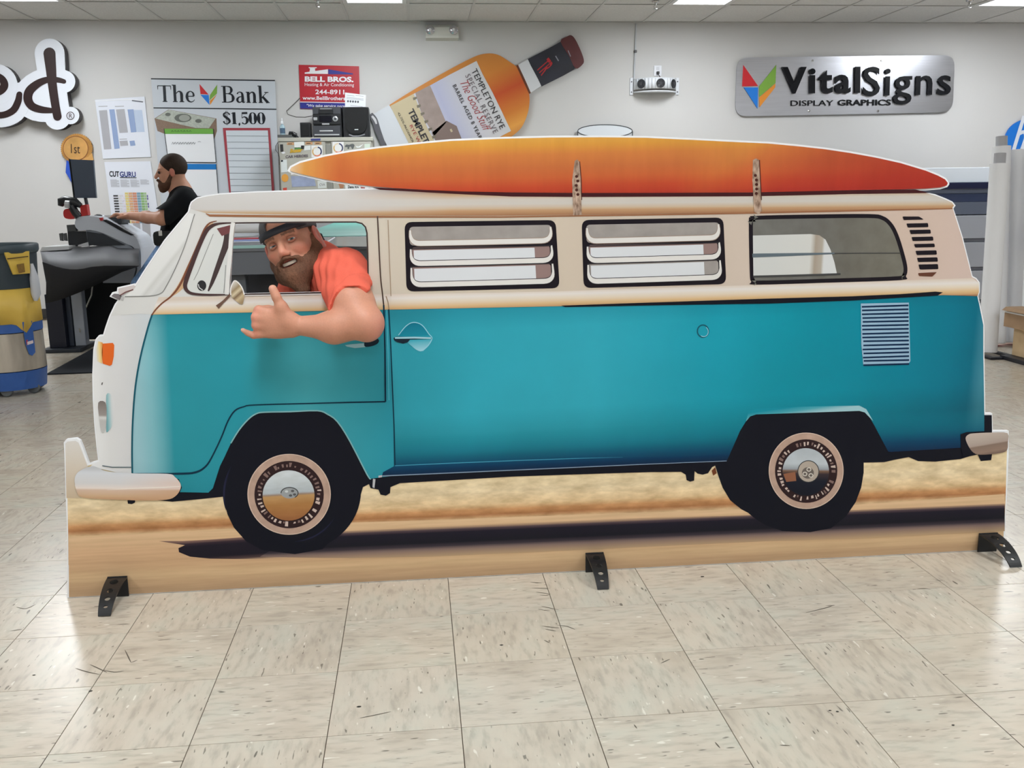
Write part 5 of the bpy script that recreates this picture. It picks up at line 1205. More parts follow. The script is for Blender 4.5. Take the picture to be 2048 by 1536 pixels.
for k in (3.2, 8.6, 13.2):
    p, q = arc(k-0.3), arc(k+0.3); c = Vector((arc(k)[0], arc(k)[1], (zt+zb)/2)); nrm = Vector(((q[1]-p[1]), -(q[0]-p[0]), 0)).normalized(); side = Vector((-nrm.y, nrm.x, 0)); r = (zt-zb)*0.44
    m = MB(); ring = [c+nrm*0.008+side*r*math.cos(t)+Vector((0, 0, r))*math.sin(t) for t in [2*math.pi*i/24 for i in range(24)]]; m.prism(ring, nrm*-0.006); f = m.build('fan', mat('fan_black', (22, 24, 30), 0.4), FU)
    m = MB(); m.prism([c+nrm*0.012+(x-c-nrm*0.008)*0.35 for x in ring], nrm*-0.004); m.build('fan_hub', mat('fan_hub', (52, 52, 58), 0.4), f)
    m = MB()
    for i in range(5):
        t = 2*math.pi*i/5; d1 = side*math.cos(t)+Vector((0, 0, 1))*math.sin(t); d2 = side*math.cos(t+0.5)+Vector((0, 0, 1))*math.sin(t+0.5)
        m.add([c+nrm*0.010+d1*r*0.35, c+nrm*0.010+d1*r*0.92, c+nrm*0.0125+d2*r*0.92, c+nrm*0.0125+d2*r*0.35], [(0, 1, 2, 3)])
    m.build('fan_blade', mat('fan_blade', (40, 42, 48), 0.4), f, fix=False)
m = MB(); pz = onY(1273, 168, WY-0.04); m.box((pz.x-0.015, WY-0.05, pz.z-0.06), (pz.x+0.02, WY-0.012, pz.z+0.05), bev=0.004); m.build('wiring_block', mat('wiring_tan', (186, 150, 120), 0.6, noise=(40, 0.3)), FU)
pc = onY(1315, 152, WY); SK = empty('wall_socket', (pc.x, WY, pc.z), 'white double wall socket above the fan unit', 'socket')
a, b2 = onY(1308, 131, WY-0.008), onY(1323, 152, WY-0.008); m = MB(); m.box((a.x, WY-0.008, b2.z), (b2.x, WY, a.z), bev=0.003); m.build('face_plate', mat('socket_white', (226, 228, 234), 0.35), SK)
m = MB(); xm2 = (a.x+b2.x)/2; zm = (a.z+b2.z)/2; m.box((xm2-0.017, WY-0.011, zm+0.006), (xm2+0.017, WY-0.008, zm+0.04), bev=0.002); m.build('outlet', mat('socket_white2', (206, 208, 214), 0.35), SK)
m = MB(); m.box((xm2-0.014, WY-0.035, zm-0.036), (xm2+0.014, WY-0.008, zm-0.008), bev=0.004); m.tube([(xm2, WY-0.03, zm-0.034), (xm2+0.012, WY-0.04, zm-0.06), (xm2+0.03, WY-0.06, zm-0.12)], 0.004, 8); m.build('plug', mat('plug_black', (26, 26, 28), 0.4), SK)
pc = onY(1269, 165, WY); CD = empty('cable_conduit', (pc.x, WY, pc.z), 'thin white conduit running from ceiling to fan unit', 'conduit')
m = MB(); m.tube([onY(1272.5, 47, WY-0.012), onY(1270.5, 100, WY-0.012), onY(1267.5, 165, WY-0.012)], 0.009, 8); m.build('tube', mat('conduit_white', (196, 200, 204), 0.4), CD, smooth=True)
p = onY(1270.5, 103, WY-0.012); m = MB(); m.box((p.x-0.014, WY-0.03, p.z-0.012), (p.x+0.014, WY, p.z+0.012), bev=0.003); m.build('clip', mat('plug_black', (26, 26, 28), 0.4), CD)
# ---- brushed metal company sign
VM = mat('brushed_metal', (206, 208, 216), 0.30, 1.0, noise=(3, 0.06), stretch=(1, 1, 40), bump=(160, 0.02))
VS, V1 = board('metal_sign', [(1474, 115), (1910, 110), (1905.5, 224.5), (1470, 233)], 0.01, VM, 'brushed metal VitalSigns sign with raised black letters', 'sign', rad=24, Y=WY-0.02)
vlogo(V1, VS, [[(1486, 130), (1515.5, 172), (1484, 173)], [(1487, 175), (1515.5, 175), (1514.6, 217)], [(1552, 130), (1550.5, 166), (1518, 194), (1518, 173)], [(1550.5, 167), (1549.8, 175), (1518.8, 214.5), (1518, 195)]], lay=6, thick=0.008)
LBK = mat('letter_black', (8, 9, 16), 0.45, spec=0.2)
def raised(word, bl, br, tl, bold, ext=0.012, off=0.016, sp=1.0):
    vs, fs = glyphs(word, bold, 1.0, 0.0, sp)
    Bq = V1.pt(bl); X = V1.pt(br)-Bq; Yv = V1.pt(tl)-Bq; lo = vs.min(0); hi = vs.max(0); sz = hi-lo
    for (v2, f2) in islands(vs, fs):
        V = [Bq+X*((v[0]-lo[0])/sz[0])+Yv*((v[1]-lo[1])/sz[1])+Vector((0, -off-ext*(v[2]-lo[2])/sz[2], 0)) for v in v2]
        mk('letter', V, f2, LBK, VS)
raised('Vital', (1562, 188), (1718, 187), (1562, 134.5), 0.03, sp=1.2); raised('Signs', (1723, 210.5), (1898, 208), (1725, 134), 0.010, sp=1.1)
raised('DISPLAY', (1581, 212), (1666, 211.5), (1581, 201), 0.0, 0.004, 0.006); raised('GRAPHICS', (1675, 211.5), (1781, 211), (1675, 199.5), 0.022, 0.004, 0.006)
for (u, v) in ((1625, 121.5), (1763, 121.5), (1618, 222), (1756, 222)):
    p = V1.pt((u, v)); m = MB(); m.lathe((p.x, V1.Y, p.z), [(0.012, 0), (0.012, -0.004), (0.007, -0.007)], 12, axis='Y'); m.build('screw', CHROME, VS)
# ---- blue round logo at the right edge
HY = WY-0.02; pc = onY(2057, 338, HY); HP = empty('round_logo_sign', (pc.x, WY, pc.z), 'blue round logo sign cut by the right edge of the picture', 'sign'); H1 = Sheet(HY, HP, 0.002)
H1.poly('disc', ell(2058, 288, 50, 50, 56), mat('logo_sign_blue', (4, 112, 208), 0.35), 0, thick=0.015)
HWt = mat('logo_sign_white', (222, 226, 234), 0.35)
H1.strokes('letter_h', [[(2048, 232, 7), (2027, 300, 7)], [(2036, 269, 6), (2048, 264, 7), (2051, 276, 7), (2043, 300, 7)]], HWt, 1, HP); H1.strokes('letter_p', [[(2068, 266, 7), (2050, 330, 7)], [(2066, 268, 6), (2079, 266, 7), (2078, 282, 7), (2070, 298, 7), (2058, 300, 6)]], HWt, 1, HP)
# ================================================================== cabinet with stereo
CY = WY-0.46
ctl, ctr = onY(556, 276, CY), onY(745, 279, CY)
cx0, cx1, cz1 = ctl.x, ctr.x, ctl.z
CAB = empty('metal_cabinet', ((cx0+cx1)/2, CY, 0), 'beige metal cabinet covered in stickers below the stereo', 'cabinet')
CBG = mat('cabinet_beige', (176, 174, 164), 0.45, noise=(3, 0.04))
m = MB(); m.box((cx0, CY+0.02, 0.02), (cx1, WY-0.02, cz1), bev=0.006); m.box((cx0+0.02, CY+0.04, 0), (cx1-0.02, WY-0.04, 0.02)); m.build('body', CBG, CAB)
m = MB(); m.box((cx0-0.006, CY-0.004, cz1-0.035), (cx1+0.006, CY+0.03, cz1+0.003), bev=0.004); m.build('top_lip', CBG, CAB)
KS = Sheet(CY-0.001, CAB, 0.001)
dl0, dl1 = onY(558, 300, CY).x, onY(651, 300, CY).x; dr0, dr1 = onY(663, 300, CY).x, onY(743, 300, CY).x
m = MB(); m.box((dl0, CY, 0.05), (dl1, CY+0.02, cz1-0.04), bev=0.004); DL = m.build('door', CBG, CAB)
m = MB(); m.box((dr0, CY, 0.05), (dr1, CY+0.02, cz1-0.04), bev=0.004); DR = m.build('door', CBG, CAB)
m = MB(); hz = onY(656, 300, CY).z; m.box((dl1+0.003, CY+0.008, hz-0.6), (dr0-0.003, CY+0.02, hz+0.05)); m.build('centre_post', mat('cabinet_post', (140, 140, 134), 0.5), CAB)
def stick(q, c, par, lay=1, nm='sticker', **k): return KS.poly(nm, q, mat('sticker_%d_%d_%d' % c, c, 0.45, **k), lay, parent=par)
for (x, y) in ((574, 285), (611, 284), (629, 284)): t = stick([(x, y), (x+14, y-0.3), (x+14, y+5), (x, y+5)], (196, 150, 108), DL); KS.line('sticker_text', [(x+2, y+2.6), (x+10, y+2.5)], 1.2, INK, 2, parent=t)
t = stick([(588, 284), (608, 283), (609, 295), (589, 296)], (224, 226, 222), DL); t2 = stick([(589, 295), (603, 294.6), (603, 299), (589, 299)], (96, 140, 80), DL); stick([(608, 292), (621, 291), (621, 300), (608, 301)], (220, 224, 222), DL); stick([(602, 291), (608, 291), (608, 298), (602, 298)], (30, 32, 36), DL, 2)
KS.text('sticker_text', 'Boxer', (580, 306), (605, 304), (580, 298), mat('sticker_yellow', (206, 164, 40), 0.4), 2, DL, bold=0.05, shear=0.2); KS.text('sticker_text', 'CAR HEROES', (571, 316.5), (616, 314), (571, 311), mat('sticker_ink', (96, 88, 96), 0.4), 2, DL, bold=0.03)
def gauge(cx, cy, par):
    t = stick([(cx-11.5, cy-12), (cx+11, cy-12.5), (cx+11, cy+11.5), (cx-11, cy+12)], (228, 228, 226), par)
    for (a0, a1, c) in ((-1.4, 0.7, (44, 52, 90)), (0.75, 2.2, (216, 130, 100)), (2.25, 3.6, (206, 170, 110)), (3.65, 4.8, (222, 206, 180))):
        KS.line('gauge_arc', ell(cx, cy, 8.6, 8.8, 10, a0, a1), 2.6, mat('gauge_%d' % c[0], c, 0.4), 2, parent=t)
gauge(634, 303, DL); gauge(676.5, 296, DR)
stick([(560, 289), (566, 288.6), (567, 303), (561, 304)], (44, 44, 46), DL); stick([(562, 305), (568, 303), (571, 306), (566, 308)], (228, 230, 234), DL)
stick([(561, 320), (573.5, 319), (575, 344), (562.5, 345)], (216, 222, 222), DL); stick([(562, 320), (566, 320), (566, 323.5), (562, 324)], (40, 42, 50), DL, 2)
KS.poly('sticker', ell(570, 356, 7, 8, 20), mat('sticker_orange', (226, 160, 70), 0.4), 2, parent=DL); KS.poly('sticker', [(566, 376), (573.5, 375), (574, 382), (567, 383)], mat('sticker_red', (206, 76, 60), 0.4), 2, parent=DL)
stick([(582, 352), (628, 352), (632, 372), (584, 374)], (150, 160, 188), DL, noise=(8, 0.2)); stick([(580, 334), (600, 331), (602, 346), (582, 350)], (222, 224, 226), DL)
t = stick([(635, 362), (652, 361), (653, 376), (636, 377)], (206, 210, 206), DL); KS.text('sticker_text', 'CVA', (639, 372), (650, 371.5), (639, 367), mat('sticker_ink', (96, 88, 96), 0.4), 2, DL)
KS.poly('bear_sticker', crom([(690, 292), (693, 289), (698, 289.5), (705, 287.5), (709, 290), (708, 294), (706, 298), (703.5, 297), (702, 293.5), (699, 294), (698, 298), (695, 297.5), (695, 294), (691, 294.5)], 3, True), mat('bear_grey', (88, 92, 92), 0.5), 1, parent=DR)
stick([(711, 292), (717, 293), (727, 288), (720, 295), (714, 295.5)], (226, 230, 228), DR); t = stick([(729, 288), (740, 287.5), (740, 299), (729, 300)], (206, 220, 206), DR)
stick([(690, 370), (737, 374), (737, 380), (691, 379)], (226, 228, 228), DR); KS.text('sticker_text', 'Dana RN', (696, 376.5), (717, 376.5), (696, 371), INK, 2, DR, bold=0.03); stick([(677, 367), (688, 368), (687, 376), (680, 377)], (170, 120, 90), DR); stick([(721, 372), (730, 373), (730, 377), (722, 377)], (160, 80, 76), DR, 2)
stick([(621.5, 277.5), (641, 277), (641, 281), (622, 281.4)], (58, 64, 130), CAB, 6)
# ---- things standing on the cabinet
TZ = cz1+0.003; SY = CY+0.10
def at(u, v, Y): return onY(u, v, Y)
def slab(name, u0, u1, v0, Y, depth, m, parent, zb=TZ, bev=0.006):
    a, b3 = at(u0, v0, Y), at(u1, v0, Y); q = MB(); q.box((a.x, Y, zb), (b3.x, Y+depth, a.z), bev=bev); return q.build(name, m, parent)
BKP = mat('black_plastic', (26, 28, 32), 0.35, spec=0.5); GPP = mat('grey_plastic_dark', (62, 64, 70), 0.3); SLV = mat('silver_plastic', (186, 188, 192), 0.3, 0.4)
p = at(566, 272, SY); TR1 = empty('paper_tray', (p.x, SY, TZ), 'flat dark tray under the spray bottle on the cabinet', 'tray'); a, b3 = at(554.5, 269, CY+0.02), at(584, 274, CY+0.02)
q = MB(); q.box((a.x, CY+0.03, TZ), (b3.x, WY-0.05, TZ+0.006)); q.box((a.x, CY+0.03, TZ+0.006), (a.x+0.008, WY-0.05, TZ+0.03)); q.box((a.x+0.008, CY+0.03, TZ+0.006), (b3.x, CY+0.038, TZ+0.03)); q.box((a.x+0.008, WY-0.058, TZ+0.006), (b3.x, WY-0.05, TZ+0.03)); q.build('tray_shell', mat('tray_grey', (84, 86, 86), 0.5), TR1)
p = at(565.5, 270, SY); zb = TZ+0.0065; SB = empty('spray_bottle', (p.x, SY, zb), 'small spray bottle with white nozzle at the cabinet corner', 'bottle')
q = MB(); q.lathe((p.x, SY, zb), [(0.022, 0), (0.026, 0.004), (0.026, 0.1), (0.02, 0.115), (0.011, 0.125), (0.011, 0.135)], 18); q.build('bottle', mat('bottle_plastic', (150, 176, 186), 0.2, noise=(30, 0.1)), SB, smooth=True)
q = MB(); q.lathe((p.x, SY, zb+0.04), [(0.0265, 0), (0.0265, 0.05)], 18); q.build('label', mat('bottle_label', (70, 96, 120), 0.4, noise=(60, 0.3)), SB, smooth=True)
q = MB(); q.lathe((p.x, SY, zb+0.13), [(0.014, 0), (0.014, 0.02), (0.007, 0.026), (0.006, 0.055), (0.003, 0.058)], 14); q.build('nozzle', mat('nozzle_white', (226, 230, 234), 0.35), SB, smooth=True)
p = at(587, 267, SY); HS = empty('webcam', (p.x, SY, TZ+0.003), 'black lumpy webcam lying beside the small speaker', 'webcam')
q = MB(); q.tube([(p.x-0.045, SY, TZ+0.05), (p.x-0.01, SY, TZ+0.04), (p.x+0.03, SY+0.01, TZ+0.028)], [0.018, 0.026, 0.018], 12); q.build('body', BKP, HS, smooth=True)
q = MB(); q.lathe((p.x+0.028, SY+0.005, TZ), [(0.022, 0.001), (0.022, 0.012), (0.012, 0.022), (0.01, 0.03)], 14); q.build('foot', BKP, HS, smooth=True)
q = MB(); q.lathe((p.x-0.005, SY-0.02, TZ+0.045), [(0.012, 0), (0.012, -0.01), (0.008, -0.012)], 14, axis='Y'); q.build('lens', mat('lens_black', (10, 10, 12), 0.1), HS)
p = at(610, 274, SY); SP = empty('small_speaker', (p.x, SY, TZ), 'small black box speaker left of the stereo', 'speaker'); slab('case', 599.5, 620.5, 245, SY, 0.13, BKP, SP)
a, b3 = at(601.5, 248, SY), at(618.5, 272, SY); q = MB(); q.box((a.x, SY-0.006, b3.z), (b3.x, SY, a.z), bev=0.003); q.build('grille', mat('speaker_cloth', (14, 15, 17), 0.8, bump=(400, 0.3)), SP)
# stereo
p = at(653, 274, SY); ST = empty('stereo', (p.x, SY, TZ), 'black stacked stereo system with silver dial on the cabinet', 'stereo')
slab('case', 624.5, 682, 214, SY, 0.24, BKP, ST)
def faceplate(nm, u0, u1, v0, v1, m, th=0.012, Y=SY, par=ST, bev=0.004):
    a, b3 = at(u0, v0, Y), at(u1, v1, Y); q = MB(); q.box((a.x, Y-th, b3.z), (b3.x, Y, a.z), bev=bev); return q.build(nm, m, par)
faceplate('cd_deck', 625, 681.5, 215, 228.5, GPP); faceplate('tuner', 625, 681.5, 229.5, 248.5, BKP, 0.014); faceplate('tape_deck', 625.5, 681.5, 252, 272.5, GPP)
faceplate('tray_slot', 637, 667, 218.5, 227, BKP, 0.02); faceplate('tray_badge', 640, 664, 217.5, 220.5, SLV, 0.018); faceplate('display', 638, 664, 232, 244, mat('stereo_display', (10, 12, 26), 0.1), 0.018)
faceplate('button', 627, 635, 235, 241, SLV, 0.02); faceplate('badge', 644, 659, 247, 250, SLV, 0.018); faceplate('tape_door', 639, 666, 260.5, 263.5, SLV, 0.016); faceplate('base_strip', 629, 679, 268.5, 271, SLV, 0.015)
c = at(671, 238, SY); q = MB(); q.lathe((c.x, SY, c.z), [(0.026, -0.01), (0.026, -0.024), (0.021, -0.028)], 24, axis='Y'); dl = q.build('volume_dial', SLV, ST, smooth=True)
q = MB(); q.lathe((c.x, SY, c.z), [(0.013, -0.026), (0.013, -0.03)], 18, axis='Y'); q.build('dial_centre', GPP, dl)
p = at(712, 275, SY); LS = empty('loudspeaker', (p.x, SY, TZ), 'large black loudspeaker with rounded cloth front right of the stereo', 'speaker'); slab('case', 684, 737, 214, SY+0.01, 0.26, BKP, LS)
gp = crom([(690, 217), (712, 214.5), (735, 217), (734.5, 240), (732, 258), (724, 266), (713, 268), (702, 266), (693, 257), (691, 240)], 4, True)
q = MB(); q.prism([at(u, v, SY-0.012) for u, v in gp], (0, 0.022, 0)); q.build('grille', mat('speaker_cloth', (14, 15, 17), 0.8, bump=(400, 0.3)), LS)
q = MB(); q.tube([at(698, 270, SY), at(706, 273, SY-0.004), at(718, 273, SY-0.004), at(730, 269.5, SY)], 0.012, 8); q.build('base_bar', GPP, LS, smooth=True); faceplate('badge', 709, 717, 258.5, 260.5, SLV, 0.016, par=LS)
for (u) in (692, 733): c = at(u, 216, SY); q = MB(); q.lathe((c.x, SY+0.01, c.z), [(0.008, 0), (0.008, -0.01)], 10, axis='Y'); q.build('grille_pin', BKP, LS)
zt = at(700, 214, SY+0.01).z; q = MB(); cq = [at(690, 185, SY+0.09), at(731.5, 190, SY+0.09), at(731, 215, SY+0.09), at(690, 213, SY+0.09)]
for v in cq[2:]: v.z = zt+0.0015
PCX = empty('info_card', ((cq[2].x+cq[3].x)/2, SY+0.09, zt), 'white printed card standing on the loudspeaker', 'card'); q.prism(cq, (0, 0.003, 0)); q.build('card', mat('card_white', (226, 230, 236), 0.4), PCX); I1 = Sheet(SY+0.0895, PCX, 0.0008)
for (x, y, l) in ((693, 190.5, 16), (711, 191, 16), (693, 194.5, 34), (693, 197, 34), (701, 211, 24)): I1.line('card_text', [(x, y), (x+l, y+l*0.1)], 1.0, GR1, 1)
for k in range(5): I1.poly('card_icon', ell(696+5*k, 202.5+0.3*k, 2, 2.4, 8), mat('card_dark', (84, 88, 96), 0.5), 1)
q = MB(); q.tube([at(600, 196, WY-0.02), at(588, 208, WY-0.04), at(573, 222, WY-0.10), at(576, 229, WY-0.16), at(592, 234, SY+0.2), at(610, 234.5, SY+0.12), at(624, 232, SY+0.1)], 0.004, 7); o = q.build('audio_cable', mat('cable_grey', (86, 84, 80), 0.5), smooth=True); tag(o, 'thin grey cable looping from the red sign to the stereo', 'cable')
q = MB(); q.tube([at(556, 284, CY-0.008), at(551.5, 292, CY-0.008), at(551, 300, CY-0.008), at(556, 306, CY-0.008), at(559, 316, CY-0.008), at(559, 330, CY-0.006)], 0.003, 6); o = q.build('side_cable', mat('cable_black', (30, 30, 32), 0.5), CAB, smooth=True)

# ================================================================== right side: flat file, paper rolls, box
FY = 7.3
fa, fb2 = onY(1640, 333, FY), onY(2060, 333, FY)
FF = empty('flat_file_cabinet', ((fa.x+fb2.x)/2, FY, 0), 'wide grey drawer cabinet with navy band and white top at right', 'cabinet')
zz = [onY(1935, v, FY).z for v in (335, 365, 378, 387, 404, 430, 478, 484, 535, 541, 600, 606)]
def hbar(nm, z0, z1, m, th=0.0, par=FF):
    q = MB(); q.box((fa.x, FY-th, z0), (fb2.x, FY+0.5, z1), bev=0.004); return q.build(nm, m, par)
hbar('white_top', zz[1], zz[0], mat('file_white', (222, 230, 240), 0.35)); hbar('navy_band', zz[2], zz[1]-0.001, mat('file_navy', (12, 20, 58), 0.35), 0.02); hbar('steel_strip', zz[3], zz[2]-0.001, mat('file_steel', (110, 120, 144), 0.35), -0.01)
hbar('navy_band', zz[4], zz[3]-0.001, mat('file_navy2', (44, 56, 88), 0.4), 0.0)
hbar('drawer', zz[5]+0.004, zz[4]-0.001, mat('file_slate', (92, 100, 118), 0.4), 0.004)
GRD = mat('file_grey', (160, 164, 174), 0.4)
prev = zz[5]
for i in (6, 8, 10):
    d_ = hbar('drawer', zz[i]+0.004, prev-0.004, GRD, 0.006); hbar('drawer_groove', zz[i+1], zz[i]+0.002, mat('file_shadow', (104, 108, 120), 0.4), -0.004); prev = zz[i+1]
hbar('plinth', 0.0, prev-0.004, GRD)
# tall paper rolls
PAPER = mat('paper_roll_white', (244, 245, 248), 0.5, noise=(2, 0.02)); PEND = mat('roll_core_grey', (176, 176, 180), 0.5)
def roll(u0, v0, u1, v1, Y, r, label, core=True, m=PAPER):
    a = onY(u0, v0, Y); a = Vector((a.x, Y, 0.025)); b3 = onY(u1, v1, Y+0.12); d = (b3-a).normalized()
    t = empty('paper_roll', (a.x, a.y, 0.02), label, 'paper roll', 'tall white paper rolls')
    q = MB(); q.tube([a, b3], r, 28); q.build('sheet', m, t, smooth=True)
    if core: q = MB(); q.tube([b3-d*0.02, b3+d*0.075], r*0.62, 20); q.build('core', PEND, t, smooth=True)
    q = MB(); q.tube([a-d*0.004, a+d*0.01], r*0.9, 20); q.build('end_cap', PEND, t)
    return t
roll(1975, 705, 1999, 328, 4.55, 0.064, 'front white paper roll standing on the black rack at right')
roll(1993, 690, 2003, 293, 4.95, 0.066, 'white paper roll just behind the front roll')
roll(2026, 690, 2036, 300, 4.98, 0.070, 'white paper roll beside the cardboard box', core=False)
roll(2066, 690, 2084, 300, 4.72, 0.085, 'white paper roll with a blue band at the right edge', core=False)
bnd = onY(2047, 548, 4.5); q = MB(); t = [o for o in bpy.data.objects if o.get('label', '').startswith('white paper roll with a blue band')][0]
a = onY(2066, 690, 4.72); a = Vector((a.x, 4.72, 0.025)); b3 = onY(2084, 300, 4.84); d = (b3-a).normalized(); s0 = a+d*0.79
q.tube([s0, s0+d*0.045], 0.0865, 28); q.build('blue_band', mat('band_blue', (20, 50, 140), 0.4), t, smooth=True)
r0 = onZ(1987, 712); RK = empty('roll_rack', (r0.x, r0.y, 0), 'low black metal rack under the paper rolls', 'rack'); RB = mat('rack_black', (24, 25, 34), 0.45)
q = MB(); q.box((r0.x-0.12, 4.36, 0.0), (r0.x+0.10, 4.40, 0.018), bev=0.003); q.box((r0.x-0.12, 4.65, 0.0), (r0.x+0.10, 4.69, 0.018), bev=0.003); q.build('rail', RB, RK)
for x in (-0.12, 0.06): q = MB(); q.box((r0.x+x, 4.40, 0.0), (r0.x+x+0.04, 4.65, 0.018), bev=0.003); q.build('cross_bar', RB, RK)
a, b3 = onZ(1986, 680), onZ(2062, 682); q = MB(); v = (b3-a).normalized(); n = Vector((-v.y, v.x, 0)); q.prism([a, b3+v*0.3, b3+v*0.3+Vector((0, 0, 0.075)), a+Vector((0, 0, 0.075))], n*0.02); o = q.build('red_board', mat('board_red', (168, 34, 48), 0.4)); tag(o, 'long red edge board on the floor behind the rolls', 'board')
# cardboard box on a stool-like stand
p = onZ(2060, 726); BXC = empty('cardboard_box', (p.x, p.y, 0.235), 'brown cardboard box at the right edge of the picture', 'box'); CB = mat('cardboard', (164, 134, 104), 0.8, noise=(12, 0.08))
q = MB(); x0, y0 = p.x-0.09, p.y-0.1; q.box((x0, y0, 0.235), (x0+0.34, y0+0.3, 0.34)); q.build('carton', CB, BXC)
q = MB(); q.prism([(x0-0.03, y0+0.01, 0.352), (x0+0.12, y0+0.01, 0.36), (x0+0.12, y0+0.01, 0.375), (x0-0.0, y0+0.01, 0.375)], (0, 0.28, 0)); q.build('flap', CB, BXC)
q = MB(); q.box((x0-0.01, y0-0.004, 0.335), (x0+0.3, y0+0.3, 0.345)); q.build('rim_tape', mat('tape_white', (226, 226, 222), 0.4), BXC)
STN = empty('wooden_stand', (p.x+0.08, p.y, 0), 'pale wooden block on a black base under the cardboard box', 'stand'); q = MB(); q.box((x0+0.06, y0+0.03, 0.03), (x0+0.32, y0+0.27, 0.234), bev=0.004); q.build('block', mat('wood_pale', (206, 178, 138), 0.6, noise=(6, 0.12), stretch=(1, 1, 0.2)), STN); q = MB(); q.box((x0-0.01, y0-0.01, 0), (x0+0.34, y0+0.3, 0.0295), bev=0.004); q.build('base', RB, STN)

# ================================================================== left side: bin, cutter, mat
p = onZ(6, 797); bc = Vector((p.x-0.02, p.y+0.22, 0)); 
TC = empty('waste_bin', (bc.x, bc.y, 0), 'round grey waste bin with yellow apron and blue steel drum on castors', 'bin')
def sc(v, Y=None): return onY(60, v, bc.y-0.2).z      # height of a picture row at the front of the bin
rr = onY(88, 700, bc.y).x-bc.x
def band(nm, v0, v1, r0, r1, m, lip=0.0):
    q = MB(); z0, z1 = sc(v1), sc(v0); q.lathe((bc.x, bc.y, 0), [(r0-0.02, z0), (r0, z0+0.001), (r1, z1-0.001), (r1-0.02, z1)], 40); return q.build(nm, m, TC, smooth=True)
BLU = mat('drum_blue', (52, 96, 170), 0.4, noise=(8, 0.12)); STL = mat('drum_steel', (186, 178, 166), 0.28, 0.55, noise=(4, 0.25), stretch=(3, 3, 0.6)); YEL = mat('apron_yellow', (224, 188, 84), 0.45, noise=(5, 0.08)); GRB = mat('bin_grey', (46, 58, 66), 0.45, noise=(4, 0.1))
band('drum_base', 745, 782, rr*0.93, rr*0.985, BLU); band('drum_wall', 668, 744, rr*0.985, rr*0.965, STL); band('drum_band', 646, 667, rr*0.98, rr*0.985, BLU)
band('bin_body', 503, 579, rr*0.98, rr*1.03, GRB)
q = MB(); z0 = sc(655); z1 = sc(578)
def apron():
    n = 48; vs = []; fs = []
    for i in range(n):
        a = 2*math.pi*i/n-math.pi/2
        dip = 0.065*max(0, 1-abs(((a+math.pi/2) % (2*math.pi))-0.9)/0.28)
        vs += [(bc.x+rr*1.0*math.cos(a), bc.y+rr*1.0*math.sin(a), z0-dip+0.02), (bc.x+rr*0.97*math.cos(a), bc.y+rr*0.97*math.sin(a), z1)]
    for i in range(n): j = (i+1) % n; fs.append((2*i, 2*j, 2*j+1, 2*i+1))
    return vs, fs
av, af = apron(); ap = mk('apron', av, af, YEL, TC, smooth=True); ap.modifiers.new('t', 'SOLIDIFY').thickness = 0.006
q = MB(); zr = sc(492); q.lathe((bc.x, bc.y, 0), [(rr*1.035, zr-0.05), (rr*1.07, zr-0.045), (rr*1.10, zr-0.03), (rr*1.10, zr), (rr*1.07, zr+0.008), (rr*1.02, zr), (rr*0.93, zr-0.25), (0.01, zr-0.26)], 44); q.build('rim', mat('bin_rim', (62, 76, 84), 0.4), TC, smooth=True)
ang = -math.pi/2+0.90
def oncan(a, z, r): return Vector((bc.x+r*math.cos(a), bc.y+r*math.sin(a), z))
tg = MB(); tz1, tz0 = sc(504), sc(549); r1 = rr*1.115
tg.add([oncan(ang-0.36, tz1, r1), oncan(ang+0.30, tz1, r1), oncan(ang+0.26, tz0, r1*0.985), oncan(ang-0.20, tz0, r1*0.985)], [(0, 1, 2, 3)]); tgo = tg.build('yellow_pocket', mat('pocket_yellow', (230, 194, 86), 0.45), TC); tgo.modifiers.new('t', 'SOLIDIFY').thickness = 0.012
tg = MB(); tg.add([oncan(ang-0.33, tz1-0.035, r1+0.012), oncan(ang+0.2, tz1-0.028, r1+0.012), oncan(ang+0.2, tz1-0.034, r1+0.012), oncan(ang-0.32, tz1-0.042, r1+0.012)], [(0, 1, 2, 3)]); tg.build('pocket_slot', mat('slot_dark', (84, 62, 20), 0.5), tgo)
tg = MB(); tg.add([oncan(ang-0.13, tz1-0.075, r1+0.012), oncan(ang+0.06, tz1-0.07, r1+0.012), oncan(ang+0.07, tz1-0.125, r1+0.011), oncan(ang-0.10, tz1-0.13, r1+0.011)], [(0, 1, 2, 3)]); tg.build('pocket_patch', mat('patch_brown', (140, 106, 46), 0.5, noise=(60, 0.2)), tgo)
# hours lettering on the can
vs, fs = glyphs('5:30', 0.02); lo = vs.min(0); hi = vs.max(0); zc = sc(538); hgt = 0.026
V = []
for v in vs:
    s = (v[0]-lo[0])/(hi[0]-lo[0]); t = (v[1]-lo[1])/(hi[1]-lo[1]); a = -math.pi/2+0.02+0.27*s; V.append(oncan(a, zc+t*hgt, rr*1.012))
mk('hours_lettering', V, fs, mat('lettering_pale', (206, 216, 220), 0.5), TC)
tg = MB(); a = ang-0.02; tg.add([oncan(a, sc(683), rr*0.995), oncan(a+0.24, sc(681), rr*0.995), oncan(a+0.24, sc(696), rr*0.995), oncan(a, sc(698), rr*0.995)], [(0, 1, 2, 3)]); lbp = tg.build('red_label', mat('label_red2', (196, 60, 76), 0.4), TC)
tg = MB(); tg.add([oncan(a+0.02, sc(686.5), rr*1.0), oncan(a+0.22, sc(685), rr*1.0), oncan(a+0.22, sc(691), rr*1.0), oncan(a+0.02, sc(693), rr*1.0)], [(0, 1, 2, 3)]); tg.build('label_stripe', mat('label_pale', (226, 210, 214), 0.4), lbp)
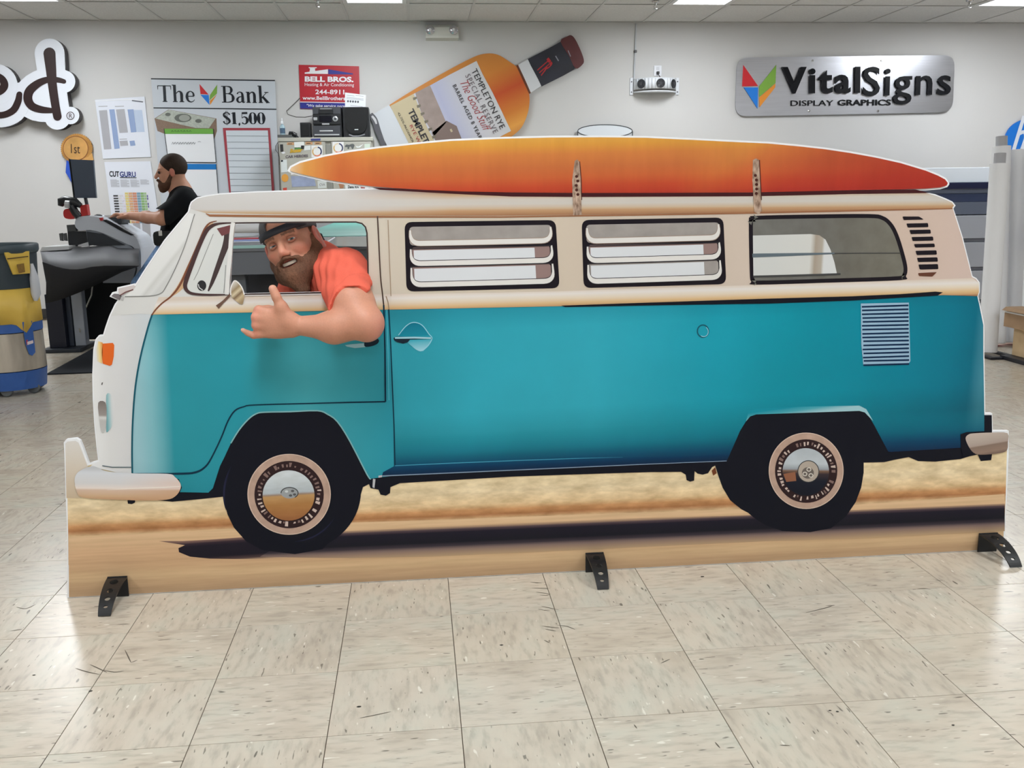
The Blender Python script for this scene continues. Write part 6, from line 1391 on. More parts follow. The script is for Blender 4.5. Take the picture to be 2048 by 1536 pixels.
tg = MB(); tg.add([oncan(a-0.06, sc(646), rr*0.999), oncan(a+0.26, sc(646), rr*0.999), oncan(a+0.26, sc(710), rr*0.998), oncan(a+0.14, sc(716), rr*0.998), oncan(a+0.04, sc(712), rr*0.998), oncan(a-0.04, sc(690), rr*0.998)], [(0, 1, 2, 3, 4, 5)]); tg.build('blue_strap', BLU, TC)
tg = MB(); tg.tube([oncan(ang+0.36, sc(530), rr*1.09), oncan(ang+0.40, sc(560), rr*1.09), oncan(ang+0.42, sc(592), rr*1.08), oncan(ang+0.42, sc(606), rr*1.04)], [0.010, 0.028, 0.030, 0.012], 10); o = tg.build('white_bag', mat('bag_white', (206, 210, 218), 0.4, bump=(20, 0.4)), TC, smooth=True)
for k, a in enumerate((-math.pi/2+0.15, -math.pi/2+1.15, math.pi*0.25, math.pi*0.75, math.pi*1.15)):
    c = oncan(a, 0.038, rr*0.78); q = MB(); q.lathe((c.x, c.y-0.013, c.z), [(0.012, 0), (0.034, 0.002), (0.0375, 0.006), (0.0375, 0.02), (0.034, 0.024), (0.012, 0.026)], 20, axis='Y'); cs = q.build('castor', mat('castor_grey', (104, 108, 110), 0.5), TC, smooth=True)
    q = MB(); q.box((c.x-0.016, c.y-0.017, 0.035), (c.x+0.016, c.y-0.014, sc(780)+0.01)); q.box((c.x-0.016, c.y+0.014, 0.035), (c.x+0.016, c.y+0.017, sc(780)+0.01)); q.build('castor_fork', mat('castor_fork', (150, 152, 150), 0.35, 0.7), cs)
# black floor mat
q = MB(); fm = [onZ(92, 750), onZ(330, 741), onZ(400, 660), onZ(208, 687)]
q.prism([Vector((v.x, v.y, 0.0)) for v in fm], (0, 0, 0.008)); o = q.build('floor_mat', mat('mat_black', (30, 34, 40), 0.8, noise=(40, 0.15), spec=0.2)); tag(o, 'thin black rubber floor mat between bin and van', 'mat')
# large vinyl cutter
PY = 6.0
def px(u, v, Y=PY): return onY(u, v, Y)
CU = empty('vinyl_cutter', (px(205, 500).x, PY, 0), 'grey roll-fed vinyl cutter beside the man in the black shirt', 'cutter')
GL = mat('cutter_grey', (208, 214, 224), 0.4, noise=(3, 0.04)); GM = mat('cutter_mid', (164, 170, 180), 0.4); GD = mat('cutter_dark', (38, 44, 52), 0.45)
def prismY(nm, pts, m, par, Y=PY, depth=0.5, bev=0): q = MB(); q.prism([px(u, v, Y) for u, v in pts], (0, depth, 0)); o = q.build(nm, m, par); return o
ARM = prismY('side_cover', crom([(150, 452), (152, 438), (160, 433), (180, 432.5), (203, 436), (230, 450), (258, 466), (270, 474), (279, 490), (282, 512), (282, 540), (280, 556), (275, 563), (266, 566), (274, 540), (272, 505), (266, 494), (258, 490), (232, 478), (205, 466), (180, 460), (160, 461)], 3, True), GL, CU, PY, 0.42)
prismY('inner_panel', [(172, 458), (205, 464), (256, 489), (268, 498), (271, 540), (264, 566), (206, 566), (204, 492), (176, 490)], GM, CU, PY+0.02, 0.36)
prismY('dark_inset', [(173, 463), (205, 468), (250, 490), (200, 492), (176, 490)], GD, CU, PY+0.008, 0.05)
sl = prismY('control_strip', [(205, 441), (212, 439), (268, 470), (262, 471), (240, 461)], mat('strip_black', (30, 32, 38), 0.25), CU, PY-0.012, 0.03)
prismY('red_button', [(198, 436), (204, 435), (206, 441), (201, 442)], mat('button_red', (190, 50, 50), 0.3), CU, PY-0.016, 0.03)
prismY('carriage', [(135, 462), (173, 463), (176, 490), (178, 492), (138, 493), (136, 480)], mat('carriage_black', (20, 24, 30), 0.4), CU, PY+0.05, 0.3)
prismY('carriage_plate', [(133, 450), (150, 449), (152, 462), (135, 463)], mat('plate_grey', (70, 72, 74), 0.4), CU, PY+0.03, 0.05)
for (u0) in (118, 126): prismY('paper_clip', [(u0, 467), (u0+6, 466), (u0+8, 482), (u0+2, 481)], mat('plate_grey', (70, 72, 74), 0.4), CU, PY+0.02, 0.02)
prismY('white_bracket', [(156, 490), (176, 484), (178, 493), (156, 493)], mat('bracket_white', (206, 208, 212), 0.4), CU, PY-0.005, 0.02)
prismY('table_edge', [(84, 494), (138, 492), (138, 499), (80, 503)], mat('edge_white', (218, 220, 220), 0.4), CU, PY-0.1, 0.3)
# drooping black film
fs_ = []; vs_ = []; n = 14
for i in range(n+1):
    s = i/n
    top = (80+198*s, 502-12*math.sin(s*math.pi*0.5)+ (8*s if s > 0.75 else 0)); 
    edge = (85+193*s, 524+ (15*math.sin(min(1, s*1.7)*math.pi*0.9))+ (3 if s > 0.5 else 0))
    low = (92+150*s, 606-62*s**1.3)
    A, Bm, Cm = px(top[0], top[1], PY-0.02), px(edge[0], edge[1], PY-0.50), px(low[0], low[1], PY-0.30)
    vs_ += [A, A.lerp(Bm, 0.5)+Vector((0, 0, 0.02)), Bm, Bm.lerp(Cm, 0.5)+Vector((0, 0.04, 0)), Cm]
for i in range(n):
    for k in range(2): fs_.append((i*5+k, (i+1)*5+k, (i+1)*5+k+1, i*5+k+1))
flm = mk('film_sheet', vs_, fs_, mat('film_grey', (112, 113, 118), 0.6, noise=(3, 0.12)), CU, smooth=True, label='drooping sheet of grey film'); flm.modifiers.new('t', 'SOLIDIFY').thickness = 0.003
fs2 = []
for i in range(n):
    for k in (2, 3): fs2.append((i*5+k, (i+1)*5+k, (i+1)*5+k+1, i*5+k+1))
flm = mk('catch_cloth', vs_, fs2, mat('cloth_black', (36, 37, 42), 0.75, noise=(3, 0.12)), CU, smooth=True, label='black cloth hanging below the film'); flm.modifiers.new('t', 'SOLIDIFY').thickness = 0.003
LGY = PY+0.12
def leg(u, v_top, wd, nm, m): 
    f = onZ(u, 684); a = onY(u, v_top, LGY); q = MB(); q.box((a.x-wd/2, LGY, 0.03), (a.x+wd/2, LGY+0.09, a.z), bev=0.006); return q.build(nm, m, CU)
leg(148, 552, 0.085, 'leg', GM); leg(128, 560, 0.06, 'leg', mat('leg_dark', (54, 62, 76), 0.4)); leg(270, 562, 0.085, 'leg', GM)
a = onY(150, 600, LGY); b3 = onY(290, 600, LGY); q = MB(); q.box((a.x-0.25, LGY-0.16, 0.0), (a.x+0.06, LGY+0.3, 0.03), bev=0.006); q.build('foot', GD, CU)
q = MB(); q.box((b3.x-0.12, LGY-0.16, 0.0), (b3.x, LGY+0.3, 0.03), bev=0.006); q.build('foot', GD, CU)
q = MB(); zt = onY(200, 562, PY).z; a0 = onY(92, 580, PY+0.1).x; q.box((onY(160, 600, PY+0.3).x, PY+0.34, 0.05), (onY(300, 600, PY+0.3).x, PY+0.36, zt), bev=0.002); q.build('dark_backing', mat('backing_black', (8, 9, 14), 0.8), CU)  # black sheet in place of the dark interior between the legs
q = MB(); q.box((a0, PY+0.05, 0.03), (onY(124, 600, PY+0.05).x, PY+0.30, onY(100, 590, PY).z), bev=0.004); q.build('waste_box', mat('box_navy', (18, 22, 40), 0.5), CU)
q = MB(); q.tube([onY(186, 562, PY+0.3), onY(183, 590, PY+0.28), onY(172, 615, PY+0.25), onY(160, 628, PY+0.2), onY(158, 650, PY+0.15), onY(160, 664, PY+0.1)], 0.006, 7); q.build('cable', mat('cable_pale', (176, 172, 160), 0.5), CU, smooth=True)
pb = onZ(174, 676); PS = empty('power_strip', (pb.x, pb.y, 0), 'white power strip on the floor by the cutter leg', 'power strip'); q = MB(); q.box((pb.x-0.07, pb.y-0.03, 0), (pb.x+0.07, pb.y+0.03, 0.04), bev=0.012); q.build('case', mat('strip_white', (196, 196, 188), 0.45), PS)
for k in (-0.035, 0.0, 0.035): q = MB(); q.box((pb.x+k-0.011, pb.y-0.015, 0.038), (pb.x+k+0.011, pb.y+0.015, 0.043)); q.build('socket', mat('socket_dark', (70, 70, 70), 0.4), PS)
# keyboard shelf, keyboard, monitor, tape gun on the cutter
KY = 6.25
a, b3 = px(195, 433, KY), px(252, 447, KY); zk = onY(225, 432.5, KY).z
q = MB(); q.box((a.x, KY-0.12, zk-0.06), (b3.x, KY+0.12, zk-0.012), bev=0.004); o = q.build('keyboard_shelf', GD, CU)
KB = empty('keyboard', ((a.x+b3.x)/2, KY, zk-0.012), 'white computer keyboard under the man in black\'s hand', 'keyboard'); q = MB(); q.box((a.x+0.06, KY-0.09, zk-0.0115), (b3.x+0.02, KY+0.09, zk+0.004), bev=0.004); q.build('case', mat('keyboard_white', (206, 206, 204), 0.4), KB)
km = MB()
for r in range(4):
    for c in range(12): x = a.x+0.075+c*((b3.x-a.x-0.08)/12); km.box((x, KY-0.07+r*0.035, zk+0.0045), (x+0.014, KY-0.045+r*0.035, zk+0.009))
o = km.build('keys', mat('keys_grey', (170, 170, 168), 0.4), KB); o['kind'] = 'stuff'
c = px(201, 430, KY-0.16); MS = empty('mouse', (c.x, KY-0.10, zk-0.012), 'black computer mouse left of the keyboard', 'mouse')
q = MB(); q.lathe((a.x+0.025, KY-0.06, zk-0.0115), [(0.034, 0), (0.036, 0.008), (0.03, 0.022), (0.014, 0.03)], 18); q.build('shell', BKP, MS, smooth=True); q = MB(); q.box((a.x+0.022, KY-0.09, zk+0.012), (a.x+0.028, KY-0.075, zk+0.02), bev=0.002); q.build('wheel', GPP, MS)
MY = 6.15
MN = empty('monitor', (px(160, 432, MY).x, MY, zk-0.06), 'dark flat monitor panel below the gold rosette', 'monitor')
mq = [px(139, 318.5, MY), px(186, 320.5, MY), px(192, 396, MY), px(149, 396, MY)]
q = MB(); q.prism(mq, (0, 0.03, 0)); q.build('screen', mat('screen_dark', (74, 86, 104), 0.3, noise=(2, 0.1)), MN)
q = MB(); q.prism([px(137, 317.5, MY), px(140.5, 318.5, MY), px(150.5, 397, MY), px(147, 398, MY), px(141, 350, MY)], (0, 0.045, 0)); q.build('bezel', BKP, MN)
q = MB(); q.tube([px(166, 390, MY)+Vector((0, 0.045, 0)), px(170, 415, MY)+Vector((0, 0.06, 0)), px(172, 440, MY)+Vector((0, 0.06, 0))], 0.014, 10); q.build('arm', GPP, MN, smooth=True)
TY = 6.0
TG = empty('heat_gun', (px(150, 440, TY).x, TY, px(150, 438, TY).z), 'red and black heat gun resting on the cutter end', 'tool')
q = MB(); q.tube([px(121, 412, TY), px(123, 403, TY), px(130, 401, TY), px(150, 404, TY), px(162, 412, TY)], [0.02, 0.035, 0.038, 0.034, 0.02], 14); q.build('barrel', BKP, TG, smooth=True)
q = MB(); q.tube([px(131, 408, TY-0.03), px(140, 409, TY-0.03)], 0.03, 14); q.build('collar', SLV, TG, smooth=True)
q = MB(); q.prism(crom([(128, 420), (140, 418), (150, 430), (146, 438), (132, 437), (127, 431)], 3, True) and [px(u, v, TY) for u, v in crom([(128, 420), (140, 418), (150, 430), (146, 438), (132, 437), (127, 431)], 3, True)], (0, 0.06, 0)); q.build('red_body', mat('tool_red', (196, 40, 38), 0.35), TG)
q = MB(); q.prism([px(u, v, TY) for u, v in ((160, 411), (173, 409), (176, 430), (162, 433))], (0, 0.06, 0)); q.build('red_grip', mat('tool_red', (196, 40, 38), 0.35), TG)
q = MB(); q.tube([px(143, 411, TY), px(150, 424, TY), px(158, 434, TY)], 0.03, 12); q.build('handle', BKP, TG, smooth=True)

# ================================================================== cutting table seen through the driver window
tz = 0.97
tb0 = onZ(380, 492, tz); TY0 = tb0.y; tx0 = onY(430, 492, TY0).x; tx1 = onY(960, 480, TY0).x; TFAR = onZ(600, 447, tz).y
TB = empty('cutting_table', ((tx0+tx1)/2, TY0, 0), 'large grey cutting table with teal mat seen through the van window', 'table')
q = MB(); q.box((tx0, TY0, tz-0.035), (tx1, TFAR, tz), bev=0.006); q.build('table_top', mat('table_grey', (108, 110, 116), 0.35, noise=(2, 0.06)), TB)
q = MB(); q.box((tx0, TY0-0.006, tz-0.018), (tx1, TY0+0.004, tz-0.002), bev=0.002); q.build('edge_strip', mat('edge_teal', (150, 190, 184), 0.35), TB)
q = MB(); q.box((tx0+0.02, TY0+0.01, tz-0.15), (tx1-0.02, TY0+0.05, tz-0.036)); q.build('apron', mat('table_apron', (96, 100, 106), 0.45), TB)
q = MB(); q.box((tx0+0.05, TY0+0.28, 0.25), (tx1-0.05, TY0+0.32, tz-0.151)); q.build('back_panel', mat('table_panel', (62, 64, 70), 0.5), TB)
for x in (tx0+0.05, (tx0+tx1)/2+0.2, tx1-0.13):
    for y in (TY0+0.06, TFAR-0.15): q = MB(); q.box((x, y, 0.001), (x+0.08, y+0.08, tz-0.036), bev=0.004); q.build('leg', mat('table_leg', (80, 84, 90), 0.45), TB)
q = MB(); q.box((tx0+0.1, TY0+0.33, 0.24), (tx1-0.1, TFAR-0.3, 0.26)); q.build('lower_shelf', mat('shelf_dark', (24, 26, 30), 0.6), TB)
ma = onZ(640, 474, tz); q = MB(); q.box((onZ(600, 470, tz).x, ma.y, tz+0.0005), (tx1-0.05, TFAR-0.05, tz+0.004), bev=0.001); o = q.build('cutting_mat', mat('mat_teal', (96, 170, 160), 0.45, noise=(2, 0.08)), TB)
def ontable(nm, u, v, lab, cat): p = onZ(u, v, tz+0.001); return empty(nm, p, lab, cat), p
t, p = ontable('paper_tube', 505, 466, 'short white paper tube on the cutting table', 'tube'); q = MB(); q.tube([Vector((p.x-0.13, p.y, tz+0.036)), Vector((p.x+0.12, p.y-0.03, tz+0.036))], 0.034, 18); q.build('tube', PAPER, t, smooth=True); q = MB(); q.tube([Vector((p.x-0.134, p.y, tz+0.036)), Vector((p.x-0.13, p.y, tz+0.036))], 0.026, 14); q.build('core', PEND, t)
t, p = ontable('document', 505, 484, 'white and blue printed sheets on the table edge', 'paper'); q = MB(); q.box((p.x-0.16, p.y-0.04, tz+0.0015), (p.x+0.18, p.y+0.16, tz+0.0045)); q.build('sheet', mat('sheet_white', (222, 226, 238), 0.4), t); q = MB(); q.box((p.x-0.13, p.y+0.03, tz+0.005), (p.x+0.16, p.y+0.2, tz+0.0075)); q.build('blue_sheet', mat('sheet_blue', (132, 150, 206), 0.4), t); q = MB(); q.box((p.x-0.18, p.y+0.2, tz+0.001), (p.x+0.15, p.y+0.34, tz+0.012)); q.build('red_folder', mat('folder_red', (186, 44, 58), 0.4), t)
t, p = ontable('film_offcut', 700, 482, 'dark glossy film offcut at the right of the table', 'film'); q = MB(); q.prism([onZ(u, v, tz+0.0052) for u, v in ((655, 477), (672, 474), (735, 475), (735, 494), (648, 492))], (0, 0, 0.002)); q.build('film', mat('film_gloss', (120, 124, 132), 0.15), t); q = MB(); q.prism([onZ(u, v, tz+0.0075) for u, v in ((644, 489), (669, 474.5), (671, 475.5), (646, 491))], (0, 0, 0.002)); q.build('white_strip', mat('sheet_white', (222, 226, 238), 0.4), t)
# ================================================================== the man leaning out of the driver window
def unit(v): v = np.array(v, float); return v/np.linalg.norm(v)
def A(u, v, Y): return np.array(tuple(onY(u, v, Y)))
def colour(V, base): return np.tile(np.array(lin(base)), (len(V), 1))
def blend(col, mask, c):
    m = np.clip(mask, 0, 1)[:, None]; col[:, :3] = col[:, :3]*(1-m)+np.array(lin(c)[:3])*m
def smooth01(x, a, b): return np.clip((x-a)/(b-a), 0, 1)
def vnoise(V, freq, seed):
    r = np.random.RandomState(seed); out = np.zeros(len(V))
    for _ in range(7):
        k = r.normal(size=3)*freq; out += np.sin(V@k+r.uniform(0, 6.28))
    return out/7
def normals(V, F):
    n = np.cross(V[F[:, 2]]-V[F[:, 0]], V[F[:, 3]]-V[F[:, 1]]); N = np.zeros_like(V)
    for i in range(4): np.add.at(N, F[:, i], n)
    return N/(np.linalg.norm(N, axis=1)[:, None]+1e-12)
yaw, rol, pit = math.radians(13), math.radians(21.5), math.radians(2)
f0 = np.array([-math.sin(yaw), -math.cos(yaw), 0]); l0 = np.array([math.cos(yaw), -math.sin(yaw), 0]); z0_ = np.array([0, 0, 1.0])
up = math.cos(rol)*z0_-math.sin(rol)*l0; le = math.cos(rol)*l0+math.sin(rol)*z0_
fw = math.cos(pit)*f0+math.sin(pit)*up; up = math.cos(pit)*up-math.sin(pit)*f0
RH = np.stack([le, fw, up], 1)
EYE = A(562.6, 486, BY+0.055); HC = EYE-fw*0.088
def H(x, y, z): return HC+le*x+fw*y+up*z
def loc(V): return (V-HC)@RH
# ---- joints
LS = A(684, 550, BY+0.075); SL = A(704, 606, BY-0.075); EL = A(731, 645, BY-0.125); FM = A(668, 655, BY-0.118); WR = A(592, 651, BY-0.108)
NB = A(630, 533, BY+0.175); RS = A(596, 612, BY+0.27); CH = A(648, 612, BY+0.22); WA = np.array([-0.16, BY+0.42, 0.80]); HI = np.array([-0.12, BY+0.52, 0.70])
REl = np.array([-0.42, BY+0.42, 0.66]); RW_ = np.array([-0.36, BY+0.30, 0.46])
fld = Field((-0.66, BY-0.22, 0.40), (0.02, BY+0.62, 1.22), 0.0032)
# head
fld.ell(H(0, -0.012, 0.030), (0.0745, 0.094, 0.088), RH, 0.02)
fld.ell(H(0, 0.035, -0.028), (0.064, 0.058, 0.082), RH, 0.03)
fld.ell(H(0, 0.045, -0.082), (0.050, 0.048, 0.040), RH, 0.03)
for s in (-1, 1):
    fld.ell(H(s*0.040, 0.066, -0.026), (0.023, 0.021, 0.018), RH, 0.018)
    fld.cap(H(s*0.012, 0.087, 0.021), H(s*0.044, 0.074, 0.023), 0.0095, 0.0085, 0.014)
    fld.ell(H(s*0.0315, 0.0935, 0.001), (0.0165, 0.0125, 0.0115), RH, 0.010, sub=True)
    fld.cap(H(s*0.018, 0.0885, -0.001), H(s*0.046, 0.0765, 0.0), 0.0050, 0.0045, 0.008) if False else None
    fld.cap(H(s*0.024, 0.0945, -0.036), H(s*0.040, 0.0805, -0.056), 0.0028, 0.0025, 0.008, sub=True)
    fld.ell(H(s*0.082, -0.002, -0.008), (0.0095, 0.0195, 0.032), RH, 0.005)
    fld.ell(H(s*0.092, 0.002, -0.007), (0.007, 0.011, 0.018), RH, 0.004, sub=True)
    fld.ell(H(s*0.0118, 0.1025, -0.0365), (0.0078, 0.0095, 0.0072), RH, 0.007)
fld.cap(H(0, 0.090, 0.012), H(0, 0.113, -0.030), 0.0075, 0.0112, 0.012)
fld.ell(H(0, 0.0975, -0.0655), (0.030, 0.012, 0.0085), RH, 0.005, sub=True)
fld.cap(H(0, -0.015, -0.065), NB, 0.045, 0.050, 0.012)
# torso, arms
fld.cap(NB, CH, 0.075, 0.13, 0.05); fld.cap(CH, WA, 0.135, 0.13, 0.05); fld.cap(WA, HI, 0.13, 0.14, 0.05)
fld.cap(NB, LS, 0.048, 0.066, 0.03); fld.cap(NB, RS, 0.05, 0.064, 0.03)
fld.cap(LS, SL, 0.066, 0.061, 0.03); fld.cap(SL, EL, 0.061, 0.050, 0.025)
fld.ell(EL+np.array([0.004, -0.004, -0.004]), (0.046, 0.046, 0.050), None, 0.02)
fld.cap(EL, FM, 0.047, 0.041, 0.008); fld.cap(FM, WR, 0.041, 0.0265, 0.03)
fld.cap(EL*0.7+FM*0.3+np.array([0, 0, 0.012]), FM+np.array([0, 0, 0.003]), 0.036, 0.034, 0.03)
fld.cap(RS, REl, 0.06, 0.044, 0.03); fld.cap(REl, RW_, 0.042, 0.027, 0.02); fld.ell(RW_+np.array([0.02, -0.05, -0.02]), (0.045, 0.05, 0.018), None, 0.02)
fld.cap(A(672, 617, BY-0.168), A(714, 606, BY-0.172), 0.004, 0.006, 0.016, sub=True)      # crease inside the elbow
# left hand: back of the hand to the camera, thumb up, little finger out
HY_ = BY-0.110
kn = [A(517, 620, HY_+0.002), A(511.5, 634.5, HY_-0.004), A(512.5, 650.5, HY_-0.002), A(518, 667, HY_+0.006)]
wr4 = [A(583, 638, HY_), A(585, 646, HY_-0.003), A(585, 655, HY_-0.002), A(583, 663, HY_+0.002)]
for w_, k_ in zip(wr4, kn): fld.cap(w_, k_, 0.0185, 0.0135, 0.014)
fld.ell(A(556, 650, HY_+0.010), (0.040, 0.019, 0.034), None, 0.018)
back = np.array([0, 1.0, 0])
for i in range(3):   # curled fingers: from the knuckle towards the board, then back along the palm
    k_ = kn[i]; p1 = k_+np.array([-0.004, 0.034, -0.001]); p2 = p1+np.array([0.026, 0.012, 0.0]); p3 = p2+np.array([0.018, -0.012, 0.0])
    fld.cap(k_, p1, 0.0118, 0.0105, 0.006); fld.cap(p1, p2, 0.0105, 0.0098, 0.005); fld.cap(p2, p3, 0.0095, 0.0085, 0.004)
pk = [kn[3], A(507, 671, HY_+0.008), A(496, 666.5, HY_+0.006), A(485.5, 660, HY_+0.002)]
fld.cap(pk[0], pk[1], 0.0112, 0.0098, 0.008); fld.cap(pk[1], pk[2], 0.0094, 0.0084, 0.004); fld.cap(pk[2], pk[3], 0.0082, 0.0064, 0.004)
th = [A(577, 640, HY_-0.006), A(563, 615, HY_-0.010), A(553, 594.5, HY_-0.012), A(545.5, 577.5, HY_-0.008)]
fld.cap(th[0], th[1], 0.021, 0.0165, 0.018); fld.cap(th[1], th[2], 0.0142, 0.0128, 0.008); fld.cap(th[2], th[3], 0.0138, 0.0118, 0.004)
fld.cap(th[1], kn[0]*0.45+wr4[0]*0.55, 0.013, 0.014, 0.016)     # web of the thumb
V, F = fld.mesh(); V = relax(V, F, 2, 0.4)
L = loc(V); col = colour(V, (194, 138, 113))
col[:, :3] *= (1+0.05*vnoise(V, 60, 1)+0.03*vnoise(V, 200, 2))[:, None]
hd_ = (np.linalg.norm(L-np.array([0, 0.02, -0.02]), axis=1) < 0.15)
blend(col, 0.40*hd_*np.exp(-((L[:, 0]/0.016)**2+((L[:, 2]+0.032)/0.016)**2))*(L[:, 1] > 0.08), (196, 112, 96))
for s in (-1, 1):
    blend(col, 0.5*hd_*np.exp(-(((L[:, 0]-s*0.045)/0.020)**2+((L[:, 2]+0.03)/0.018)**2))*(L[:, 1] > 0.03), (196, 112, 94))
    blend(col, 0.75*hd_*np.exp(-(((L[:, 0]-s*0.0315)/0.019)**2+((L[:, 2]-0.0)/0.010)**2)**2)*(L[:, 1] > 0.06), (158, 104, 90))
    blend(col, 0.8*hd_*((np.abs(L[:, 0]-s*0.031) < 0.019) & (np.abs(L[:, 2]-0.0205-0.1*(0.019-np.abs(L[:, 0]-s*0.028))) < 0.0042) & (L[:, 1] > 0.06)), (96, 64, 46))
    blend(col, 0.6*hd_*(np.abs(L[:, 0]) > 0.074)*(np.abs(L[:, 1]) < 0.03)*(np.abs(L[:, 2]+0.01) < 0.045), (200, 112, 98))
blend(col, 1.0*hd_*((L[:, 0]/0.033)**2+((L[:, 2]+0.0655)/0.012)**2 < 1)*(L[:, 1] > 0.07), (170, 92, 82))
blend(col, 1.0*hd_*((L[:, 0]/0.026)**2+((L[:, 2]+0.0655)/0.0068)**2 < 1)*(L[:, 1] > 0.06), (70, 30, 28))
blend(col, 0.7*np.exp(-(np.linalg.norm(V-EL-np.array([0.03, -0.01, -0.015]), axis=1)/0.035)**2), (224, 138, 128))
for k_ in kn: blend(col, 0.45*np.exp(-(np.linalg.norm(V-k_-np.array([-0.006, -0.008, 0]), axis=1)/0.014)**2), (222, 140, 122))
blend(col, 0.6*np.exp(-(np.linalg.norm(V-pk[3], axis=1)/0.006)**2), (238, 200, 190)); blend(col, 0.35*np.exp(-(np.linalg.norm(V-th[3]-np.array([-0.004, -0.006, 0.004]), axis=1)/0.009)**2), (236, 186, 172))
SKIN = attrmat('skin', 0.5, 0.04, 220, 0.12, 0.08)
MAN = mk('person', V, F, SKIN, org=(HI[0], HI[1], 0.0), smooth=True, colors=col)
tag(MAN, 'bearded man in orange t-shirt and backwards cap leaning out of the van window', 'person')
# ---- eyes and teeth
for s in (-1, 1):
    c = Vector(H(s*0.0310, 0.0765, 0.0005)); q = MB(); n = 20; rr_ = 0.0128
    look = unit(CAM-np.array(tuple(c))); e1 = unit(np.cross(look, z0_)); e2 = np.cross(e1, look)
    vs = []; fs = []; cs = []
    for i in range(n+1):
        th_ = math.pi*0.72*i/n
        for j in range(24):
            a_ = 2*math.pi*j/24; d_ = look*math.cos(th_)+(e1*math.cos(a_)+e2*math.sin(a_))*math.sin(th_)
            vs.append(c+Vector(d_)*rr_); r_ = math.sin(th_)*rr_
            cs.append(lin((14, 12, 12)) if r_ < 0.0024 else lin((84, 98, 104)) if r_ < 0.0058 else lin((50, 56, 60)) if r_ < 0.0066 else lin((206, 198, 194)))
    for i in range(n):
        for j in range(24): fs.append((i*24+j, (i+1)*24+j, (i+1)*24+(j+1) % 24, i*24+(j+1) % 24))
    mk('eye', vs, fs, attrmat('eye_%d' % s, 0.12), MAN, smooth=True, colors=cs)
    # eyelids: thin curved skin rolls above and below the eyeball
    for (zz, rl, nm) in ((0.0062, 0.0050, 'upper_eyelid'), (-0.0066, 0.0044, 'lower_eyelid')):
        pts = []
        for k in range(9):
            t = -1+2*k/8; pts.append(Vector(H(s*0.0310+t*0.0160, 0.0868-0.0085*t*t-(0.005*t*s if t*s > 0 else 0), zz*(1-0.75*t*t)+0.0005)))
        q = MB(); q.tube(pts, [rl*(0.35+0.65*(1-abs(-1+2*k/8)**2)) for k in range(9)], 10); q.build(nm, mat('eyelid_skin', (172, 114, 92), 0.5), MAN, smooth=True)
tv = []; tf = []
for i in range(11):
    t = -1+2*i/10
    for z in (-0.0605+0.001*t*t, -0.0705+0.0035*t*t): tv.append(Vector(H(t*0.0270, 0.0985-0.013*t*t, z)))
for i in range(10): tf.append((2*i, 2*i+1, 2*i+3, 2*i+2))
q = MB(); q.add(tv, tf); o = q.build('teeth', mat('teeth', (222, 210, 196), 0.3), MAN, smooth=True); o.modifiers.new('t', 'SOLIDIFY').thickness = 0.003
# ---- beard
bf = Field(HC-0.19, HC+0.17, 0.0028)
bf.ell(H(0, 0.046, -0.094), (0.060, 0.057, 0.046), RH, 0.02)
for s in (-1, 1):
    bf.cap(H(s*0.0690, 0.010, -0.010), H(s*0.0650, 0.012, -0.050), 0.0125, 0.019, 0.02); bf.cap(H(s*0.0650, 0.012, -0.050), H(s*0.052, 0.040, -0.088), 0.020, 0.026, 0.02)
    bf.cap(H(s*0.0600, 0.036, -0.052), H(s*0.046, 0.066, -0.070), 0.011, 0.014, 0.02)
    bf.cap(H(s*0.003, 0.1075, -0.0490), H(s*0.030, 0.092, -0.0610), 0.0075, 0.0085, 0.008); bf.cap(H(s*0.030, 0.092, -0.0610), H(s*0.036, 0.080, -0.088), 0.0085, 0.012, 0.012)
bf.cap(H(0, 0.078, -0.108), H(0.004, 0.080, -0.150), 0.036, 0.022, 0.025); bf.ell(H(0, 0.092, -0.088), (0.016, 0.010, 0.010), RH, 0.012)
bf.ell(H(0, 0.112, -0.0655), (0.031, 0.040, 0.0105), RH, 0.006, sub=True)
V, F = bf.mesh(); N = normals(V, F); V = relax(V, F, 2, 0.5)
Lb = loc(V); V = V+N*(0.0016*vnoise(np.stack([Lb[:, 0]*3, Lb[:, 1]*3, Lb[:, 2]*0.8], 1), 130, 4)+0.0010*vnoise(np.stack([Lb[:, 0]*3, Lb[:, 1]*3, Lb[:, 2]], 1), 300, 5))[:, None]
cb_ = colour(V, (98, 70, 54)); cb_[:, :3] *= (1+0.22*vnoise(np.stack([Lb[:, 0]*3, Lb[:, 1]*3, Lb[:, 2]*0.6], 1), 220, 6))[:, None]
blend(cb_, 0.5*smooth01(Lb[:, 2], -0.09, -0.02), (120, 78, 56)); blend(cb_, 0.35*np.exp(-((Lb[:, 0]/0.02)**2+((Lb[:, 2]+0.11)/0.03)**2)), (150, 104, 78))
mk('beard', V, F, attrmat('beard_hair', 0.75, 0.25, 260, 0, 0.5, 0.2), MAN, smooth=True, colors=cb_, label='full reddish brown beard and moustache')
# ---- short hair at the temples
hf = Field(HC-0.15, HC+0.15, 0.003); hf.ell(H(0, -0.020, 0.020), (0.0785, 0.088, 0.080), RH, 0.01); hf.ell(H(0, 0.115, 0.0), (0.12, 0.075, 0.13), RH, 0.006, sub=True); hf.ell(H(0, 0.02, -0.115), (0.13, 0.16, 0.085), RH, 0.006, sub=True)
for s in (-1, 1): hf.ell(H(s*0.085, -0.002, -0.012), (0.016, 0.021, 0.032), RH, 0.004, sub=True)
V, F = hf.mesh(); ch_ = colour(V, (110, 84, 66)); ch_[:, :3] *= (1+0.2*vnoise(V, 300, 8))[:, None]
mk('hair', V, F, attrmat('temple_hair', 0.8, 0.2, 300, 0, 0.4, 0.2), MAN, smooth=True, colors=ch_)
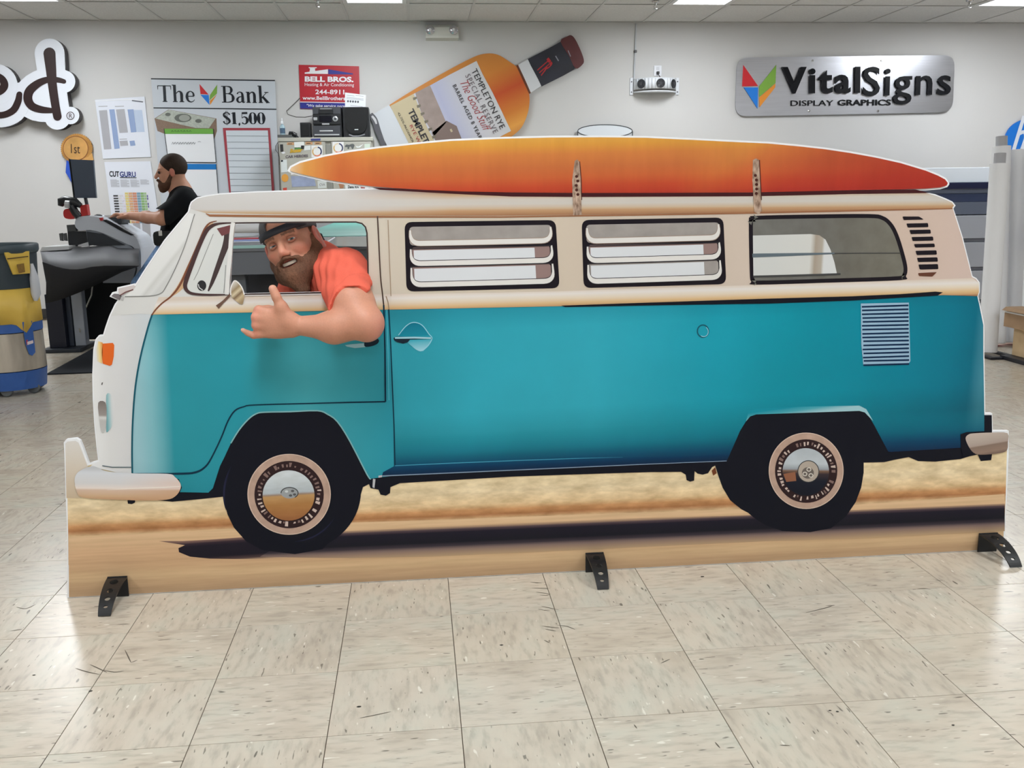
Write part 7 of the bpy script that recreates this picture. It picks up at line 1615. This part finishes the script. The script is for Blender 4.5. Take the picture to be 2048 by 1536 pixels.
# ---- cap worn backwards
cf = Field(HC-0.21, HC+0.17, 0.003); cf.ell(H(0, -0.012, 0.040), (0.0855, 0.104, 0.086), RH, 0.01); cf.ell(H(0, -0.01, -0.068), (0.22, 0.22, 0.096), RH, 0.003, sub=True); cf.ell(H(0, -0.012, 0.036), (0.0765, 0.0950, 0.079), RH, 0.004, sub=True)
cf.ell(H(0.0, 0.10, 0.061), (0.040, 0.06, 0.030), RH, 0.003, sub=True)
V, F = cf.mesh(); V = relax(V, F, 1, 0.4); Lc = loc(V); cc_ = colour(V, (92, 92, 94)); cc_[:, :3] *= (1+0.06*vnoise(V, 150, 9))[:, None]
blend(cc_, ((np.abs((Lc[:, 0]+0.0) % 0.042-0.021) < 0.0012)*0.4), (56, 56, 58))
CAP = mk('cap', V, F, attrmat('cap_cloth', 0.85, 0.12, 320, 0, 0.2, 0.2), MAN, smooth=True, colors=cc_, label='grey baseball cap worn backwards')
vs = []; fs = []; n = 28
for i in range(n+1):
    a_ = math.radians(-62+124*i/n)
    for (z, k) in ((0.0275, 1.0), (0.0480, 0.985)): vs.append(Vector(H(0.0875*k*math.sin(a_), -0.012+0.1065*k*math.cos(a_), z)))
for i in range(n): fs.append((2*i, 2*i+1, 2*i+3, 2*i+2))
o = mk('cap_strap', vs, fs, mat('strap_navy', (40, 44, 54), 0.6), CAP, smooth=True, label='dark snap strap across the forehead'); o.modifiers.new('t', 'SOLIDIFY').thickness = 0.0035
vs = []; fs = []
for i in range(13):
    t = -1+2*i/12; y_edge = -0.105-0.01*(1-t*t)
    for r in range(6):
        k = r/5; vs.append(Vector(H(0.078*t*(1-0.08*k), -0.012-math.sqrt(max(0, 1-(0.9*t)**2))*0.100-0.07*k*math.sqrt(max(0.0, 1-t*t*0.95)), 0.022-0.028*t*t-0.022*k)))
for i in range(12):
    for r in range(5): fs.append((i*6+r, i*6+r+1, (i+1)*6+r+1, (i+1)*6+r))
o = mk('cap_bill', vs, fs, mat('bill_black', (24, 25, 28), 0.7), CAP, smooth=True); o.modifiers.new('t', 'SOLIDIFY').thickness = 0.004
# ---- t-shirt
sf_ = Field((-0.66, BY-0.18, 0.52), (0.06, BY+0.68, 1.16), 0.004)
sf_.cap(NB+np.array([0, 0.0, -0.012]), CH, 0.082, 0.142, 0.05); sf_.cap(CH, WA, 0.145, 0.142, 0.05); sf_.cap(WA, HI, 0.142, 0.150, 0.05)
sf_.cap(NB+np.array([0, 0, -0.004]), LS, 0.063, 0.078, 0.05); sf_.cap(NB, RS, 0.063, 0.074, 0.05)
SX = SL+(SL-LS)*0.35
sf_.cap(LS, SX, 0.078, 0.071, 0.03); RX = RS+(REl-RS)*0.6; sf_.cap(RS, RX, 0.074, 0.066, 0.03)
def cut(fd, p, n, lo, hi):
    sl, (X, Y, Z) = fd._sub(lo, hi); e = (X-p[0])*n[0]+(Y-p[1])*n[1]+(Z-p[2])*n[2]; fd.d[sl] = np.maximum(fd.d[sl], e)
ax = unit(SL-LS); nrm = unit(ax+np.array([0.85, 0.0, -0.10]))
cut(sf_, SL-ax*0.012, nrm, SL-ax*0.012-0.15, SL+ax*0.2+0.13)
cut(sf_, A(743, 572, BY-0.03), unit([0.8, 0.0, -0.6]), A(700, 640, BY-0.17), A(790, 535, BY+0.02))
axr = unit(REl-RS); cut(sf_, RS+(REl-RS)*0.55, axr, RS+(REl-RS)*0.6-0.1, RS+(REl-RS)*0.6+0.14)
cut(sf_, HI+np.array([0, 0, -0.06]), np.array([0, 0.3, -1.0]), HI-0.25, HI+0.25)
sf_.cap(H(0, -0.015, -0.05), NB+unit(HC-NB)*0.012, 0.053, 0.053, 0.006, sub=True)
V, F = sf_.mesh(); V = relax(V, F, 3, 0.5); N = normals(V, F)
# cloth folds: diagonal ripples on the sleeve and chest
tt = (V-LS)@ax; e_a = unit(np.cross(ax, np.array([0, 1.0, 0]))); aa = (V-LS)@e_a
near = np.exp(-((tt-0.06)/0.10)**2)
fold = np.sin(aa*190+tt*70+3.0*vnoise(V, 16, 21))*near*0.0030*(0.35+0.65*smooth01(-aa, -0.06, 0.05))+np.sin(aa*80-tt*60+2*vnoise(V, 12, 25))*0.0022+vnoise(V, 45, 22)*0.0020+vnoise(V, 90, 24)*0.0010
hem = np.exp(-(((V-(SL-ax*0.012))@nrm+0.018)/0.0016)**2)
V = V+N*(fold-0.0014*hem)[:, None]
cs_ = colour(V, (220, 100, 80)); cs_[:, :3] *= (1+0.05*vnoise(V, 40, 23))[:, None]; blend(cs_, 0.4*hem, (190, 84, 66))
mk('t_shirt', V, F, attrmat('orange_cotton', 0.85, 0.06, 420, 0, 0.15, 0.2), MAN, smooth=True, colors=cs_, label='orange crew-neck t-shirt')
# ---- jeans and shoes (behind the board)
jf = Field((-0.55, BY+0.05, 0.0), (0.35, BY+1.0, 0.86), 0.008)
K1, K2 = np.array([-0.27, BY+0.30, 0.40]), np.array([0.02, BY+0.30, 0.40]); F1, F2 = np.array([-0.27, BY+0.55, 0.10]), np.array([0.03, BY+0.58, 0.10])
jf.ell(HI+np.array([0, 0.02, -0.02]), (0.17, 0.15, 0.12), None, 0.05)
for k_, ft_, s in ((K1, F1, -0.09), (K2, F2, 0.09)): jf.cap(HI+np.array([s, 0, -0.04]), k_, 0.095, 0.072, 0.04); jf.cap(k_, ft_, 0.070, 0.052, 0.03)
V, F = jf.mesh(); mk('jeans', V, F, mat('denim_dark', (62, 78, 108), 0.8, noise=(80, 0.2)), MAN, smooth=True)
for ft_ in (F1, F2):
    x, y = ft_[0], ft_[1]; q = MB(); prof = [(-0.05, 0.09), (0.02, 0.10), (0.09, 0.07), (0.17, 0.05), (0.215, 0.03), (0.215, 0.001), (-0.06, 0.001), (-0.065, 0.06)]
    q.prism([(x-0.045, y-a_, z) for a_, z in prof], (0.09, 0, 0)); q.build('shoe', mat('shoe_grey', (70, 70, 74), 0.6), MAN)

# ================================================================== the man in the black shirt at the cutter
MY2 = 5.80
def Bq(u, v, dy=0.0): return A(u, v, MY2+dy)
f2 = unit([-0.97, -0.22, -0.10]); l2 = unit(np.cross(z0_, f2)); u2 = np.cross(f2, l2); R2 = np.stack([l2, f2, u2], 1)
HC2 = Bq(343, 343, 0.0); S2_ = 1.06
def G(x, y, z): return HC2+(l2*x+f2*y+u2*z)*S2_
sh_l, sh_r = Bq(369, 398, -0.13), Bq(372, 398, 0.19); nb2_ = Bq(362, 383, 0.03); ch2 = Bq(368, 425, 0.03); wa2 = Bq(362, 468, 0.03); hip = Bq(355, 492, 0.03)
el2, wr2, hd2_ = Bq(323, 438, -0.20), Bq(262, 431, 0.10), Bq(240, 428.5, 0.22); el3, wr3 = Bq(318, 436, 0.24), Bq(258, 432, 0.36)
lo = np.minimum.reduce([HC2-0.2, hip-0.3, wr2-0.25]); hi = np.maximum.reduce([HC2+0.2, hip+0.3, sh_l+0.2, wr3+0.15])
g = Field(lo, hi, 0.0055)
g.ell(G(0, -0.012, 0.030), np.array((0.0745, 0.094, 0.088))*S2_, R2, 0.02); g.ell(G(0, 0.035, -0.028), np.array((0.062, 0.058, 0.082))*S2_, R2, 0.03); g.ell(G(0, 0.045, -0.085), np.array((0.048, 0.048, 0.038))*S2_, R2, 0.03)
g.cap(G(0, 0.09, 0.012), G(0, 0.114, -0.030), 0.010, 0.014, 0.012); g.cap(G(-0.04, 0.078, 0.020), G(0.04, 0.078, 0.020), 0.011, 0.011, 0.014)
for s in (-1, 1):
    g.ell(G(s*0.078, -0.004, -0.010), (0.012, 0.020, 0.033), R2, 0.008); g.ell(G(s*0.034, 0.099, 0.0), (0.016, 0.012, 0.011), R2, 0.012, sub=True)
g.cap(G(0, 0.098, -0.062), G(0, 0.096, -0.075), 0.010, 0.010, 0.012)
g.cap(G(0, -0.03, -0.05), nb2_, 0.058, 0.066, 0.03)
g.cap(nb2_, ch2, 0.08, 0.13, 0.05); g.cap(ch2, wa2, 0.135, 0.125, 0.05); g.cap(wa2, hip, 0.125, 0.13, 0.05); g.cap(sh_l, sh_r, 0.068, 0.068, 0.05)
for (a_, b_, c_) in ((sh_l, el2, wr2), (sh_r, el3, wr3)):
    g.cap(a_, b_, 0.062, 0.047, 0.03); g.cap(b_, b_*0.55+c_*0.45, 0.047, 0.044, 0.02); g.cap(b_*0.55+c_*0.45, c_, 0.043, 0.028, 0.03)
for (c_, base_) in ((wr2, 0.0), (wr3, 0.0)):
    dx = np.array([-1.0, 0.12, -0.02]); k0 = c_+dx*0.075; g.cap(c_, k0, 0.026, 0.024, 0.02)
    for i in range(4):
        o_ = np.array([0.0, -0.030+0.020*i, 0.004]); a1 = k0+o_; a2 = a1+np.array([-0.035-0.004*(i in (1, 2)), 0.002, 0.012]); a3 = a2+np.array([-0.028, 0.0, -0.022])
        g.cap(a1, a2, 0.0105, 0.0095, 0.006); g.cap(a2, a3, 0.0092, 0.008, 0.004)
    t1 = c_+dx*0.03+np.array([0, -0.03, -0.002]); g.cap(t1, t1+np.array([-0.045, -0.022, -0.008]), 0.013, 0.011, 0.01)
V, F = g.mesh(); V = relax(V, F, 1, 0.4); Lm = ((V-HC2)@R2)/S2_; cm = colour(V, (200, 146, 120)); cm[:, :3] *= (1+0.05*vnoise(V, 40, 31))[:, None]
hd3 = np.linalg.norm(Lm, axis=1) < 0.16
for s in (-1, 1):
    blend(cm, 0.8*hd3*np.exp(-(((Lm[:, 0]-s*0.034)/0.016)**2+((Lm[:, 2])/0.008)**2))*(Lm[:, 1] > 0.05), (90, 60, 52)); blend(cm, 0.7*hd3*np.exp(-(((Lm[:, 0]-s*0.034)/0.02)**2+((Lm[:, 2]-0.022)/0.005)**2)**2)*(Lm[:, 1] > 0.05), (70, 46, 36))
    blend(cm, 0.6*hd3*(np.abs(Lm[:, 0]) > 0.074)*np.exp(-((Lm[:, 2]+0.01)/0.04)**2), (206, 122, 106))
blend(cm, 0.6*hd3*np.exp(-((Lm[:, 0]/0.03)**2+((Lm[:, 2]+0.066)/0.008)**2))*(Lm[:, 1] > 0.07), (160, 90, 80))
M2 = mk('person', V, F, SKIN, org=(hip[0], hip[1], 0), smooth=True, colors=cm); tag(M2, 'dark-haired man in black t-shirt and jeans standing at the vinyl cutter', 'person')
for s in (-1, 1):
    c = Vector(G(s*0.033, 0.084, 0.001)); q = MB(); q.lathe(c, [(0.001, -0.012), (0.008, -0.0095), (0.0125, 0), (0.008, 0.0095), (0.001, 0.012)], 12); q.build('eye', mat('eye_dark', (60, 48, 44), 0.15), M2, smooth=True)
hf = Field(HC2-0.18, HC2+0.18, 0.005); hf.ell(G(0, -0.020, 0.036), np.array((0.083, 0.098, 0.092))*S2_, R2, 0.01); hf.ell(G(0, 0.125, -0.005), np.array((0.14, 0.085, 0.060))*S2_, R2, 0.01, sub=True); hf.ell(G(0, 0.05, -0.125), np.array((0.14, 0.17, 0.10))*S2_, R2, 0.01, sub=True)
for s in (-1, 1): hf.ell(G(s*0.086, 0.0, -0.012), (0.02, 0.024, 0.034), R2, 0.005, sub=True)
V, F = hf.mesh(); ch2_ = colour(V, (52, 38, 30)); ch2_[:, :3] *= (1+0.25*vnoise(V, 160, 33))[:, None]; mk('hair', V, F, attrmat('dark_hair', 0.7, 0.2, 220, 0, 0.3, 0.25), M2, smooth=True, colors=ch2_, label='short dark brown hair')
bf = Field(HC2-0.18, HC2+0.18, 0.005); bf.ell(G(0, 0.050, -0.090), np.array((0.055, 0.055, 0.042))*S2_, R2, 0.02)
for s in (-1, 1): bf.cap(G(s*0.066, 0.006, -0.025), G(s*0.056, 0.035, -0.075), 0.013, 0.018, 0.02); bf.cap(G(s*0.003, 0.105, -0.052), G(s*0.03, 0.088, -0.068), 0.009, 0.010, 0.01)
bf.cap(G(0, 0.078, -0.10), G(0, 0.082, -0.118), 0.034, 0.028, 0.02)
V, F = bf.mesh(); cb2 = colour(V, (92, 64, 50)); cb2[:, :3] *= (1+0.2*vnoise(V, 200, 34))[:, None]; mk('beard', V, F, attrmat('dark_beard', 0.75, 0.2, 220, 0, 0.3, 0.2), M2, smooth=True, colors=cb2)
s3 = Field(lo, hi, 0.006)
s3.cap(nb2_+np.array([0, 0, -0.014]), ch2, 0.086, 0.142, 0.05); s3.cap(ch2, wa2, 0.147, 0.142, 0.05); s3.cap(wa2, hip, 0.142, 0.146, 0.05); s3.cap(sh_l, sh_r, 0.076, 0.076, 0.05); s3.cap(nb2_+np.array([0, 0, -0.01]), sh_l, 0.06, 0.074, 0.04); s3.cap(nb2_+np.array([0, 0, -0.01]), sh_r, 0.06, 0.074, 0.04)
for (a_, b_) in ((sh_l, el2), (sh_r, el3)):
    e_ = a_+(b_-a_)*0.85; s3.cap(a_, e_, 0.074, 0.072, 0.03); ax_ = unit(b_-a_); cut(s3, a_+(b_-a_)*0.72, ax_, e_-0.11, e_+np.array([0.0, 0.09, 0.04]))
cut(s3, hip+np.array([0, 0, -0.05]), np.array([0, 0, -1.0]), hip-0.3, hip+0.3); s3.cap(G(0, -0.03, -0.05), nb2_, 0.066, 0.064, 0.006, sub=True)
V, F = s3.mesh(); V = relax(V, F, 2, 0.5); N = normals(V, F); V = V+N*(0.004*vnoise(V, 22, 35))[:, None]
mk('t_shirt', V, F, mat('black_cotton', (18, 20, 24), 0.85, noise=(6, 0.2), spec=0.2), M2, smooth=True, label='plain black t-shirt')
j2 = Field((hip[0]-0.55, MY2-0.35, 0.0), (hip[0]+0.35, MY2+0.5, hip[2]+0.12), 0.009)
hl, hr = hip+np.array([-0.05, -0.09, -0.04]), hip+np.array([0, 0.09, -0.05]); kl = Bq(284, 570, -0.10); fl2 = np.array([kl[0]+0.02, kl[1], 0.08]); kr = hr+np.array([-0.03, 0.02, -0.42]); fr2 = np.array([hr[0]+0.05, hr[1], 0.08])
j2.ell(hip+np.array([0, 0, -0.03]), (0.14, 0.165, 0.12), None, 0.05); j2.cap(hl, kl, 0.098, 0.075, 0.04); j2.cap(kl, fl2, 0.073, 0.055, 0.03); j2.cap(hr, kr, 0.095, 0.07, 0.04); j2.cap(kr, fr2, 0.07, 0.055, 0.03)
V, F = j2.mesh(); mk('jeans', V, F, mat('denim_blue', (120, 156, 202), 0.8, noise=(60, 0.2)), M2, smooth=True)
for ft_ in (fl2, fr2):
    q = MB(); prof = [(0.05, 0.09), (-0.02, 0.10), (-0.09, 0.07), (-0.17, 0.05), (-0.215, 0.03), (-0.215, 0.001), (0.06, 0.001), (0.065, 0.06)]
    q.prism([(ft_[0]+a_, ft_[1]-0.045, z) for a_, z in prof], (0, 0.09, 0)); q.build('shoe', mat('shoe_black', (30, 30, 32), 0.6), M2)
pc_ = Bq(325, 476, -0.17); q = MB(); q.box((pc_[0]-0.07, pc_[1]-0.02, pc_[2]-0.06), (pc_[0]+0.10, pc_[1]+0.09, pc_[2]+0.05), bev=0.025); o = q.build('belt_pouch', mat('pouch_black', (24, 26, 26), 0.7), M2, smooth=True, label='black belt pouch'); q = MB(); tgp = Bq(322, 466, -0.17); q.box((tgp[0]-0.012, tgp[1]-0.03, tgp[2]-0.02), (tgp[0]+0.014, tgp[1]-0.021, tgp[2]+0.02), bev=0.003); q.build('pouch_tag', mat('tag_white', (216, 216, 212), 0.5), o)
